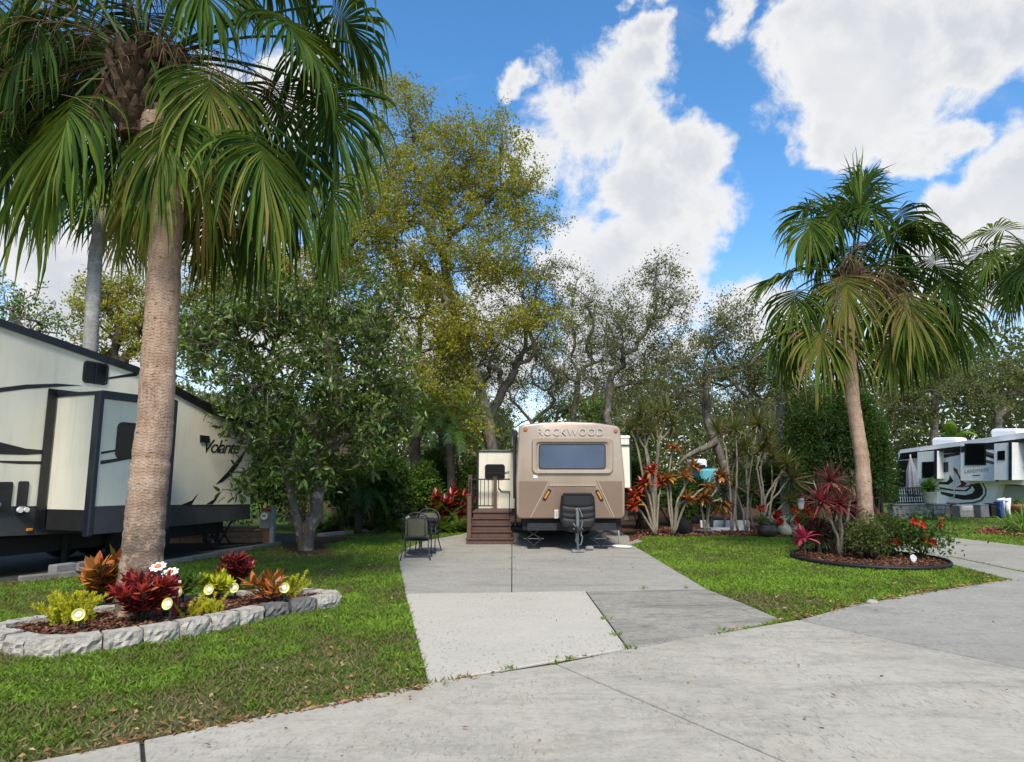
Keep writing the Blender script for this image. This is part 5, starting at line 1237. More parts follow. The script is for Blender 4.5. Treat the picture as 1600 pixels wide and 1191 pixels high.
# ---- patio chairs and round table
def patio_chair():
    T = thing('patio_chair', (0, 0, 0), None, 'patio chair', 'patio set'); W = .27
    m_ = MB(); pts = []
    for i in range(15):                                     # arched back loop, faces +Y, back at -Y
        t = math.pi * i / 14; pts.append(Vector((-W * math.cos(t) * (1 + .04 * math.sin(t)), -.25 - .10 * math.sin(t), .66 + .25 * math.sin(t))))
    loop = [Vector((-W, -.21, .40))] + pts + [Vector((W, -.21, .40))]; m_.tube(loop, .013, 8)
    m_.build('back_frame', M['wire'], T, True)
    m_ = MB(); NX, NZ = 9, 7; vs = []
    for iz in range(NZ):
        z_ = .46 + .36 * iz / (NZ - 1); hw = W * (.80 if iz < 5 else (.74 if iz == 5 else .55))
        for ix in range(NX):
            f = ix / (NX - 1) * 2 - 1; vs.append((hw * f, -.225 - .10 * iz / (NZ - 1) - .045 * (1 - f * f), z_))
    m_.add(vs, [(iz * NX + ix, iz * NX + ix + 1, (iz + 1) * NX + ix + 1, (iz + 1) * NX + ix) for iz in range(NZ - 1) for ix in range(NX - 1)])
    b0 = len(m_.V); m_.add([(v[0], v[1] + .006, v[2]) for v in vs], [(iz * NX + ix, (iz + 1) * NX + ix, (iz + 1) * NX + ix + 1, iz * NX + ix + 1) for iz in range(NZ - 1) for ix in range(NX - 1)]); m_.build('backrest', M['sling'], T, True)
    m_ = MB(); 
    for x_ in (-.17, .17): m_.tube([(x_, -.255, .46), (x_ * 1.02, -.35, .84)], .009, 6)
    m_.tube([(-.2, -.24, .46), (.2, -.24, .46)], .009, 6); m_.tube([(-.16, -.36, .83), (0, -.40, .845), (.16, -.36, .83)], .009, 6); m_.build('back_bars', M['wire'], T, True)
    m_ = MB(); m_.box((0, .02, .415), (.47, .46, .018), bev=.006); m_.build('seat', M['sling'], T)
    m_ = MB(); m_.tube([(-.24, -.22, .41), (.24, -.22, .41), (.25, .26, .42), (-.25, .26, .42), (-.24, -.22, .41)], .012, 6); m_.box((0, -.225, .385), (.46, .02, .055), bev=.005); m_.build('seat_frame', M['wire'], T, True)
    for s_ in (-1, 1):
        m_ = MB(); m_.tube([(s_ * .25, -.21, .42), (s_ * .235, -.25, .28), (s_ * .27, -.33, .10), (s_ * .29, -.38, .005)], [.013, .012, .012, .013], 7); m_.build('leg', M['wire'], T, True)
        m_ = MB(); m_.tube([(s_ * .27, .24, .60), (s_ * .265, .25, .40), (s_ * .262, .25, .2), (s_ * .27, .26, .005)], .012, 7); m_.build('leg', M['wire'], T, True)
        m_ = MB(); m_.tube([(s_ * W, -.26, .66), (s_ * .29, -.05, .665), (s_ * .29, .14, .655), (s_ * .28, .24, .60)], .014, 7); m_.build('armrest', M['wire'], T, True)
    return T
ch = patio_chair(); g_ = G(651, 873); ch.location = g_ + Vector((0, .05, 0)); ch.rotation_euler = (0, 0, math.radians(3)); ch['label'] = 'dark wrought iron chair with sling back turned to the viewer, left of the steps'
c2_ = copy_tree(ch); c2_.location = Vector((g_.x + .03, g_.y + 1.02, 0)); c2_.rotation_euler = (0, 0, math.radians(176)); c2_['label'] = 'dark wrought iron chair on the far side of the patio table, facing the viewer'
g_ = G(651, 869.5) + Vector((0, .55, 0)); T = thing('patio_table', g_, 'round black patio table on a pedestal between two iron chairs', 'patio table', 'patio set')
m_ = MB(); m_.lathe(g_ + Vector((0, 0, .70)), [(.02, -.02), (.34, -.02), (.42, -.012), (.425, .012), (.41, .02), (.02, .02)], 36); m_.build('table_top', M['dsteel'], T)
m_ = MB(); m_.lathe(g_, [(.30, 0), (.30, .02), (.22, .05), (.06, .085), (.035, .12), (.032, .66), (.10, .68)], 28); m_.build('pedestal', M['dsteel'], T, True)
m_ = MB(); c_ = P(637, 806.5, g_.y); m_.lathe((c_.x, c_.y, g_.z + .72), [(.02, 0), (.055, 0), (.06, .03), (.05, .05), (.01, .055)], 16); tag(m_.build('small_bowl', M['whitemat'], smooth=True), 'small white dish standing on the patio table', 'dish')

# ---- right: white fifth wheel
Ra_, Rb_ = Vector((21.0, 35.5, 0)), Vector((22.5, 29.0, 0)); W = PL(Ra_, Rb_ - Ra_)
if W.n.x > 0: W.n = -W.n
T3 = thing('motor_camper', (22, 32, 0), 'white camper with black and tan swirls under a white awning, at far right', 'camper trailer')
def wh(px, py, off=0.0): return W.hit(px, py, off)
def wpoly(mb, pts, off, th=.006): mb.prism([wh(a, b, off) + W.n * th for a, b in pts], W.n * -th)
m_ = MB(); m_.prism([wh(a, b) for a, b in ((1404, 706), (1640, 672), (1640, 762), (1583, 757), (1560, 757), (1548, 803), (1404, 796))], W.n * -2.5); m_.build('body', M['white'], T3)
m_ = MB(); m_.prism([wh(a, b, -.4) for a, b in ((1545, 757), (1640, 762), (1640, 815), (1540, 803))], W.n * -1.8); m_.build('front_recess', paint('light grey recess panel', (.42, .42, .42), .5, 0, .08, 2), T3)  # recess panel in an even light grey
m_ = MB(); m_.prism([wh(a, b, .35) for a, b in ((1406, 703), (1640, 670), (1640, 680), (1406, 708.5))], W.n * -.35); m_.build('awning', M['white'], T3)
m_ = MB(); m_.prism([wh(a, b, .25) for a, b in ((1406, 708.5), (1640, 680), (1640, 687), (1500, 702), (1406, 715))], W.n * -.25); m_.build('shadow_and_paint_band', M['black'], T3)  # black band stands in for the awning's shadow plus black paint below it
for pp in ([(1406, 713), (1433, 709), (1433, 716), (1404, 719)], [(1465, 705), (1507, 700), (1507, 707), (1470, 709), (1465, 708)], [(1541, 692), (1553, 690), (1553, 703), (1541, 702)], [(1581, 690), (1640, 684), (1640, 727), (1620, 722), (1600, 715), (1581, 711)], [(1404, 720), (1428, 719), (1428, 760), (1404, 762)],
           [(1501, 762), (1527, 755), (1531, 755), (1536, 764), (1536, 772), (1530, 778), (1519, 781), (1504, 781), (1486, 777), (1470, 772), (1470, 768), (1490, 772), (1508, 774), (1519, 771), (1523, 766), (1520, 760)],
           [(1468, 761), (1490, 765), (1508, 766), (1514, 762), (1517, 756), (1519, 756), (1517, 763), (1510, 768), (1490, 767.5), (1468, 764)], [(1467, 711), (1500, 707), (1500, 711), (1484, 714), (1468, 717)], [(1484, 742), (1490, 752), (1482, 757.5), (1467, 757), (1467, 753.5), (1479, 753), (1483, 749)], [(1400, 752), (1412, 755), (1424, 762), (1412, 760), (1400, 758)]):
    m_ = MB(); wpoly(m_, pp, 0); m_.build('black_decal', M['black'], T3)
m_ = MB(); wpoly(m_, [(1496, 786), (1520, 784.5), (1532, 781), (1539, 772), (1539, 764), (1534, 755), (1537, 755), (1542, 765), (1541, 774), (1535, 783), (1522, 787), (1500, 788)], 0, .008); m_.build('taupe_decal', M['decalbrown'], T3); m_ = MB(); wpoly(m_, [(1581, 723), (1600, 729), (1640, 742), (1640, 747), (1600, 733), (1581, 727)], 0, .008); m_.build('taupe_decal', M['decalbrown'], T3)
m_ = MB(); wpoly(m_, [(1490, 730), (1496, 734), (1497, 740), (1503, 750), (1511, 756), (1505, 761), (1494, 762), (1502, 757), (1500, 750), (1496, 742), (1490, 735)], 0, .010); m_.build('red_decal', M['decalred'], T3); m_ = MB(); wpoly(m_, [(1581, 709), (1600, 715), (1640, 728), (1640, 734), (1600, 720), (1581, 714)], 0, .010); m_.build('red_decal', M['decalred'], T3)
for (x0, x1, yt_, yb_, of, wins, lab) in ((1433.5, 1462, 706, 748, .5, [(1441, 1460, 721, 747)], 0), (1501, 1558, 697, 752, .45, [(1507.5, 1541, 692, 727)], 1), (1553.5, 1578.5, 693, 750, .75, [(1559, 1570.5, 704, 719)], 0)):
    m_ = MB(); m_.prism([wh(a, b, of) for a, b in ((x0, yt_ + .5), (x1, yt_ - 1.5), (x1, yb_), (x0, yb_ - (0 if not lab else 1)))], W.n * -of); so_ = m_.build('slide_out', M['white'], T3)
    m_ = MB(); a_ = wh(x1, yt_ - 2, of + .01); b_ = wh(x1, yb_ + .5, of + .01); m_.bar(b_, a_, .12, .05, up=W.n); m_.build('slide_trim', M['navy'], so_)
    for (a, b, c_, d_) in wins:
        q = [wh(a, c_ + 1, of), wh(b, c_, of), wh(b, d_, of), wh(a, d_ + .5, of)]; m_ = MB(); m_.prism([p + W.n * .02 for p in q], W.n * -.018); wo = m_.build('window', M['black'], so_)
        ce = sum(q, Vector()) / 4; m_ = MB(); m_.prism([ce + (p - ce) * .88 + W.n * .024 for p in q], W.n * -.003); m_.build('pane', M['glass'], wo)
    if lab:
        c_ = wh(1526.5, 735, of); ev = (wh(1540, 734, of) - wh(1512, 736, of)).normalized(); Mx = Matrix((ev, Vector((0, 0, 1)), W.n)).transposed().to_4x4(); Mx.translation = c_ + W.n * .01
        wdt = (wh(1545, 734, of) - wh(1506, 736, of)).length; text_mesh('lettering', 'LANDMARK', wdt * .178, Mx, M['decalsilver'], so_, .004, 0, 0, 1.05)
        m_ = MB(); q = [wh(1520, 742.3, of), wh(1531, 742, of), wh(1531, 743.3, of), wh(1520, 743.5, of)]; m_.prism([p + W.n * .01 for p in q], W.n * -.012); m_.build('vent', M['black'], so_)
        m_ = MB(); wpoly(m_, [(1501.5, 698), (1557, 693), (1553, 703), (1541, 702.5), (1541, 700), (1507, 702), (1507, 706), (1501.5, 706.5)], of, .008); wpoly(m_, [(1541, 709.5), (1553, 713), (1553, 717), (1541, 713.5)], of); m_.build('black_decal', M['black'], so_)
        m_ = MB()
        for pp in ([(1502, 703), (1507, 702), (1507, 707), (1502, 708)], [(1541, 705), (1553, 709), (1553, 714), (1541, 711)], [(1541, 718), (1553, 722), (1553, 726), (1541, 723)]): wpoly(m_, pp, of)
        m_.build('stripe_decal', M['decalbrown'], so_)
m_ = MB(); q = [wh(1475, 722.5), wh(1481.5, 722), wh(1481.5, 737.5), wh(1475, 738.5)]; m_.prism([p + W.n * .03 for p in q], W.n * -.03); wpoly(m_, [(1464, 708), (1468, 708), (1468, 748), (1464, 748)], 0, .04); m_.build('door_trim', M['navy'], T3)
m_ = MB(); m_.tube([wh(1491, 738, .05), wh(1491, 776, .05), wh(1482, 779, .05)], .025, 6); m_.build('grab_rail', M['whitemat'], T3)
for (x0, x1, yb_, yt_) in ((1466, 1503, 694.5, 684.5), (1559, 1598, 681, 671)):
    a_ = wh(x0, yb_, -.9); b_ = wh(x1, yb_, -.9); h_ = wh((x0 + x1) / 2, yt_, -.9).z - min(a_.z, b_.z); d_ = (b_ - a_); m_ = MB(); rg = []
    for s_, i_ in ((1, 0), (1.0, .6), (.92, .9), (.75, 1.0)):
        ce = (a_ + b_) / 2; e_ = d_ * .5 * s_; n_ = W.n * -.35 * s_; rg.append([ce - e_ - n_ + Vector((0, 0, h_ * i_ - .12 * (i_ == 0))), ce + e_ - n_ + Vector((0, 0, h_ * i_ - .12 * (i_ == 0))), ce + e_ + n_ + Vector((0, 0, h_ * i_ - .12 * (i_ == 0))), ce - e_ + n_ + Vector((0, 0, h_ * i_ - .12 * (i_ == 0)))])
    m_.loft(rg); m_.build('roof_air_conditioner', M['white'], T3)
# wall, rail, fern pot, closed parasol, bins, ornament before it
a_, b_ = G(1392, 812), G(1481, 811); m_ = MB(); d_ = b_ - a_; hw = P(1440, 788, a_.y).z
for r_ in range(3):
    for i in range(7):
        f0 = max(0, (i - .5 * (r_ % 2)) / 6.5); f1 = min(1, (i + .97 - .5 * (r_ % 2)) / 6.5)
        if f1 > f0: m_.bar(a_ + d_ * f0 + Vector((0, 0, hw * (r_ + .5) / 3.2)), a_ + d_ * f1 + Vector((0, 0, hw * (r_ + .5) / 3.2)), .3, hw / 3.2 - .006, bev=.012)
T = thing('stone_wall', (a_ + b_) / 2, 'low grey block wall with cap stones, under the potted fern', 'wall'); m_.build('blocks', M['greystone'], T)
m_ = MB(); m_.bar(a_ - d_ * .01 + Vector((0, 0, hw * .97)), b_ + d_ * .01 + Vector((0, 0, hw * .97)), .38, hw * .07, bev=.01); m_.build('cap_stone', M['block'], T)
g_ = P(1453.5, 787, a_.y); T = thing('potted_fern', g_, 'lush green fern in a cream pot on the grey block wall', 'potted plant'); m_ = MB(); s_ = 1 / FPX * a_.y
m_.lathe(g_, [(7.5 * s_, 0), (8.0 * s_, 2 * s_), (10 * s_, 15 * s_), (10.6 * s_, 16 * s_), (10.6 * s_, 18 * s_), (9.5 * s_, 18 * s_), (9 * s_, 15 * s_)], 20); m_.build('pot', M['pale_clay'], T, True)
rs = np.random.RandomState(8); m_ = MB(); rosette(m_, g_ + Vector((0, 0, 17 * s_)), (0, 0, 1), 80, .66, .10, .05, 1.2, .45, rs, 0, 1, 6, .2); m_.build('foliage', M['brightgreen'], T)
T = thing('wire_railing', P(1420, 786, a_.y + .4), 'black ornamental railing at the far left end of the white camper', 'railing'); m_ = MB(); y_ = a_.y + .6; r0, r1 = P(1402, 787, y_), P(1446, 786, y_); hz = P(1420, 763, y_).z - r0.z
for f in (0.02, .5, 1): m_.bar(r0 + Vector((0, 0, hz * f)), r1 + Vector((0, 0, hz * f)), .04, .04)
m_.build('rail', M['black'], T); m_ = MB()
for i in range(13):
    p_ = r0.lerp(r1, i / 12); m_.tube([p_, p_ + Vector((0, 0, hz))], .014, 5)
    if i < 12:
        for zz_ in (.25, .75):
            c_ = r0.lerp(r1, (i + .5) / 12) + Vector((0, 0, hz * zz_)); pts = [c_ + Vector((math.cos(t) * .07, 0, math.sin(t) * .11)) for t in np.linspace(0, 6.283, 10)]; m_.tube(pts, .012, 4)
m_.build('bars', M['black'], T)
y_ = a_.y + 1.6; b_ = P(1429, 790, y_); tp = P(1427.5, 714, y_); T = thing('closed_parasol', b_, 'closed pinkish grey parasol beside the railing of the white camper', 'parasol'); m_ = MB(); m_.tube([Vector((b_.x, b_.y, 0)), Vector((b_.x, b_.y, tp.z + .1))], .03, 8); m_.build('pole', M['whitemat'], T)
m_ = MB(); H_ = tp.z - b_.z; ring = lambda r_, z_, sh: [Vector((b_.x, b_.y, b_.z + z_)) + Vector((math.cos(t) * r_ * (1 + sh * (i % 2)), math.sin(t) * r_ * (1 + sh * (i % 2)), 0)) for i, t in enumerate(np.linspace(0, 6.283, 17)[:-1])]
m_.loft([ring(.16, H_ * .18, .3), ring(.20, H_ * .3, .3), ring(.15, H_ * .7, .25), ring(.03, H_, 0)]); m_.build('canopy', M['umbrella'], T)
rs = np.random.RandomState(14)
for (px_, w_, h_, mt, lab) in ((1535, 14, 20, 'greyplastic', 'lighter grey bin left of the dark bin below the white camper'), (1552, 13, 22, 'plastic', 'dark bin right of the grey bin below the white camper')):
    g_ = G(px_, 809); s_ = g_.y / FPX; T = thing('storage_bin', g_, lab, 'bin', 'bins below the white camper'); m_ = MB(); m_.box(g_ + Vector((0, 0, h_ * s_ * .45)), (w_ * s_, w_ * s_, h_ * s_ * .9), .1, bev=.03); m_.build('tub', M[mt], T)
    m_ = MB(); m_.box(g_ + Vector((0, 0, h_ * s_ * .94)), (w_ * s_ * 1.08, w_ * s_ * 1.08, h_ * s_ * .1), .1, bev=.03); m_.build('lid', M[mt], T)
g_ = G(1509, 808); s_ = g_.y / FPX; T = thing('utility_cabinet', g_, 'low pale grey louvred cabinet left of the two bins', 'cabinet'); m_ = MB(); m_.box(g_ + Vector((0, 0, 9 * s_)), (28 * s_, .5, 18 * s_), bev=.02); m_.build('cabinet_body', M['block'], T); m_ = MB()
for i in range(4): m_.box(g_ + Vector((-3 * s_, -.262, (11 + i * 1.7) * s_)), (17 * s_, .03, .7 * s_))
m_.build('louvres', M['whitemat'], T)
g_ = G(1488, 806); s_ = g_.y / FPX; m_ = MB(); m_.box(g_ + Vector((0, 0, 9 * s_)), (11 * s_, .3, 18 * s_), -.15, bev=.03); m_.box(g_ + Vector((0, -.1, 19 * s_)), (13 * s_, .35, 2 * s_), -.15, bev=.01); tag(m_.build('brown_crate', paint('dark brown crate', (.08, .03, .022), .6)), 'dark brown box beside the right end of the grey block wall', 'box')
g_ = G(1572, 810); s_ = g_.y / FPX; T = thing('garden_chair', g_, 'white and blue folding chair by the far right planter', 'chair'); m_ = MB(); pts = [g_ + Vector((-2 * s_, 0, 27 * s_)), g_ + Vector((8 * s_, 0, 28.5 * s_)), g_ + Vector((5 * s_, 0, 22 * s_)), g_ + Vector((4 * s_, 0, 12 * s_)), g_ + Vector((7 * s_, 0, 0))]
m_.tube(pts, [.04, .08, .10, .08, .04], 8); m_.tube([p + Vector((.1, .45, 0)) for p in pts], [.04, .08, .10, .08, .04], 8); m_.build('frame', M['whitemat'], T, True); m_ = MB(); m_.box(g_ + Vector((-3 * s_, .22, 13 * s_)), (6 * s_, .42, 26 * s_), bev=.04); m_.build('seat_back', M['bluepaint'], T)
g_ = G(1592, 806); s_ = g_.y / FPX; T = thing('bowl_planter', g_, 'orange rimmed brown bowl planter at the far right edge', 'planter'); m_ = MB(); m_.lathe(g_, [(6 * s_, 0), (8 * s_, 3 * s_), (13 * s_, 11 * s_), (15.5 * s_, 15 * s_), (15 * s_, 17.5 * s_), (13 * s_, 17 * s_)], 24); m_.build('bowl', M['rust'], T, True)
m_ = MB(); rosette(m_, g_ + Vector((0, 0, 16 * s_)), (0, 0, 1), 40, .45, .09, .1, 1.5, .8, rs); m_.build('foliage', M['midgreen'], T)
# ------------------------------------------------------------------ vegetation
# ---- near left fan palm
PB = Vector((-4.13, 7.58, .08)); Yp = 7.58
path = [PB, P(228, 800, Yp), P(243, 640, Yp), P(254, 480, Yp), P(261, 340, Yp + .02), P(253, 265, Yp + .05), P(241, 205, Yp + .1), P(230, 150, Yp + .1)]
crownL = P(224, 98, Yp + .1)
aim = [(118, 150, -.35, .84, 1.25, .45, .8), (60, 20, -.2, .75, 1.0, .2, .6), (-25, 110, .1, .8, 1.0, .25, .5), (20, 200, .3, .9, .95, .15, .6), (150, 60, .5, .85, .9, .15, .6), (258, 184, -.75, .97, .80, .5, .9), (325, 104, -.5, .82, .9, .62, .75),
       (400, 208, -.25, .72, 1.1, .5, .55), (430, 20, -.1, .42, 1.0, .35, .6), (505, 140, .25, .70, .95, .2, .6), (470, 60, .5, .6, 1.0, .2, .6), (520, 285, .2, .9, .85, .35, .6), (405, 285, .35, .92, .95, .22, .6), (320, 255, .65, .97, .9, .75, .8), (232, 250, .35, .98, .85, .78, .8), (340, 330, .9, .98, .7, .3, .8),
       (450, 230, .6, .85, 1.0, .2, .6), (360, 130, .8, .8, 1.0, .1, .6), (60, 120, .7, .85, 1.0, .1, .6), (20, 60, .6, .8, 1.1, .05, .6), (120, 110, .9, .8, 1.0, .05, .6), (280, 120, 1.0, .85, 1.0, .05, .6), (350, 200, 1.0, .9, 1.0, .05, .6), (430, 130, .9, .75, 1.1, .05, .6), (160, 20, .9, .6, 1.1, .05, .6), (190, 200, .9, .95, .8, .15, .7), (300, -40, -.3, .5, 1.0, .35, .6), (110, -50, -.2, .5, 1.0, .35, .6), (400, -80, .1, .3, 1.0, .3, .5), (210, -110, .3, .1, 1.0, .3, .5), (-10, -20, .3, .5, 1.0, .3, .5), (520, 10, .4, .45, 1.0, .3, .5), (300, -130, .5, 0, .9, .3, .5), (230, 20, .9, .6, .9, .1, .5)]
fr = []
fan_palm('fan_palm', 'tall palm with drooping fan fronds and ringed tan trunk in the stone edged bed', 'fan palms', path, [.235, .205, .19, .18, .175, .175, .18, .18], crownL, fr, 71, M['palmtrunk'], R=1.5, dead=34, nseg=60, g=1.35, aimed=aim, R2=1.18, boot_r=.25, boot_len=1.0)
# ---- right fan palm
PRb = Vector((RC.x - .28, RC.y + .35, 0)); Yr = PRb.y
PRb = P(1356, 858, 13.55); PRb.z = 0; path = [PRb, P(1347, 720, Yr), P(1333, 630, Yr), P(1326, 540, Yr), P(1325, 450, Yr)]
crownR = P(1326, 432, Yr)
aim = [(1269, 340, -.5, .62, .95, .5, .7), (1308, 318, .0, .75, .85, .4, .7), (1336, 350, .1, -.85, 1.15, .35, .35), (1346, 345, .0, -.97, 1.1, .4, .3), (1316, 352, .1, -.75, .95, .4, .3), (1352, 318, -.2, .6, .9, .35, .7), (1243, 424, -.2, .12, 1.0, .3, .1), (1244, 452, -.3, .78, .95, .5, .6), (1283, 504, -.6, .9, 1.1, .75, .52), (1322, 430, -.7, .86, 1.12, .72, .50), (1415, 456, -.6, .86, 1.2, .72, .38), (1428, 346, .0, .30, 1.1, .25, .5), (1452, 402, .2, .5, 1.05, .3, .5),
       (1388, 522, -.2, .95, .9, .55, .8), (1336, 532, .35, .97, .95, .5, .9), (1482, 468, .35, .8, 1.15, .2, .6), (1222, 512, .3, .92, .95, .3, .6), (1378, 402, .5, .7, 1.0, .15, .6), (1440, 500, .5, .9, 1.0, .2, .6), (1262, 470, .6, .9, 1.0, .2, .6), (1290, 380, .6, .6, .9, .2, .6), (1345, 300, .3, -.7, .8, .3, .6), (1400, 330, .5, .3, 1.0, .2, .6), (1270, 320, .3, .1, .8, .3, .5), (1478, 430, .1, .75, .9, .3, .6), (1360, 470, .7, .92, 1.0, .05, .6), (1300, 440, .6, .85, 1.0, .05, .6), (1400, 420, .8, .7, 1.1, .05, .6), (1238, 492, .6, .9, 1.0, .1, .6), (1428, 470, .7, .85, 1.1, .05, .6), (1330, 385, .7, .3, 1.0, .1, .6), (1412, 515, .4, .95, 1.0, .15, .6), (1300, 515, .4, .96, .9, .2, .7), (1290, 350, .4, .5, 1.0, .15, .5), (1390, 360, .6, .45, 1.0, .1, .5)]
fr = []
fan_palm('fan_palm', 'medium palm with open fan crown, standing in the round black edged bed', 'fan palms', path, [.17, .138, .13, .126, .122], crownR, fr, 72, M['palmtrunk'], boots=True, R=1.2, dead=18, nseg=50, g=1.1, aimed=aim, R2=.98, boot_r=.17, boot_len=.35)
# ---- far right palm, half out of the picture
Y3 = 20.0; c3 = P(1612, 400, Y3); fr = [(a, e, 1.0, 1.2, .45) for a, e in zip([i * 137.5 % 360 for i in range(26)], [60, 50, 40, 55, 30, 20, 35, 10, 0, 15, -10, 25, -20, 5, -5, -25, 45, 62, 12, -15, 8, -30, 28, -8, 18, 2])]
fan_palm('fan_palm', 'far palm whose crown is cut by the right edge of the photo', 'fan palms', [Vector((c3.x + .9, Y3, 0)), Vector((c3.x + .4, Y3, 3)), c3], [.2, .17, .16], c3, fr, 73, M['palmgrey'], boots=True, R=1.12, dead=10, nseg=36, g=.9, boot_r=.2, boot_len=.4)
# ---- tall palm behind the near one (grey trunk)
Y4 = 15.5; g_ = G(122, 858, 0); base = P(136, 860, Y4); base.z = 0
top4 = P(166, 290, Y4 + .3); fr = [(i * 137.5 % 360, [55, 30, 10, -10, 40, 0, 20, -20][i % 8], 1.0, 1.1, .45) for i in range(22)]
fan_palm('fan_palm', 'slim grey trunked palm behind the roof of the left trailer', 'fan palms', [base, P(140, 560, Y4), P(149, 400, Y4), top4], [.2, .16, .15, .14], top4, fr, 74, M['palmgrey'], boots=True, R=1.15, dead=6, nseg=30, g=.45, boot_r=.18, boot_len=.4)
# ---- grey trunk behind the spiky clump at right
Y5 = 22.0; b5 = P(1228, 800, Y5); b5.z = 0; t5 = P(1214, 560, Y5); fr = [(i * 137.5 % 360, [50, 25, 5, -15, 35, -5][i % 6], .7, .8, .45) for i in range(14)]
fan_palm('fan_palm', 'thin pale trunked palm behind the spiky clump, left of the round bed palm', 'fan palms', [b5, P(1224, 700, Y5), P(1219, 630, Y5), t5], [.17, .14, .13, .12], t5, fr, 75, M['palmgrey'], boots=False, R=.9, dead=3, nseg=26, g=.42, boot_r=.13)

# ---- leathery leaved tree beside the left trailer
b_ = G(478, 860); Ym = b_.y
tree('leathery_tree', 'dark glossy leathery leaved tree with forked mottled trunk, right of the left trailer', 'tree', 'broadleaf trees', [b_ + Vector((0, 0, -.05)), P(486, 825, Ym), P(496, 780, Ym + .05), P(500, 720, Ym + .1)],
     [(372, 520, 72, 62, Ym - .2, 1.6, 56), (395, 605, 48, 40, Ym - .4, 1.0, 24), (440, 620, 90, 100, Ym - .3, 1.8, 80), (540, 620, 80, 95, Ym, 1.7, 70), (590, 560, 60, 80, Ym + .2, 1.5, 50), (500, 500, 95, 60, Ym + .3, 1.7, 55), (580, 680, 50, 50, Ym, 1.2, 32), (470, 725, 40, 34, Ym - .7, 1.0, 26), (385, 763, 12, 6, Ym - .6, .3, 4), (420, 480, 70, 45, Ym, 1.4, 35), (560, 470, 70, 40, Ym + .5, 1.4, 25), (610, 640, 40, 50, Ym + .2, 1.0, 18), (430, 690, 30, 36, Ym - .2, 1.0, 16), (520, 745, 50, 28, Ym + .3, 1.0, 16), (310, 530, 30, 50, Ym - .4, .9, 14)],
     M['bark_mag'], M['glossy'], 15500, .178, 81, sigma=.22, twig=3, twig_len=.42, shape=1, aspect=.33, wig=.2, tip_r=.009, clump=.2, trunk_r=.145, droop=.05, tint_hi=.95)
# second stem of the fork
m_ = MB(); q = [b_ + Vector((-.05, 0, 0)), P(466, 820, Ym - .1), P(455, 775, Ym - .15), P(440, 700, Ym - .2)]; qq = []
for a, b in zip(q[:-1], q[1:]):
    for s_ in range(4): qq.append(a.lerp(b, s_ / 4))
qq.append(q[-1]); m_.tube(qq, [.12 - .005 * i for i in range(len(qq))], 10)
par_ = [o for o in COL.objects if o.name.startswith('leathery_tree')][0]
m_.build('second_trunk', M['bark_mag'], par_, True)

# ---- golden oaks
Yo = 23.5; b_ = Vector((P(772, 800, Yo).x, Yo, 0))
tree('golden_oak', 'big golden green oak with mossy trunk rising behind the deck steps', 'tree', 'broadleaf trees', [b_, P(770, 720, Yo), P(764, 660, Yo), P(748, 600, Yo), P(722, 530, Yo + .2), P(704, 460, Yo + .3), P(690, 390, Yo + .4)],
     [(690, 300, 100, 80, Yo + .3, 2.4, 95), (640, 200, 60, 60, Yo + .5, 1.6, 34), (600, 130, 34, 34, Yo + .8, 1.0, 14), (760, 270, 75, 60, Yo, 1.8, 48), (790, 300, 60, 50, Yo - .2, 1.4, 26), (830, 345, 45, 30, Yo - .3, 1.0, 20), (740, 390, 100, 60, Yo - .4, 2.2, 70), (640, 400, 70, 80, Yo + .4, 2.0, 60), (600, 290, 50, 80, Yo + .8, 1.6, 36), (680, 480, 80, 60, Yo, 2.0, 50), (660, 560, 60, 40, Yo - .6, 1.4, 30), (790, 430, 50, 30, Yo - .5, 1.2, 18), (720, 220, 46, 40, Yo, 1.2, 18), (780, 215, 30, 30, Yo - .2, .8, 8), (610, 480, 60, 50, Yo + .4, 1.6, 26), (700, 600, 60, 50, Yo - 1.0, 1.4, 36), (640, 620, 40, 40, Yo - 1.0, 1.2, 20), (730, 520, 60, 50, Yo - .8, 1.4, 36), (830, 500, 50, 24, Yo - .6, 1.0, 18), (720, 660, 40, 26, Yo - 1.2, 1.0, 16), (580, 380, 40, 60, Yo + .6, 1.4, 24), (520, 330, 40, 60, Yo + 1, 1.4, 24)],
     M['bark_oak'], M['golden'], 84000, .112, 82, sigma=.34, twig=5, twig_len=.62, wig=.26, tip_r=.009, trunk_r=.20, tint_lo=.05, aspect=.5)
Yo2 = 21.5; b_ = Vector((P(540, 800, Yo2).x, Yo2, 0))
tree('golden_oak', 'golden green oak crown showing between the tall palm and the leathery tree', 'tree', 'broadleaf trees', [b_, P(540, 700, Yo2), P(530, 600, Yo2), P(510, 520, Yo2)],
     [(440, 440, 80, 50, Yo2, 1.8, 55), (350, 440, 60, 40, Yo2, 1.4, 32), (540, 400, 60, 60, Yo2, 1.6, 45), (480, 500, 80, 40, Yo2, 1.6, 36), (300, 470, 40, 40, Yo2, 1.2, 20), (580, 330, 40, 60, Yo2 + .5, 1.3, 24)],
     M['bark_dark'], M['golden'], 24000, .115, 83, sigma=.4, twig=4, twig_len=.55, trunk_r=.26, tip_r=.009)
Yo3 = 26; b_ = Vector((P(190, 800, Yo3).x, Yo3, 0))
tree('golden_oak', 'yellow green tree behind the left trailer roof, left of the tall palm trunk', 'tree', 'broadleaf trees', [b_, P(190, 650, Yo3), P(195, 560, Yo3)],
     [(190, 500, 60, 55, Yo3, 1.8, 55), (180, 455, 40, 25, Yo3, 1.2, 24), (240, 520, 40, 50, Yo3, 1.4, 26), (150, 545, 30, 30, Yo3, 1.0, 16), (290, 560, 40, 60, Yo3, 1.4, 24)], M['bark_dark'], M['golden'], 15000, .13, 84, sigma=.4, twig=3, twig_len=.6, trunk_r=.25, tint_lo=.15)
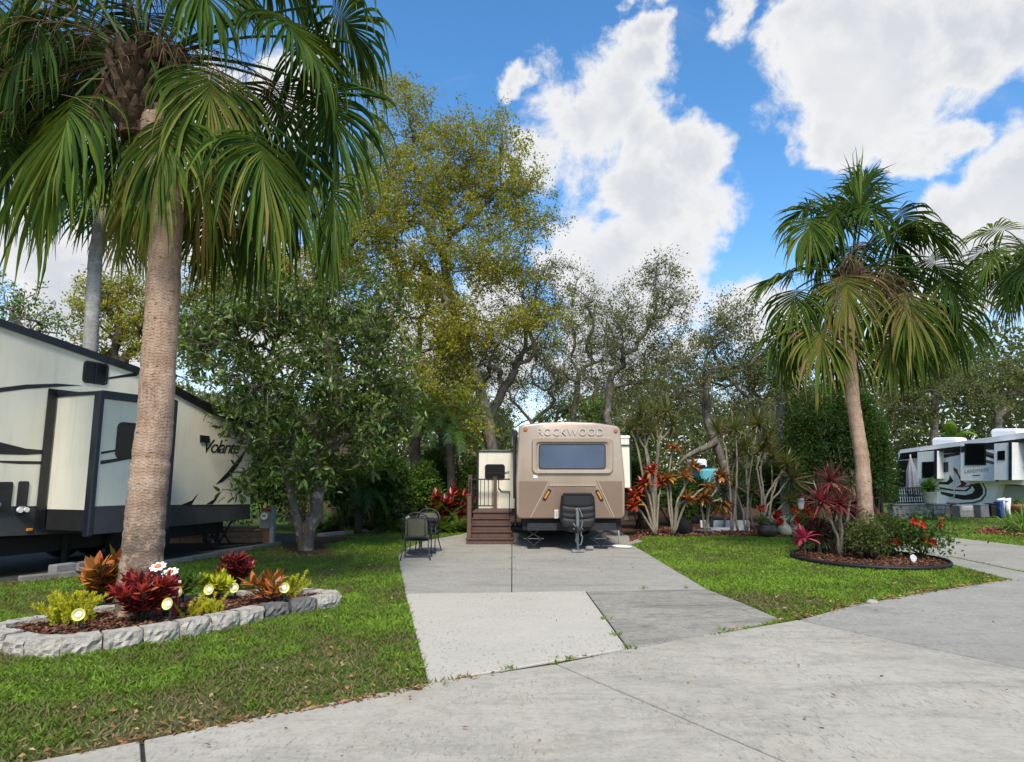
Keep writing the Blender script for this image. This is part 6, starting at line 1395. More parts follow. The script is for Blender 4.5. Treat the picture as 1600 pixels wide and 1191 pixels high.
Yo4 = 22; b_ = Vector((P(30, 800, Yo4).x, Yo4, 0))
tree('sparse_tree', 'thin sparsely leaved tree above the far left of the left trailer', 'tree', 'broadleaf trees', [b_, P(35, 640, Yo4), P(40, 540, Yo4)],
     [(40, 490, 55, 36, Yo4, 1.4, 22), (80, 505, 35, 22, Yo4, 1.0, 12), (10, 470, 30, 30, Yo4, 1.0, 10)], M['bark_oak'], M['midgreen'], 1500, .12, 85, twig=2, twig_len=.55, trunk_r=.16, tip_r=.008, wig=.25, tint_lo=.3)

# ---- grey, half bare oaks across the middle
def grey_oak(tr, blobs, seed, label, nleaf, trunk_r, leaf='olive', lsz=.092, **kw):
    return tree('grey_oak', label, 'tree', 'half bare oaks', tr, blobs, M['bark_oak'], M[leaf], nleaf, lsz, seed, sigma=.30, twig=6, twig_len=.55, wig=.34, tip_r=.0078, trunk_r=trunk_r, expo=2.15, **kw)
Y = 24.5; b_ = Vector((P(752, 800, Y).x, Y, 0))
grey_oak([b_, P(756, 720, Y), P(762, 660, Y), P(788, 610, Y), P(815, 560, Y)], [(800, 520, 70, 60, Y, 1.8, 50), (850, 470, 50, 50, Y, 1.4, 34), (760, 560, 60, 70, Y, 1.6, 36), (840, 560, 40, 50, Y, 1.3, 24), (870, 510, 34, 36, Y, 1.0, 16), (720, 600, 40, 50, Y, 1.2, 20), (820, 430, 50, 30, Y, 1.2, 20)], 91, 'gnarled grey oak just left of the tan trailer, olive clumps near its top', 13000, .17, tint_lo=.0)
Y = 28; b_ = Vector((P(905, 800, Y).x, Y, 0))
grey_oak([b_, P(902, 720, Y), P(896, 640, Y), P(905, 580, Y)], [(900, 480, 46, 44, Y, 1.5, 34), (880, 550, 46, 56, Y, 1.5, 34), (940, 560, 44, 56, Y, 1.5, 34), (870, 430, 28, 24, Y, .9, 10), (860, 600, 34, 34, Y, 1.2, 16), (930, 470, 30, 30, Y, 1.0, 14)], 92, 'sparse grey oak seen above the left half of the tan trailer', 8500, .13)
Y = 25; b_ = Vector((P(975, 800, Y).x, Y, 0))
grey_oak([b_, P(966, 720, Y), P(950, 650, Y), P(955, 590, Y)], [(990, 500, 60, 50, Y, 1.7, 50), (1030, 440, 36, 32, Y, 1.1, 20), (950, 540, 44, 50, Y, 1.5, 30), (1040, 540, 50, 50, Y, 1.6, 36), (1000, 600, 55, 40, Y, 1.5, 30), (1060, 480, 28, 32, Y, 1.0, 14), (920, 600, 34, 34, Y, 1.2, 16), (1020, 425, 12, 14, Y, .5, 6)], 93, 'tallest grey oak, behind the right half of the tan trailer', 16000, .145)
Y = 21.5; b_ = Vector((P(1152, 800, Y).x, Y, 0))
grey_oak([b_, P(1137, 745, Y), P(1122, 700, Y), P(1106, 665, Y), P(1104, 640, Y)], [(1130, 560, 60, 55, Y, 1.7, 46), (1150, 500, 40, 34, Y, 1.2, 24), (1080, 580, 50, 46, Y, 1.5, 34), (1040, 620, 40, 26, Y, 1.2, 18), (1180, 580, 40, 40, Y, 1.3, 26), (1190, 615, 34, 20, Y, 1.0, 12), (1165, 640, 30, 16, Y, 1.0, 8), (1000, 660, 24, 18, Y, .8, 8), (1120, 520, 30, 26, Y, 1.0, 14)], 94, 'grey oak with leaning trunk and long low limbs, behind the spiky clump', 12500, .135)
m_ = MB(); q = [P(1118, 690, Y - .1), P(1106, 698, Y - .3), P(1086, 706, Y - .5), P(1070, 715, Y - .7), P(1058, 728, Y - .9)]; m_.tube(q, [.12, .10, .085, .06, .03], 8); par_ = [o for o in COL.objects if o.name.startswith('grey_oak') and o.parent is None][-1]; m_.build('limb', M['bark_oak'], par_, True)
for (px_, Y, sd_, lab, bl) in ((690, 31, 301, 'dull olive oak filling the gap left of the deck railing', [(690, 600, 60, 60, 31, 1.8, 40), (740, 560, 50, 50, 31, 1.6, 30), (640, 640, 40, 40, 31, 1.4, 20)]), (835, 33, 302, 'dull olive oak far behind the left corner of the tan trailer', [(800, 600, 40, 50, 33, 1.6, 30), (870, 600, 40, 50, 33, 1.6, 30), (850, 540, 40, 40, 33, 1.6, 24), (790, 650, 26, 24, 33, 1.2, 12)]),
      (1010, 33, 303, 'dull olive oak far behind the tall dracaena canes', [(1000, 590, 60, 50, 33, 1.8, 40), (1060, 610, 50, 44, 33, 1.8, 34), (950, 630, 40, 30, 33, 1.5, 20), (1030, 660, 40, 30, 33, 1.5, 20)]), (1190, 34, 304, 'dull olive oak far behind the leaning oak and thin pale palm', [(1170, 610, 60, 50, 34, 1.8, 40), (1220, 650, 50, 40, 34, 1.8, 30), (1120, 650, 50, 30, 34, 1.8, 24), (1215, 580, 40, 40, 34, 1.6, 24)])):
    grey_oak([Vector((P(px_, 800, Y).x, Y, 0)), P(px_ + 4, 720, Y), P(px_ - 4, 660, Y)], bl, sd_, lab, 8500, .12, lsz=.10)
Y = 30
for (px_, tr_r, sd_, lab, bl) in ((1460, .22, 95, 'olive grey oak behind the white camper, left part', [(1440, 610, 60, 40, Y + 9, 2, 40), (1480, 580, 40, 30, Y + 9, 1.5, 24), (1420, 640, 40, 40, Y + 9, 1.5, 24)]), (1560, .22, 96, 'olive grey oak behind the white camper, at the right edge', [(1540, 620, 60, 40, Y + 10, 2.2, 44), (1590, 600, 50, 44, Y + 10, 2, 34), (1520, 590, 40, 26, Y + 10, 1.5, 18), (1640, 600, 50, 60, Y + 10, 2, 30)])):
    Yq = bl[0][4]; grey_oak([Vector((P(px_, 800, Yq).x, Yq, 0)), P(px_, 700, Yq), P(px_, 650, Yq)], bl, sd_, lab, 8500, tr_r, lsz=.16)

# ---- dark evergreens
Ys = 19.5
for (px_, py0, rx, top, yy, sd_, mt, lab, n_, lo, hi) in ((1325, 812, 72, 612, 20.5, 101, 'dkgreen', 'broad dark evergreen behind the round bed palm', 15000, .1, .95), (1372, 812, 36, 640, 20.0, 102, 'dkgreen', 'dark evergreen touching the left end of the white camper', 10000, .0, .85), (1268, 812, 46, 630, 21.5, 103, 'dkgreen', 'dark evergreen just right of the thin pale palm trunk', 9000, .1, 1.0)):
    c_ = P(px_, py0, yy); c_.z = 0; h_ = P(px_, top, yy).z
    shrub('evergreen_tree', lab, 'evergreen', 'dark evergreens', c_, rx * yy / FPX, rx * yy / FPX * .8, h_, M[mt], n_, .12, sd_, lumps=30, lo=lo * .3, hi=hi * .72, aspect=.36, low=.04, lr=.68)
c_ = P(1310, 800, 22.6); c_.z = 0; shrub('evergreen_tree', 'brighter green tree top peeping over the dark evergreens', 'evergreen', 'dark evergreens', c_, 1.5, 1.2, P(1310, 605, 22.6).z, M['midgreen'], 8000, .12, 104, lumps=18, lo=.0, hi=.8, low=.4, lr=.75)
# ---- understory shrubs
SH = [(320, 800, 60, 700, 19.5, 'dkgreen', 'dark shrub behind the rear corner of the left trailer'), (420, 800, 55, 690, 20.5, 'dkgreen', 'dark shrub behind the utility box'), (545, 805, 45, 730, 19.6, 'dkgreen', 'dark shrub with glossy leaves right of the leathery tree trunk'), (600, 800, 42, 715, 20.2, 'dkgreen', 'rounded dark shrub above the ferns, left of the patio table'),
      (655, 800, 34, 735, 20.6, 'midgreen', 'mid green shrub directly behind the patio table'), (690, 800, 34, 700, 22.5, 'dkgreen', 'dark shrub behind the red leaved plant'), (735, 790, 26, 720, 22.0, 'midgreen', 'mid green shrub left of the deck rail'),
      (1000, 815, 34, 730, 20.8, 'dkgreen', 'dark shrub against the right flank of the tan trailer'), (1050, 818, 44, 735, 22.2, 'dkgreen', 'dark shrub behind the orange croton canes'), (1100, 818, 40, 748, 23.5, 'dkgreen', 'low dark hedge shrub below the turquoise van'), (1150, 815, 44, 740, 24.0, 'dkgreen', 'dark shrub behind the leaning oak trunk'), (1205, 812, 44, 735, 24.0, 'dkgreen', 'dark shrub behind the right part of the spiky clump'),
      (850, 800, 50, 690, 30, 'midgreen', 'mid green shrub behind the tan trailer roof, left'), (930, 800, 60, 700, 30, 'dkgreen', 'dark shrub behind the tan trailer roof, right'), (1000, 790, 40, 665, 27, 'midgreen', 'yellowish green shrub right of the tan trailer roof'), (470, 790, 50, 640, 24, 'dkgreen', 'tall dark shrub behind the leathery tree trunk'), (250, 800, 60, 720, 22, 'dkgreen', 'dark shrub hidden behind the left trailer tail')]
for i, (px_, py0, rx, top, yy, mt, lab) in enumerate(SH):
    c_ = P(px_, py0, yy); c_.z = 0; h_ = P(px_, top, yy).z; w_ = rx * yy / FPX
    shrub('shrub', lab, 'shrub', 'understory shrubs', c_, w_, w_ * .8, h_, M[mt], int(3800 + 26 * rx), .15 if i % 2 else .12, 120 + i, shape=1 if mt == 'dkgreen' and yy < 21.5 else 0, aspect=.45, lumps=9, low=.03)
# light green clump left above the trailer roof, banana leaves at right
c_ = P(845, 800, 33); c_.z = 0; tree('light_tree', 'light green small tree low behind the left edge of the tan trailer roof', 'tree', 'broadleaf trees', [c_, P(850, 720, 33), P(870, 680, 33)], [(850, 655, 14, 7, 33, .8, 10), (885, 640, 20, 12, 33, .9, 14), (925, 645, 30, 16, 33, 1.0, 18)], M['bark_oak'], M['brightgreen'], 3000, .13, 140, twig_len=.4, trunk_r=.12)
yy = 40; b_ = P(1490, 760, yy); b_.z = 0; T = thing('banana_plant', b_, 'yellow green banana leaves above the white camper roof', 'banana plant'); rs = np.random.RandomState(3); m_ = MB(); tp = P(1488, 690, yy); m_.tube([b_, tp], [.2, .14], 8); m_.build('stem', M['stem'], T); m_ = MB(); rosette(m_, tp, (0, 0, 1), 9, 2.0, .62, .1, 1.0, .5, rs, .3, 1, 7, .3, (.3, .9, 1, .95, .8, .5, .05)); m_.build('foliage', M['brightgreen'], T)
# pygmy feather palms by the deck
fr = [(i * 137.5 % 360, [60, 40, 20, 5, 30, 50, -10][i % 7], 1.1) for i in range(20)]
yy = 21.2; b_ = P(656, 800, yy); b_.z = 0; feather_palm('feather_palm', 'feathery palm with shaggy trunk behind the patio table', 'feather palms', [b_, P(652, 750, yy), P(648, 700, yy), P(655, 655, yy)], .17, fr, 2.2, 151, M['dkgreen'], M['bark_dark'])
yy = 20.6; b_ = P(700, 800, yy); b_.z = 0; feather_palm('feather_palm', 'feathery palm leaning over the red leaved plant left of the deck', 'feather palms', [b_, P(706, 760, yy), P(704, 710, yy), P(702, 670, yy)], .13, fr[:16], 1.9, 152, M['dkgreen'], M['bark_dark'])
yy = 19.3; b_ = P(560, 810, yy); b_.z = 0; feather_palm('feather_palm', 'low feathery palm among the ferns right of the leathery tree', 'feather palms', [b_, P(562, 790, yy), P(566, 762, yy)], .10, fr[:14], 1.3, 153, M['dkgreen'], M['bark_dark'])
# dark needle clumps hanging in the oak
m_ = []
# ferns in a band before the shrubs
f0 = fern('sword_fern', 161, 1.0, 18, M['midgreen'], .0, .9); f0['group'] = 'ferns in the bed behind the patio'; spots = [(515, 826), (535, 822), (556, 821), (578, 819), (600, 818), (620, 816), (640, 818), (528, 810), (552, 808), (590, 806), (612, 806), (668, 820), (690, 824), (708, 826), (722, 828), (700, 812), (678, 808), (632, 806), (505, 818), (655, 812)]
FL = ['nearest the leathery tree', 'second from the leathery tree', 'before the low feathery palm', 'left of the white dish', 'behind the left edge of the patio table', 'right behind the patio table', 'behind the right edge of the patio table']
for i, (a, b) in enumerate(spots):
    o = f0 if i == 0 else copy_tree(f0); o.location = P(a, b, 19.9 if b > 814 else 20.6); o.location.z = .0 if b > 814 else .12; o.rotation_euler = (0, 0, i * 1.3); s_ = .85 + .3 * ((i * 37) % 10) / 10; o.scale = (s_, s_, s_)
    o['label'] = 'green sword fern in the long fern bed between the leathery tree and the deck' if b > 814 else 'green sword fern in the back row of the fern bed, against the dark shrubs'
# red bromeliad like plant by the steps
yy = 20.4; b_ = P(705, 812, yy); b_.z = 0; croton('red_leaf_plant', b_, 'red and dark green leaved plant left of the deck steps', M['redcroton'], 171, h=1.25, heads=15, n=30, L=.27, W=.085, spread=.62, t0=.0, t1=.95)

# ---- canes right of the tan trailer
rs = np.random.RandomState(181); yc = 18.6
def C_(lst, Y): 
    out = [P(a, b, Y + .0) for a, b in lst]; return out
def ground(px, Y): p_ = P(px, 800, Y); p_.z = 0; return p_
bb = ground(1018, 19.2)
cane_plant('dracaena', 'tall dracaena with thin pale canes right beside the tan trailer', 'dracaena', 'spiky dracaenas', bb, [[bb, P(1012, 780, 19.2), P(1000, 720, 19.2), P(992, 684, 19.2), P(984, 668, 19.2)], [bb, P(1020, 760, 19.2), P(1010, 700, 19.2), P(1002, 640, 19.2)], [bb, P(1016, 750, 19.2), P(1008, 702, 19.2), P(996, 680, 19.2), P(1000, 660, 19.2)], [bb, P(1014, 745, 19.1), P(1008, 700, 19.1), P(1018, 672, 19.1)]], M['dracaena'], M['stem'], rs, n=38, L=.60, W=.06, stem_r=.038, droop=.15)
bb = ground(1022, 19.8)
cane_plant('dracaena', 'tall dracaena with wavy pale canes, second from the tan trailer', 'dracaena', 'spiky dracaenas', bb, [[bb, P(1024, 740, 19.8), P(1028, 690, 19.8), P(1024, 646, 19.8)], [bb, P(1024, 740, 19.8), P(1028, 690, 19.8), P(1040, 660, 19.8), P(1042, 640, 19.8)], [bb, P(1026, 735, 19.8), P(1030, 690, 19.8), P(1044, 676, 19.8), P(1052, 662, 19.8)]], M['dracaena'], M['stem'], rs, n=38, L=.60, W=.06, stem_r=.036, t0=.2, droop=.15)
bb = ground(1050, 18.4)
wp = (.3, .8, 1.0, .9, .55, .05)
cane_plant('croton_bush', 'leggy croton with orange and yellow leaf heads on bare canes', 'croton', 'leggy crotons', bb, [[bb, P(1048, 770, 18.4), P(1044, 745, 18.4)], [bb, P(1042, 760, 18.5), P(1050, 705, 18.5), P(1052, 698, 18.5)], [bb, P(1062, 775, 18.3), P(1080, 742, 18.3), P(1084, 728, 18.3)], [bb, P(1070, 790, 18.2), P(1092, 768, 18.2), P(1108, 758, 18.2)], [bb, P(1058, 785, 18.2), P(1068, 765, 18.2), P(1070, 742, 18.2)], [bb, P(1060, 790, 18.2), P(1075, 778, 18.1)]], M['orangecroton'], M['stem'], rs, n=24, L=.34, W=.085, stem_r=.032, a0=.2, a1=1.6, droop=.5, t0=.1, t1=1, wprof=wp)
bb = ground(1024, 18.5)
cane_plant('croton_bush', 'leggy croton with red leaf heads close to the tan trailer', 'croton', 'leggy crotons', bb, [[bb, P(1014, 775, 18.5), P(1006, 755, 18.5)], [bb, P(1020, 770, 18.5), P(1018, 735, 18.5)], [bb, P(1030, 775, 18.5), P(1034, 752, 18.5)], [bb, P(1008, 790, 18.4), P(992, 772, 18.4)], [bb, P(1002, 800, 18.3), P(990, 788, 18.3)]], M['redcroton'], M['stem'], rs, n=26, L=.36, W=.10, stem_r=.032, a0=.2, a1=1.7, droop=.4, t0=.35, t1=1, wprof=wp)
bb = ground(1100, 18.8)
cane_plant('croton_bush', 'leggy croton with drooping bronze leaf heads left of the brown bollard light', 'croton', 'leggy crotons', bb, [[bb, P(1108, 780, 18.8), P(1122, 762, 18.8), P(1126, 742, 18.8)], [bb, P(1110, 785, 18.7), P(1126, 780, 18.7), P(1130, 790, 18.6)], [bb, P(1096, 790, 18.7), P(1100, 775, 18.7)]], M['orangecroton'], M['stem'], rs, n=28, L=.40, W=.11, stem_r=.032, a0=.2, a1=1.8, droop=.7, t0=.1, t1=.8, wprof=wp)
DR = [([(1142, 825), (1138, 770), (1130, 720), (1126, 684)], 'dracaena cane clump with spiky heads level with the turquoise van', [[(1142, 825), (1140, 760), (1134, 700), (1122, 672)], [(1142, 825), (1150, 770), (1152, 720), (1148, 668)]]),
      (None, 'dracaena with spiky heads above the white boards', [[(1152, 822), (1146, 780), (1144, 740), (1150, 712)], [(1165, 824), (1158, 790), (1150, 770), (1148, 755)], [(1166, 822), (1168, 780), (1166, 730), (1165, 700)]]),
      (None, 'dracaena with dark spiky heads above the brown squat pot', [[(1166, 820), (1168, 770), (1172, 740), (1184, 660)], [(1188, 820), (1190, 770), (1182, 730), (1192, 700)], [(1190, 820), (1194, 780), (1188, 735), (1198, 684)]]),
      (None, 'dracaena with pale forked canes leaning right towards the white vase', [[(1186, 812), (1196, 780), (1212, 752), (1224, 735), (1230, 722)], [(1184, 815), (1200, 790), (1220, 765), (1236, 742)], [(1196, 810), (1206, 775), (1222, 735), (1240, 752)], [(1200, 812), (1216, 795), (1234, 780)]]),
      (None, 'dracaena with a bushy dark head close behind the leaning oak', [[(1130, 820), (1134, 790), (1132, 765)], [(1176, 815), (1172, 790), (1176, 765)], [(1198, 800), (1206, 770), (1206, 712)]])]
for i, (_, lab, cn) in enumerate(DR):
    Yd = 19.0 + .35 * i; bb = ground(cn[0][0][0], Yd); cs = []
    for c_ in cn:
        q = [ground(c_[0][0], Yd)] + [P(a, b, Yd) for a, b in c_[1:]]; cs.append(q)
    cane_plant('dracaena', lab, 'dracaena', 'spiky dracaenas', bb, cs, M['dracaena'], M['stem'], rs, n=46, L=.60, W=.062, stem_r=.032, a0=.1, a1=2.0, droop=.12, t0=.1)

# ---- garden things at the back of the right lawn
g_ = G(1112, 829); T = thing('bollard_light', g_, 'short brown bollard light left of the white boards', 'garden light'); m_ = MB(); m_.tube([g_, g_ + Vector((0, 0, .42))], .055, 10); m_.build('post', M['clay'], T); m_ = MB(); m_.lathe(g_ + Vector((0, 0, .42)), [(.05, 0), (.12, .01), (.10, .05), (.03, .08)], 14); m_.build('cap', M['dsteel'], T)
g_ = G(1066, 834); m_ = MB(); m_.lathe(g_, [(.26, 0), (.30, .08), (.27, .26), (.18, .36), (.05, .41)], 20); tag(m_.build('black_bucket', M['rubber'], smooth=True), 'upturned black bucket on the mulch behind the croton canes', 'bucket')
g_ = G(1143, 831); m_ = MB(); m_.box(g_ + Vector((-.05, .15, .06)), (1.15, .40, .10), .04, bev=.01); tag(m_.build('white_board', M['white']), 'wide white board on the mulch, lower of the two by the bollard light', 'board')
m_ = MB(); m_.box(g_ + Vector((.0, .62, .18)), (1.5, .10, .22), .02, bev=.01); tag(m_.build('white_board', M['whitemat']), 'white board on edge behind the flat white board', 'board')
g_ = G(1096, 832); m_ = MB(); m_.box(g_ + Vector((0, .1, .04)), (.75, .25, .06), .05, bev=.01); tag(m_.build('pale_board', M['block']), 'pale flat board left of the bollard light', 'board')
g_ = G(1199, 838.5); T = thing('squat_pot', g_, 'squat dark brown pot on the edge of the right lawn', 'pot'); s_ = g_.y / FPX; m_ = MB(); m_.lathe(g_, [(10 * s_, 0), (13.5 * s_, 4 * s_), (15.5 * s_, 10 * s_), (13.5 * s_, 16 * s_), (11.5 * s_, 18 * s_), (13.5 * s_, 19.5 * s_), (14.5 * s_, 21.5 * s_), (13.2 * s_, 21.5 * s_), (11 * s_, 19 * s_), (6 * s_, 18 * s_)], 28); m_.build('pot_body', M['clay'], T, True)
m_ = MB(); rosette(m_, g_ + Vector((-.12, 0, .36)), (0, 0, 1), 22, .38, .05, .1, 1.3, .6, np.random.RandomState(4)); m_.build('foliage', M['midgreen'], T)
g_ = G(1232, 838) + Vector((0, .25, 0)); T = thing('round_vase', g_, 'cream vase with green lower half behind the pink red plant', 'vase'); s_ = g_.y / FPX; m_ = MB(); m_.lathe(g_, [(7 * s_, 0), (10 * s_, 3 * s_), (11 * s_, 8 * s_), (9 * s_, 14 * s_), (4 * s_, 19 * s_), (3.2 * s_, 24 * s_), (4 * s_, 26 * s_), (3 * s_, 26 * s_)], 24); m_.build('vase_body', M['vase'], T, True)
def flower_cluster(name, c, label, n, spread, fs, seed, h, group=None, leafn=500, leaf_m='midgreen', hang=0, Yoff=0):
    rs = np.random.RandomState(seed); c = Vector(c); T = thing(name, c, label, 'flowering plant', group); st = MB(); lv = []
    for i in range(n):
        p_ = c + Vector((rs.randn() * spread[0], rs.randn() * spread[1], h * (.28 + .72 * rs.rand()))); st.tube([c + Vector((rs.randn() * .04, rs.randn() * .04, 0)), c.lerp(p_, .6) + Vector((0, 0, .05)), p_], [.012, .009, .006], 4)
        ax = Vector((rs.randn() * .7, -1, .3 + rs.randn() * .5)).normalized(); fl = MB(); rosette(fl, p_, ax, 9, fs, fs * .75, .5, 1.25, .1, rs, 0, 1, 3, .15, (.5, .95, 1, .8, .4)); fl.build('bloom', M['redflower'], T)
    st.build('stem', M['stemdark'], T); 
    C = np.array(c) + rs.randn(leafn, 3) * np.array([spread[0] * 1.1, spread[1] * 1.1, h * .22]) + np.array([0, 0, h * .55]); C[:, 2] = np.maximum(C[:, 2], c.z + .03)
    V, F_, T_ = leaf_cards(C, rs.randn(leafn, 3), rs.randn(leafn, 3) * .5 + np.array([0, 0, 1]), .075 * (.6 + .7 * rs.rand(leafn)), .045 * (.6 + .7 * rs.rand(leafn)), rs, rs.rand(leafn), 1)
    link_mesh('foliage', V, F_, M[leaf_m], T, T_); return T
g_ = P(1226, 838, 18.9); g_.z = 0; flower_cluster('red_flowers', g_, 'red flower bunch behind the cream vase', 13, (.28, .15), .13, 191, .75, 'red flowering plants', 300)
g_ = P(1262, 842, 17.5); g_.z = 0; flower_cluster('red_flowers', g_, 'orange red flowers between the cream vase and the round bed', 9, (.12, .15), .12, 192, .85, 'red flowering plants', 300)
g_ = P(1252, 815, 20.5); g_.z = 0; T = thing('sign_box', g_, 'pale grey box on a post among the dark shrubs above the cream vase', 'box'); m_ = MB(); m_.tube([g_, g_ + Vector((0, 0, .8))], .04, 8); m_.build('post', M['dsteel'], T); z0_, z1_ = P(1250, 796, 20.5).z, P(1250, 778, 20.5).z; m_ = MB(); m_.box((g_.x, g_.y, (z0_ + z1_) / 2), (.21, .15, z1_ - z0_), bev=.01); m_.build('box', M['meter'], T)
g_ = P(1228, 812, 20.0); g_.z = 0; m_ = MB(); m_.box(g_ + Vector((0, .2, .22)), (1.1, .4, .44), .1, bev=.05); tag(m_.build('stone_bench', M['block']), 'grey stone bench behind the cream vase and red flowers', 'bench')
rs = np.random.RandomState(33)
for i, (a, b, lab) in enumerate(((1216, 834, 'white pebble left of the cream vase'), (1222, 828, 'white stone between the brown pot and the cream vase'), (1212, 826, 'small pale stone right behind the brown pot'))):
    g_ = G(a, b); m_ = MB(); m_.lathe(g_, [(.08, -.01), (.12, .04), (.09, .1), (.03, .13)], 9, sx=1.1); tag(m_.build('white_stone', M['whitemat'], smooth=True), lab, 'stone', 'white stones')
# turquoise van far behind the hedge
yy = 34; c_ = P(1100, 800, yy); c_.z = 0; s_ = yy / FPX; T = thing('turquoise_van', c_, 'turquoise and white van glimpsed beyond the hedge right of the tan trailer', 'van'); z1 = P(1100, 729, yy).z; zr_ = P(1100, 720, yy).z
m_ = MB(); m_.box((c_.x + 6 * s_, yy, (z1 + .5) / 2 - .06), (34 * s_, 1.9, z1 - .62), bev=.12); m_.build('body', M['teal'], T); m_ = MB(); m_.box((c_.x - 8 * s_, yy, z1 + (zr_ - z1) * .45), (17 * s_, 1.7, (zr_ - z1) * 1.2 + .1), bev=.08); cb = m_.build('cab', M['white'], T); m_ = MB(); m_.box((c_.x - 9 * s_, yy - .86, z1 - .02), (13 * s_, .04, .17), bev=.01); m_.build('window', M['glass'], cb)
for dx in (-.9, 1.4):
    m_ = MB(); t_ = MB(); t_.lathe((0, 0, 0), [(.1, -.1), (.33, -.1), (.35, 0), (.33, .1), (.1, .1)], 18); R3 = Matrix.Rotation(math.pi / 2, 3, 'X'); t_.V = [tuple(Vector((c_.x + dx, yy - .85, .35)) + R3 @ Vector(v)) for v in t_.V]; t_.build('wheel', M['rubber'], T, True)

# ---- planting in the left bed
zb_ = .10
def bed(px, py): return G(px, py, zb_)
croton('croton', bed(150, 948) + Vector((.0, .25, 0)), 'croton with big orange and green leaves left of the tall palm trunk', M['orangecroton'], 201, h=.54, heads=8, n=21, L=.23, W=.11, spread=.30, t0=.1, t1=1, group='crotons in the left bed', cat='croton')
croton('croton', bed(222, 972), 'dense dark red croton right in front of the tall palm trunk', M['redcroton'], 202, h=.50, heads=20, n=36, L=.14, W=.05, spread=.27, t0=0, t1=.95, group='crotons in the left bed', cat='croton')
croton('croton', bed(370, 918), 'tall maroon croton at the back of the left bed', M['redcroton'], 203, h=.48, heads=13, n=36, L=.12, W=.045, spread=.21, t0=0, t1=.72, group='crotons in the left bed', cat='croton')
croton('croton', bed(420, 944), 'small orange and green croton near the right tip of the left bed', M['orangecroton'], 204, h=.36, heads=5, n=17, L=.18, W=.065, spread=.20, t0=.2, t1=1, group='crotons in the left bed', cat='croton')
croton('yellow_green_plant', bed(338, 936), 'broad yellow green leafy plant in the middle of the left bed', M['chartreuse'], 205, h=.30, heads=7, n=22, L=.13, W=.06, spread=.22, t0=0, t1=.8, cat='plant')
croton('green_plant', bed(278, 940), 'mid green leafy plant right of the red croton, behind the cup lights', M['brightgreen'], 206, h=.30, heads=6, n=24, L=.17, W=.045, spread=.2, t0=0, t1=.8, cat='plant')
plume_plant('foxtail_fern', bed(112, 972), 'fluffy yellow foxtail fern at the left end of the bed', 46, .33, .55, 207, M['chartreuse'], 'foxtail ferns')
plume_plant('foxtail_fern', bed(318, 962), 'fluffy yellow foxtail fern in the front middle of the bed', 26, .24, .4, 208, M['chartreuse'], 'foxtail ferns')
plume_plant('foxtail_fern', bed(450, 935) + Vector((0, .15, 0)), 'yellow green foxtail fern at the right tip of the bed', 12, .33, .25, 209, M['chartreuse'], 'foxtail ferns')
def cup_light(px, py, pyb, label, first=None, yaw=0.0):
    T = thing('cup_light', (0, 0, 0), label, 'garden light', 'pale yellow cup lights'); m_ = MB()
    m_.lathe((0, 0, 0), [(.018, .012), (.030, -.012), (.058, -.040), (.062, -.043), (.057, -.046), (.03, -.022), (.012, -.014)], 22)
    R3 = Matrix.Rotation(math.radians(-72), 3, 'X'); m_.V = [tuple(R3 @ Vector(v)) for v in m_.V]; return T, m_
CL = [(123, 961, 985, 'pale yellow cup light before the left foxtail fern', 25), (278, 926, 955, 'pale yellow cup light behind the red croton, upper of the pair there', 0), (263, 944, 975, 'pale yellow cup light right in front of the red croton, lower of the pair there', -8), (327, 922, 945, 'pale yellow cup light before the yellow green plant', 0), (366, 919, 938, 'pale yellow cup light right of the yellow green plant', 6), (444, 919, 945, 'pale yellow cup light beside the orange croton at the bed tip', 20)]
proto = None
for (a, b, yb_, lab, yaw) in CL:
    g_ = G(a + (8 if yaw > 20 else 0), yb_, zb_); hd = P(a, b, g_.y - .03)
    T = thing('cup_light', g_, lab, 'garden light', 'pale yellow cup lights'); R3 = Matrix.Rotation(math.radians(yaw), 3, 'Z') @ Matrix.Rotation(math.radians(75), 3, 'X')
    m_ = MB(); m_.lathe((0, 0, 0), [(.022, -.03), (.028, -.01), (.056, .018), (.060, .022), (.055, .020), (.034, .000), (.030, -.004)], 24); m_.V = [tuple(hd + R3 @ Vector(v)) for v in m_.V]; sh_ = m_.build('shade', M['yellowcup'], T, True)
    m_ = MB(); m_.lathe((0, 0, 0), [(.030, -.002), (.034, .004), (.025, .014), (.008, .018)], 18); m_.V = [tuple(hd + R3 @ Vector(v)) for v in m_.V]; m_.build('lens', M['whitemat'], sh_, True)
    m_ = MB(); bk = hd + R3 @ Vector((0, 0, -.03)); m_.tube([hd + R3 @ Vector((0, 0, -.008)), bk + R3 @ Vector((0, 0, -.05))], .024, 10); m_.tube([bk + Vector((0, .015, 0)), Vector((bk.x, bk.y + .015, g_.z - .02))], .013, 8); m_.build('stake', M['greenstake'], T, True)
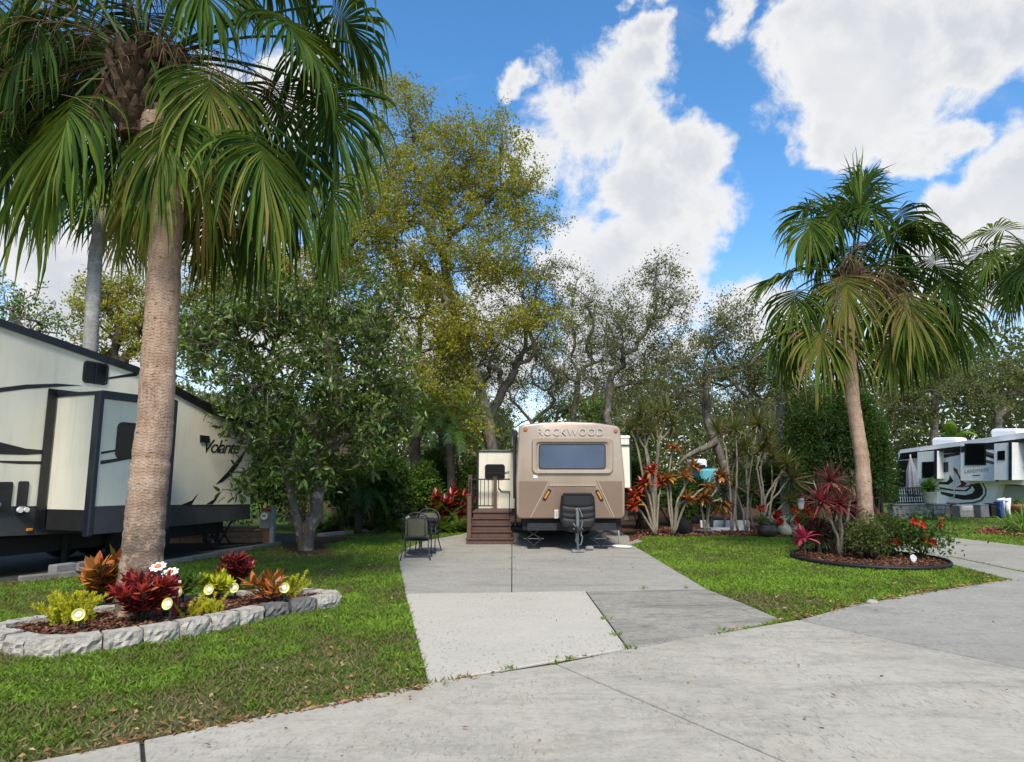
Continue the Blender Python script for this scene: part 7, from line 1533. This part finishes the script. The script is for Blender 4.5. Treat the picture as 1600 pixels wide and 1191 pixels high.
# daisy ornament: two daisies on a red metal figure
g_ = bed(269, 964); T = thing('daisy_ornament', g_, 'red metal garden ornament with two white daisies beside the palm trunk', 'garden ornament')
d1, d2 = P(247, 886, g_.y - .02), P(266, 895, g_.y - .06)
for d_, nm in ((d1, 0), (d2, 1)):
    m_ = MB()
    for i in range(9):
        a = i * 2 * math.pi / 9; R3 = Matrix.Rotation(math.radians(30), 3, 'X'); pts = []; u = Vector((math.cos(a), math.sin(a), 0)); v = Vector((-math.sin(a), math.cos(a), 0))
        ol = [u * .02 - v * .012, u * .06 - v * .022, u * .08 - v * .015, u * .09, u * .08 + v * .015, u * .06 + v * .022, u * .02 + v * .012]
        m_.prism([d_ + R3 @ p_ for p_ in ol], R3 @ Vector((0, 0, .006)))
    fo = m_.build('daisy', M['whitemat'], T); m_ = MB(); m_.lathe((0, 0, 0), [(.036, 0), (.034, .016), (.02, .028), (.005, .032)], 14); m_.V = [tuple(d_ + R3 @ Vector(v)) for v in m_.V]; m_.build('daisy_centre', M['orangepaint'], fo, True)
m_ = MB(); b0 = Vector((d2.x + .01, g_.y, g_.z)); hgt = d2.z - g_.z
m_.prism([b0 + Vector((x_ * .62 + .02, 0, z_ * hgt)) for x_, z_ in ((-.05, 0), (.06, 0), (.065, .35), (.05, .55), (.075, .72), (.06, .9), (0, .98), (-.05, .9), (-.055, .6), (-.06, .3))], (0, .03, 0)); m_.tube([d1 + Vector((0, .02, -.02)), Vector((d1.x, g_.y + .02, g_.z))], .009, 6); m_.tube([d2 + Vector((0, .02, -.02)), b0 + Vector((0, .015, hgt * .8))], .009, 6); m_.build('figure', M['redpaint'], T)
m_ = MB()
for z_ in (.25, .42, .60): m_.bar(b0 + Vector((-.03, -.004, z_ * hgt)), b0 + Vector((.04, -.004, z_ * hgt + .012)), .014, .008, up=Vector((0, 1, 0)))
m_.box(b0 + Vector((.075, -.006, .78 * hgt)), (.03, .01, .03)); m_.build('white_strokes', M['whitemat'], T)

# ---- planting in the round bed
def rb(px, py): return G(px, py, .02)
rs = np.random.RandomState(211); bb = rb(1312, 868)
Y_ = bb.y
cane_plant('dracaena', 'dracaena with large red striped heads at the left of the round bed', 'dracaena', 'spiky dracaenas', bb, [[bb, P(1316, 845, Y_), P(1310, 800, Y_), P(1300, 772, Y_), P(1298, 748, Y_)], [bb, P(1308, 835, Y_ - .1), P(1290, 800, Y_ - .2), P(1284, 780, Y_ - .2)], [bb, P(1316, 840, Y_ - .1), P(1314, 805, Y_ - .2), P(1312, 784, Y_ - .2)]], M['reddracaena'], M['stem'], rs, n=66, L=.50, W=.048, stem_r=.03, a0=.1, a1=2.2, droop=.2, t0=0, t1=1)
bb = rb(1300, 862); cane_plant('dracaena', 'dark green dracaena with many drooping heads left of the round bed palm trunk', 'dracaena', 'spiky dracaenas', bb, [[bb, P(1292, 845, bb.y), P(1290, 822, bb.y)], [bb, P(1306, 845, bb.y), P(1308, 826, bb.y - .2)], [bb, P(1332, 850, bb.y), P(1338, 834, bb.y)], [bb, P(1318, 840, bb.y + .2), P(1326, 800, bb.y + .2), P(1331, 752, bb.y + .2)], [bb, P(1304, 830, bb.y), P(1310, 795, bb.y), P(1314, 758, bb.y)], [bb, P(1322, 850, bb.y), P(1322, 835, bb.y - .2)], [bb, P(1290, 850, bb.y), P(1278, 836, bb.y - .2)]], M['dracaena'], M['stem'], rs, n=60, L=.46, W=.035, stem_r=.035, a0=.15, a1=2.5, droop=.5)
bb = rb(1258, 872); Y_ = bb.y; cane_plant('cordyline', 'pink red cordyline at the left rim of the round bed', 'cordyline', 'pink cordylines', bb, [[bb, P(1257, 850, Y_), P(1255, 836, Y_)]], M['magenta'], M['stemdark'], rs, n=20, L=.34, W=.085, stem_r=.016, a0=.1, a1=1.9, droop=.35, wprof=(.3, .8, 1, .9, .55, .04))
bb = rb(1392, 862); Y_ = bb.y; cane_plant('cordyline', 'pink red cordyline right of the round bed palm trunk', 'cordyline', 'pink cordylines', bb, [[bb, P(1384, 840, Y_), P(1374, 812, Y_)]], M['magenta'], M['stemdark'], rs, n=15, L=.30, W=.08, stem_r=.018, a0=.1, a1=1.6, droop=.3, wprof=(.3, .8, 1, .9, .55, .04))
bb = rb(1384, 868); shrub('low_bush', 'low fine leaved green bush right of the palm trunk in the round bed', 'bush', None, bb, .66, .5, .74, M['bush'], 8000, .06, 213, lumps=15, lo=.0, hi=.75, low=.02)
bb = rb(1362, 874); shrub('low_bush', 'brownish twiggy bush against the palm trunk in the round bed', 'bush', None, bb, .42, .35, .75, M['bush'], 2600, .06, 214, lumps=8, lo=.1, hi=1, low=.05)
bb = rb(1276, 862); shrub('low_bush', 'dark leafy bush between the pink cordyline and the red striped dracaena', 'bush', None, bb, .38, .35, .55, M['redcroton'], 900, .10, 217, lumps=7, lo=0, hi=.55, low=.1)
bb = rb(1442, 872); flower_cluster('hibiscus', bb, 'hibiscus with orange red blooms at the right rim of the round bed', 16, (.28, .22), .08, 215, .80, None, 1300, 'dkgreen')
bb = rb(1427, 880); T = thing('plant_tag', bb, 'small white plaque leaning in the round bed below the hibiscus', 'plant tag'); m_ = MB(); s_ = bb.y / FPX; m_.prism([bb + Vector((x_ * s_, -.02 - .002 * z_, z_ * s_)) for x_, z_ in ((-1.5, 0), (1, -.5), (4.5, 7), (3, 10.5), (-1, 13.5), (-5, 11), (-5.5, 8))], (0, .02, 0)); m_.build('plaque', M['whitemat'], T)
# daylily clump by the far drive, groundcover tufts below the grey wall
rs = np.random.RandomState(221); g_ = G(1588, 832); T = thing('daylily_clump', g_, 'green strap leaved clump in red mulch at the right edge', 'plant'); m_ = MB()
for i in range(5): rosette(m_, g_ + Vector((rs.randn() * .5, rs.randn() * .3, 0)), (0, 0, 1), 34, .85, .05, .1, 1.2, .8, rs)
m_.build('foliage', M['brightgreen'], T)
pr = None
for i, (a, b) in enumerate(((1412, 811), (1426, 812), (1440, 812), (1454, 812), (1467, 811), (1479, 810))):
    g_ = G(a, b) + Vector((0, -.2, 0)); T = thing('spider_plant', g_, ['pale striped grassy tuft at the left end of the grey block wall', 'second grassy tuft from the left below the grey block wall', 'grassy tuft left below the potted fern', 'grassy tuft right below the potted fern', 'grassy tuft second from the right end of the grey wall', 'pale grassy tuft at the right end of the grey block wall'][i], 'plant', 'grassy tufts below the wall'); m_ = MB(); rosette(m_, g_, (0, 0, 1), 34, .48, .05, .1, 1.4, .9, rs); m_.build('foliage', M['olive'] if i % 2 else M['brightgreen'], T)
# weeds in the slab joints
T_ = []; rr_ = np.random.RandomState(9)
for (a, b, n_) in ((945, 968, 16), (962, 993, 22), (985, 1013, 22), (890, 1031, 22), (797, 1046, 18), (800, 872, 10), (799, 890, 8), (1006, 920, 12), (1075, 920, 10), (320, 1008, 60), (165, 1022, 50), (232, 1008, 40), (400, 968, 50), (440, 958, 60), (290, 995, 40), (110, 1024, 40), (865, 1037, 8), (1130, 985, 12), (1222, 968, 18)):
    g_ = G(a, b); x = g_.x + rr_.randn(n_) * .035; y = g_.y + rr_.randn(n_) * .03 - (.03 if a < 450 else 0); az = rr_.rand(n_) * 6.28; D = np.stack([np.cos(az), np.sin(az), .5 + rr_.rand(n_)], 1)
    T_.append(leaf_cards(np.stack([x, y, np.full(n_, .0)], 1), D, rr_.randn(n_, 3), .035 + .03 * rr_.rand(n_), np.full(n_, .012), rr_, .4 + .6 * rr_.rand(n_)))
V, F_, T = cat_cards(T_); tag(link_mesh('weeds', V, F_, M['grass'], None, T, org=(0, 0, 0)), 'small weeds in slab joints and at the foot of the bed stones', 'weeds', kind='stuff')
g_ = G(1363, 943); m_ = MB(); m_.lathe(g_ + Vector((0, 0, -.01)), [(.05, 0), (.075, .02), (.05, .05), (.015, .06)], 9, sx=1.2, sy=.7); tag(m_.build('pale_stone', M['stone'], smooth=True), 'pale stone on the lawn edge below the round bed', 'stone')

# ---- far woods behind everything, one mass
rs = np.random.RandomState(231); n = 190000; x = rs.uniform(-62, 70, n); y = rs.uniform(42, 56, n)
hx = 5.0 + 2.6 * vnoise(x + 100, y * 0 + 3, .12, 5) + 2.2 * vnoise(x + 100, y * 0 + 9, .4, 6) + 3.5 * np.clip((x - 16) / 16, 0, 1) + 2 * np.clip((-x - 18) / 10, 0, 1)
dens = vnoise(x + 60, y, .5, 8); z = hx * rs.rand(n) ** 1.0; ok = (rs.rand(n) < .35 + .65 * (dens > .35)) ; ok &= ~((np.abs(x - 2.0) < 2.0) & (z > 4.4))
C = np.stack([x, y, z], 1)[ok]; m__ = len(C); tint = np.clip(.15 + .5 * vnoise(C[:, 0] + 60, C[:, 2] + 40, .35, 12) + .4 * rs.rand(m__), 0, 1)
V, F_, T = leaf_cards(C, rs.randn(m__, 3) + np.array([0, 0, .3]), rs.randn(m__, 3), .42 * (.6 + .7 * rs.rand(m__)), .22 * (.6 + .7 * rs.rand(m__)), rs, tint)
tag(link_mesh('woods', V, F_, leafmat('haze lightened far foliage', [(.04, .06, .022), (.085, .11, .04), (.13, .145, .065), (.18, .175, .09)], .7, .3, .15), None, T, org=(0, 49, 0)), 'dense mixed woods closing the view behind the campsite', 'woods', kind='stuff')  # leaf colours lightened to stand in for distance haze
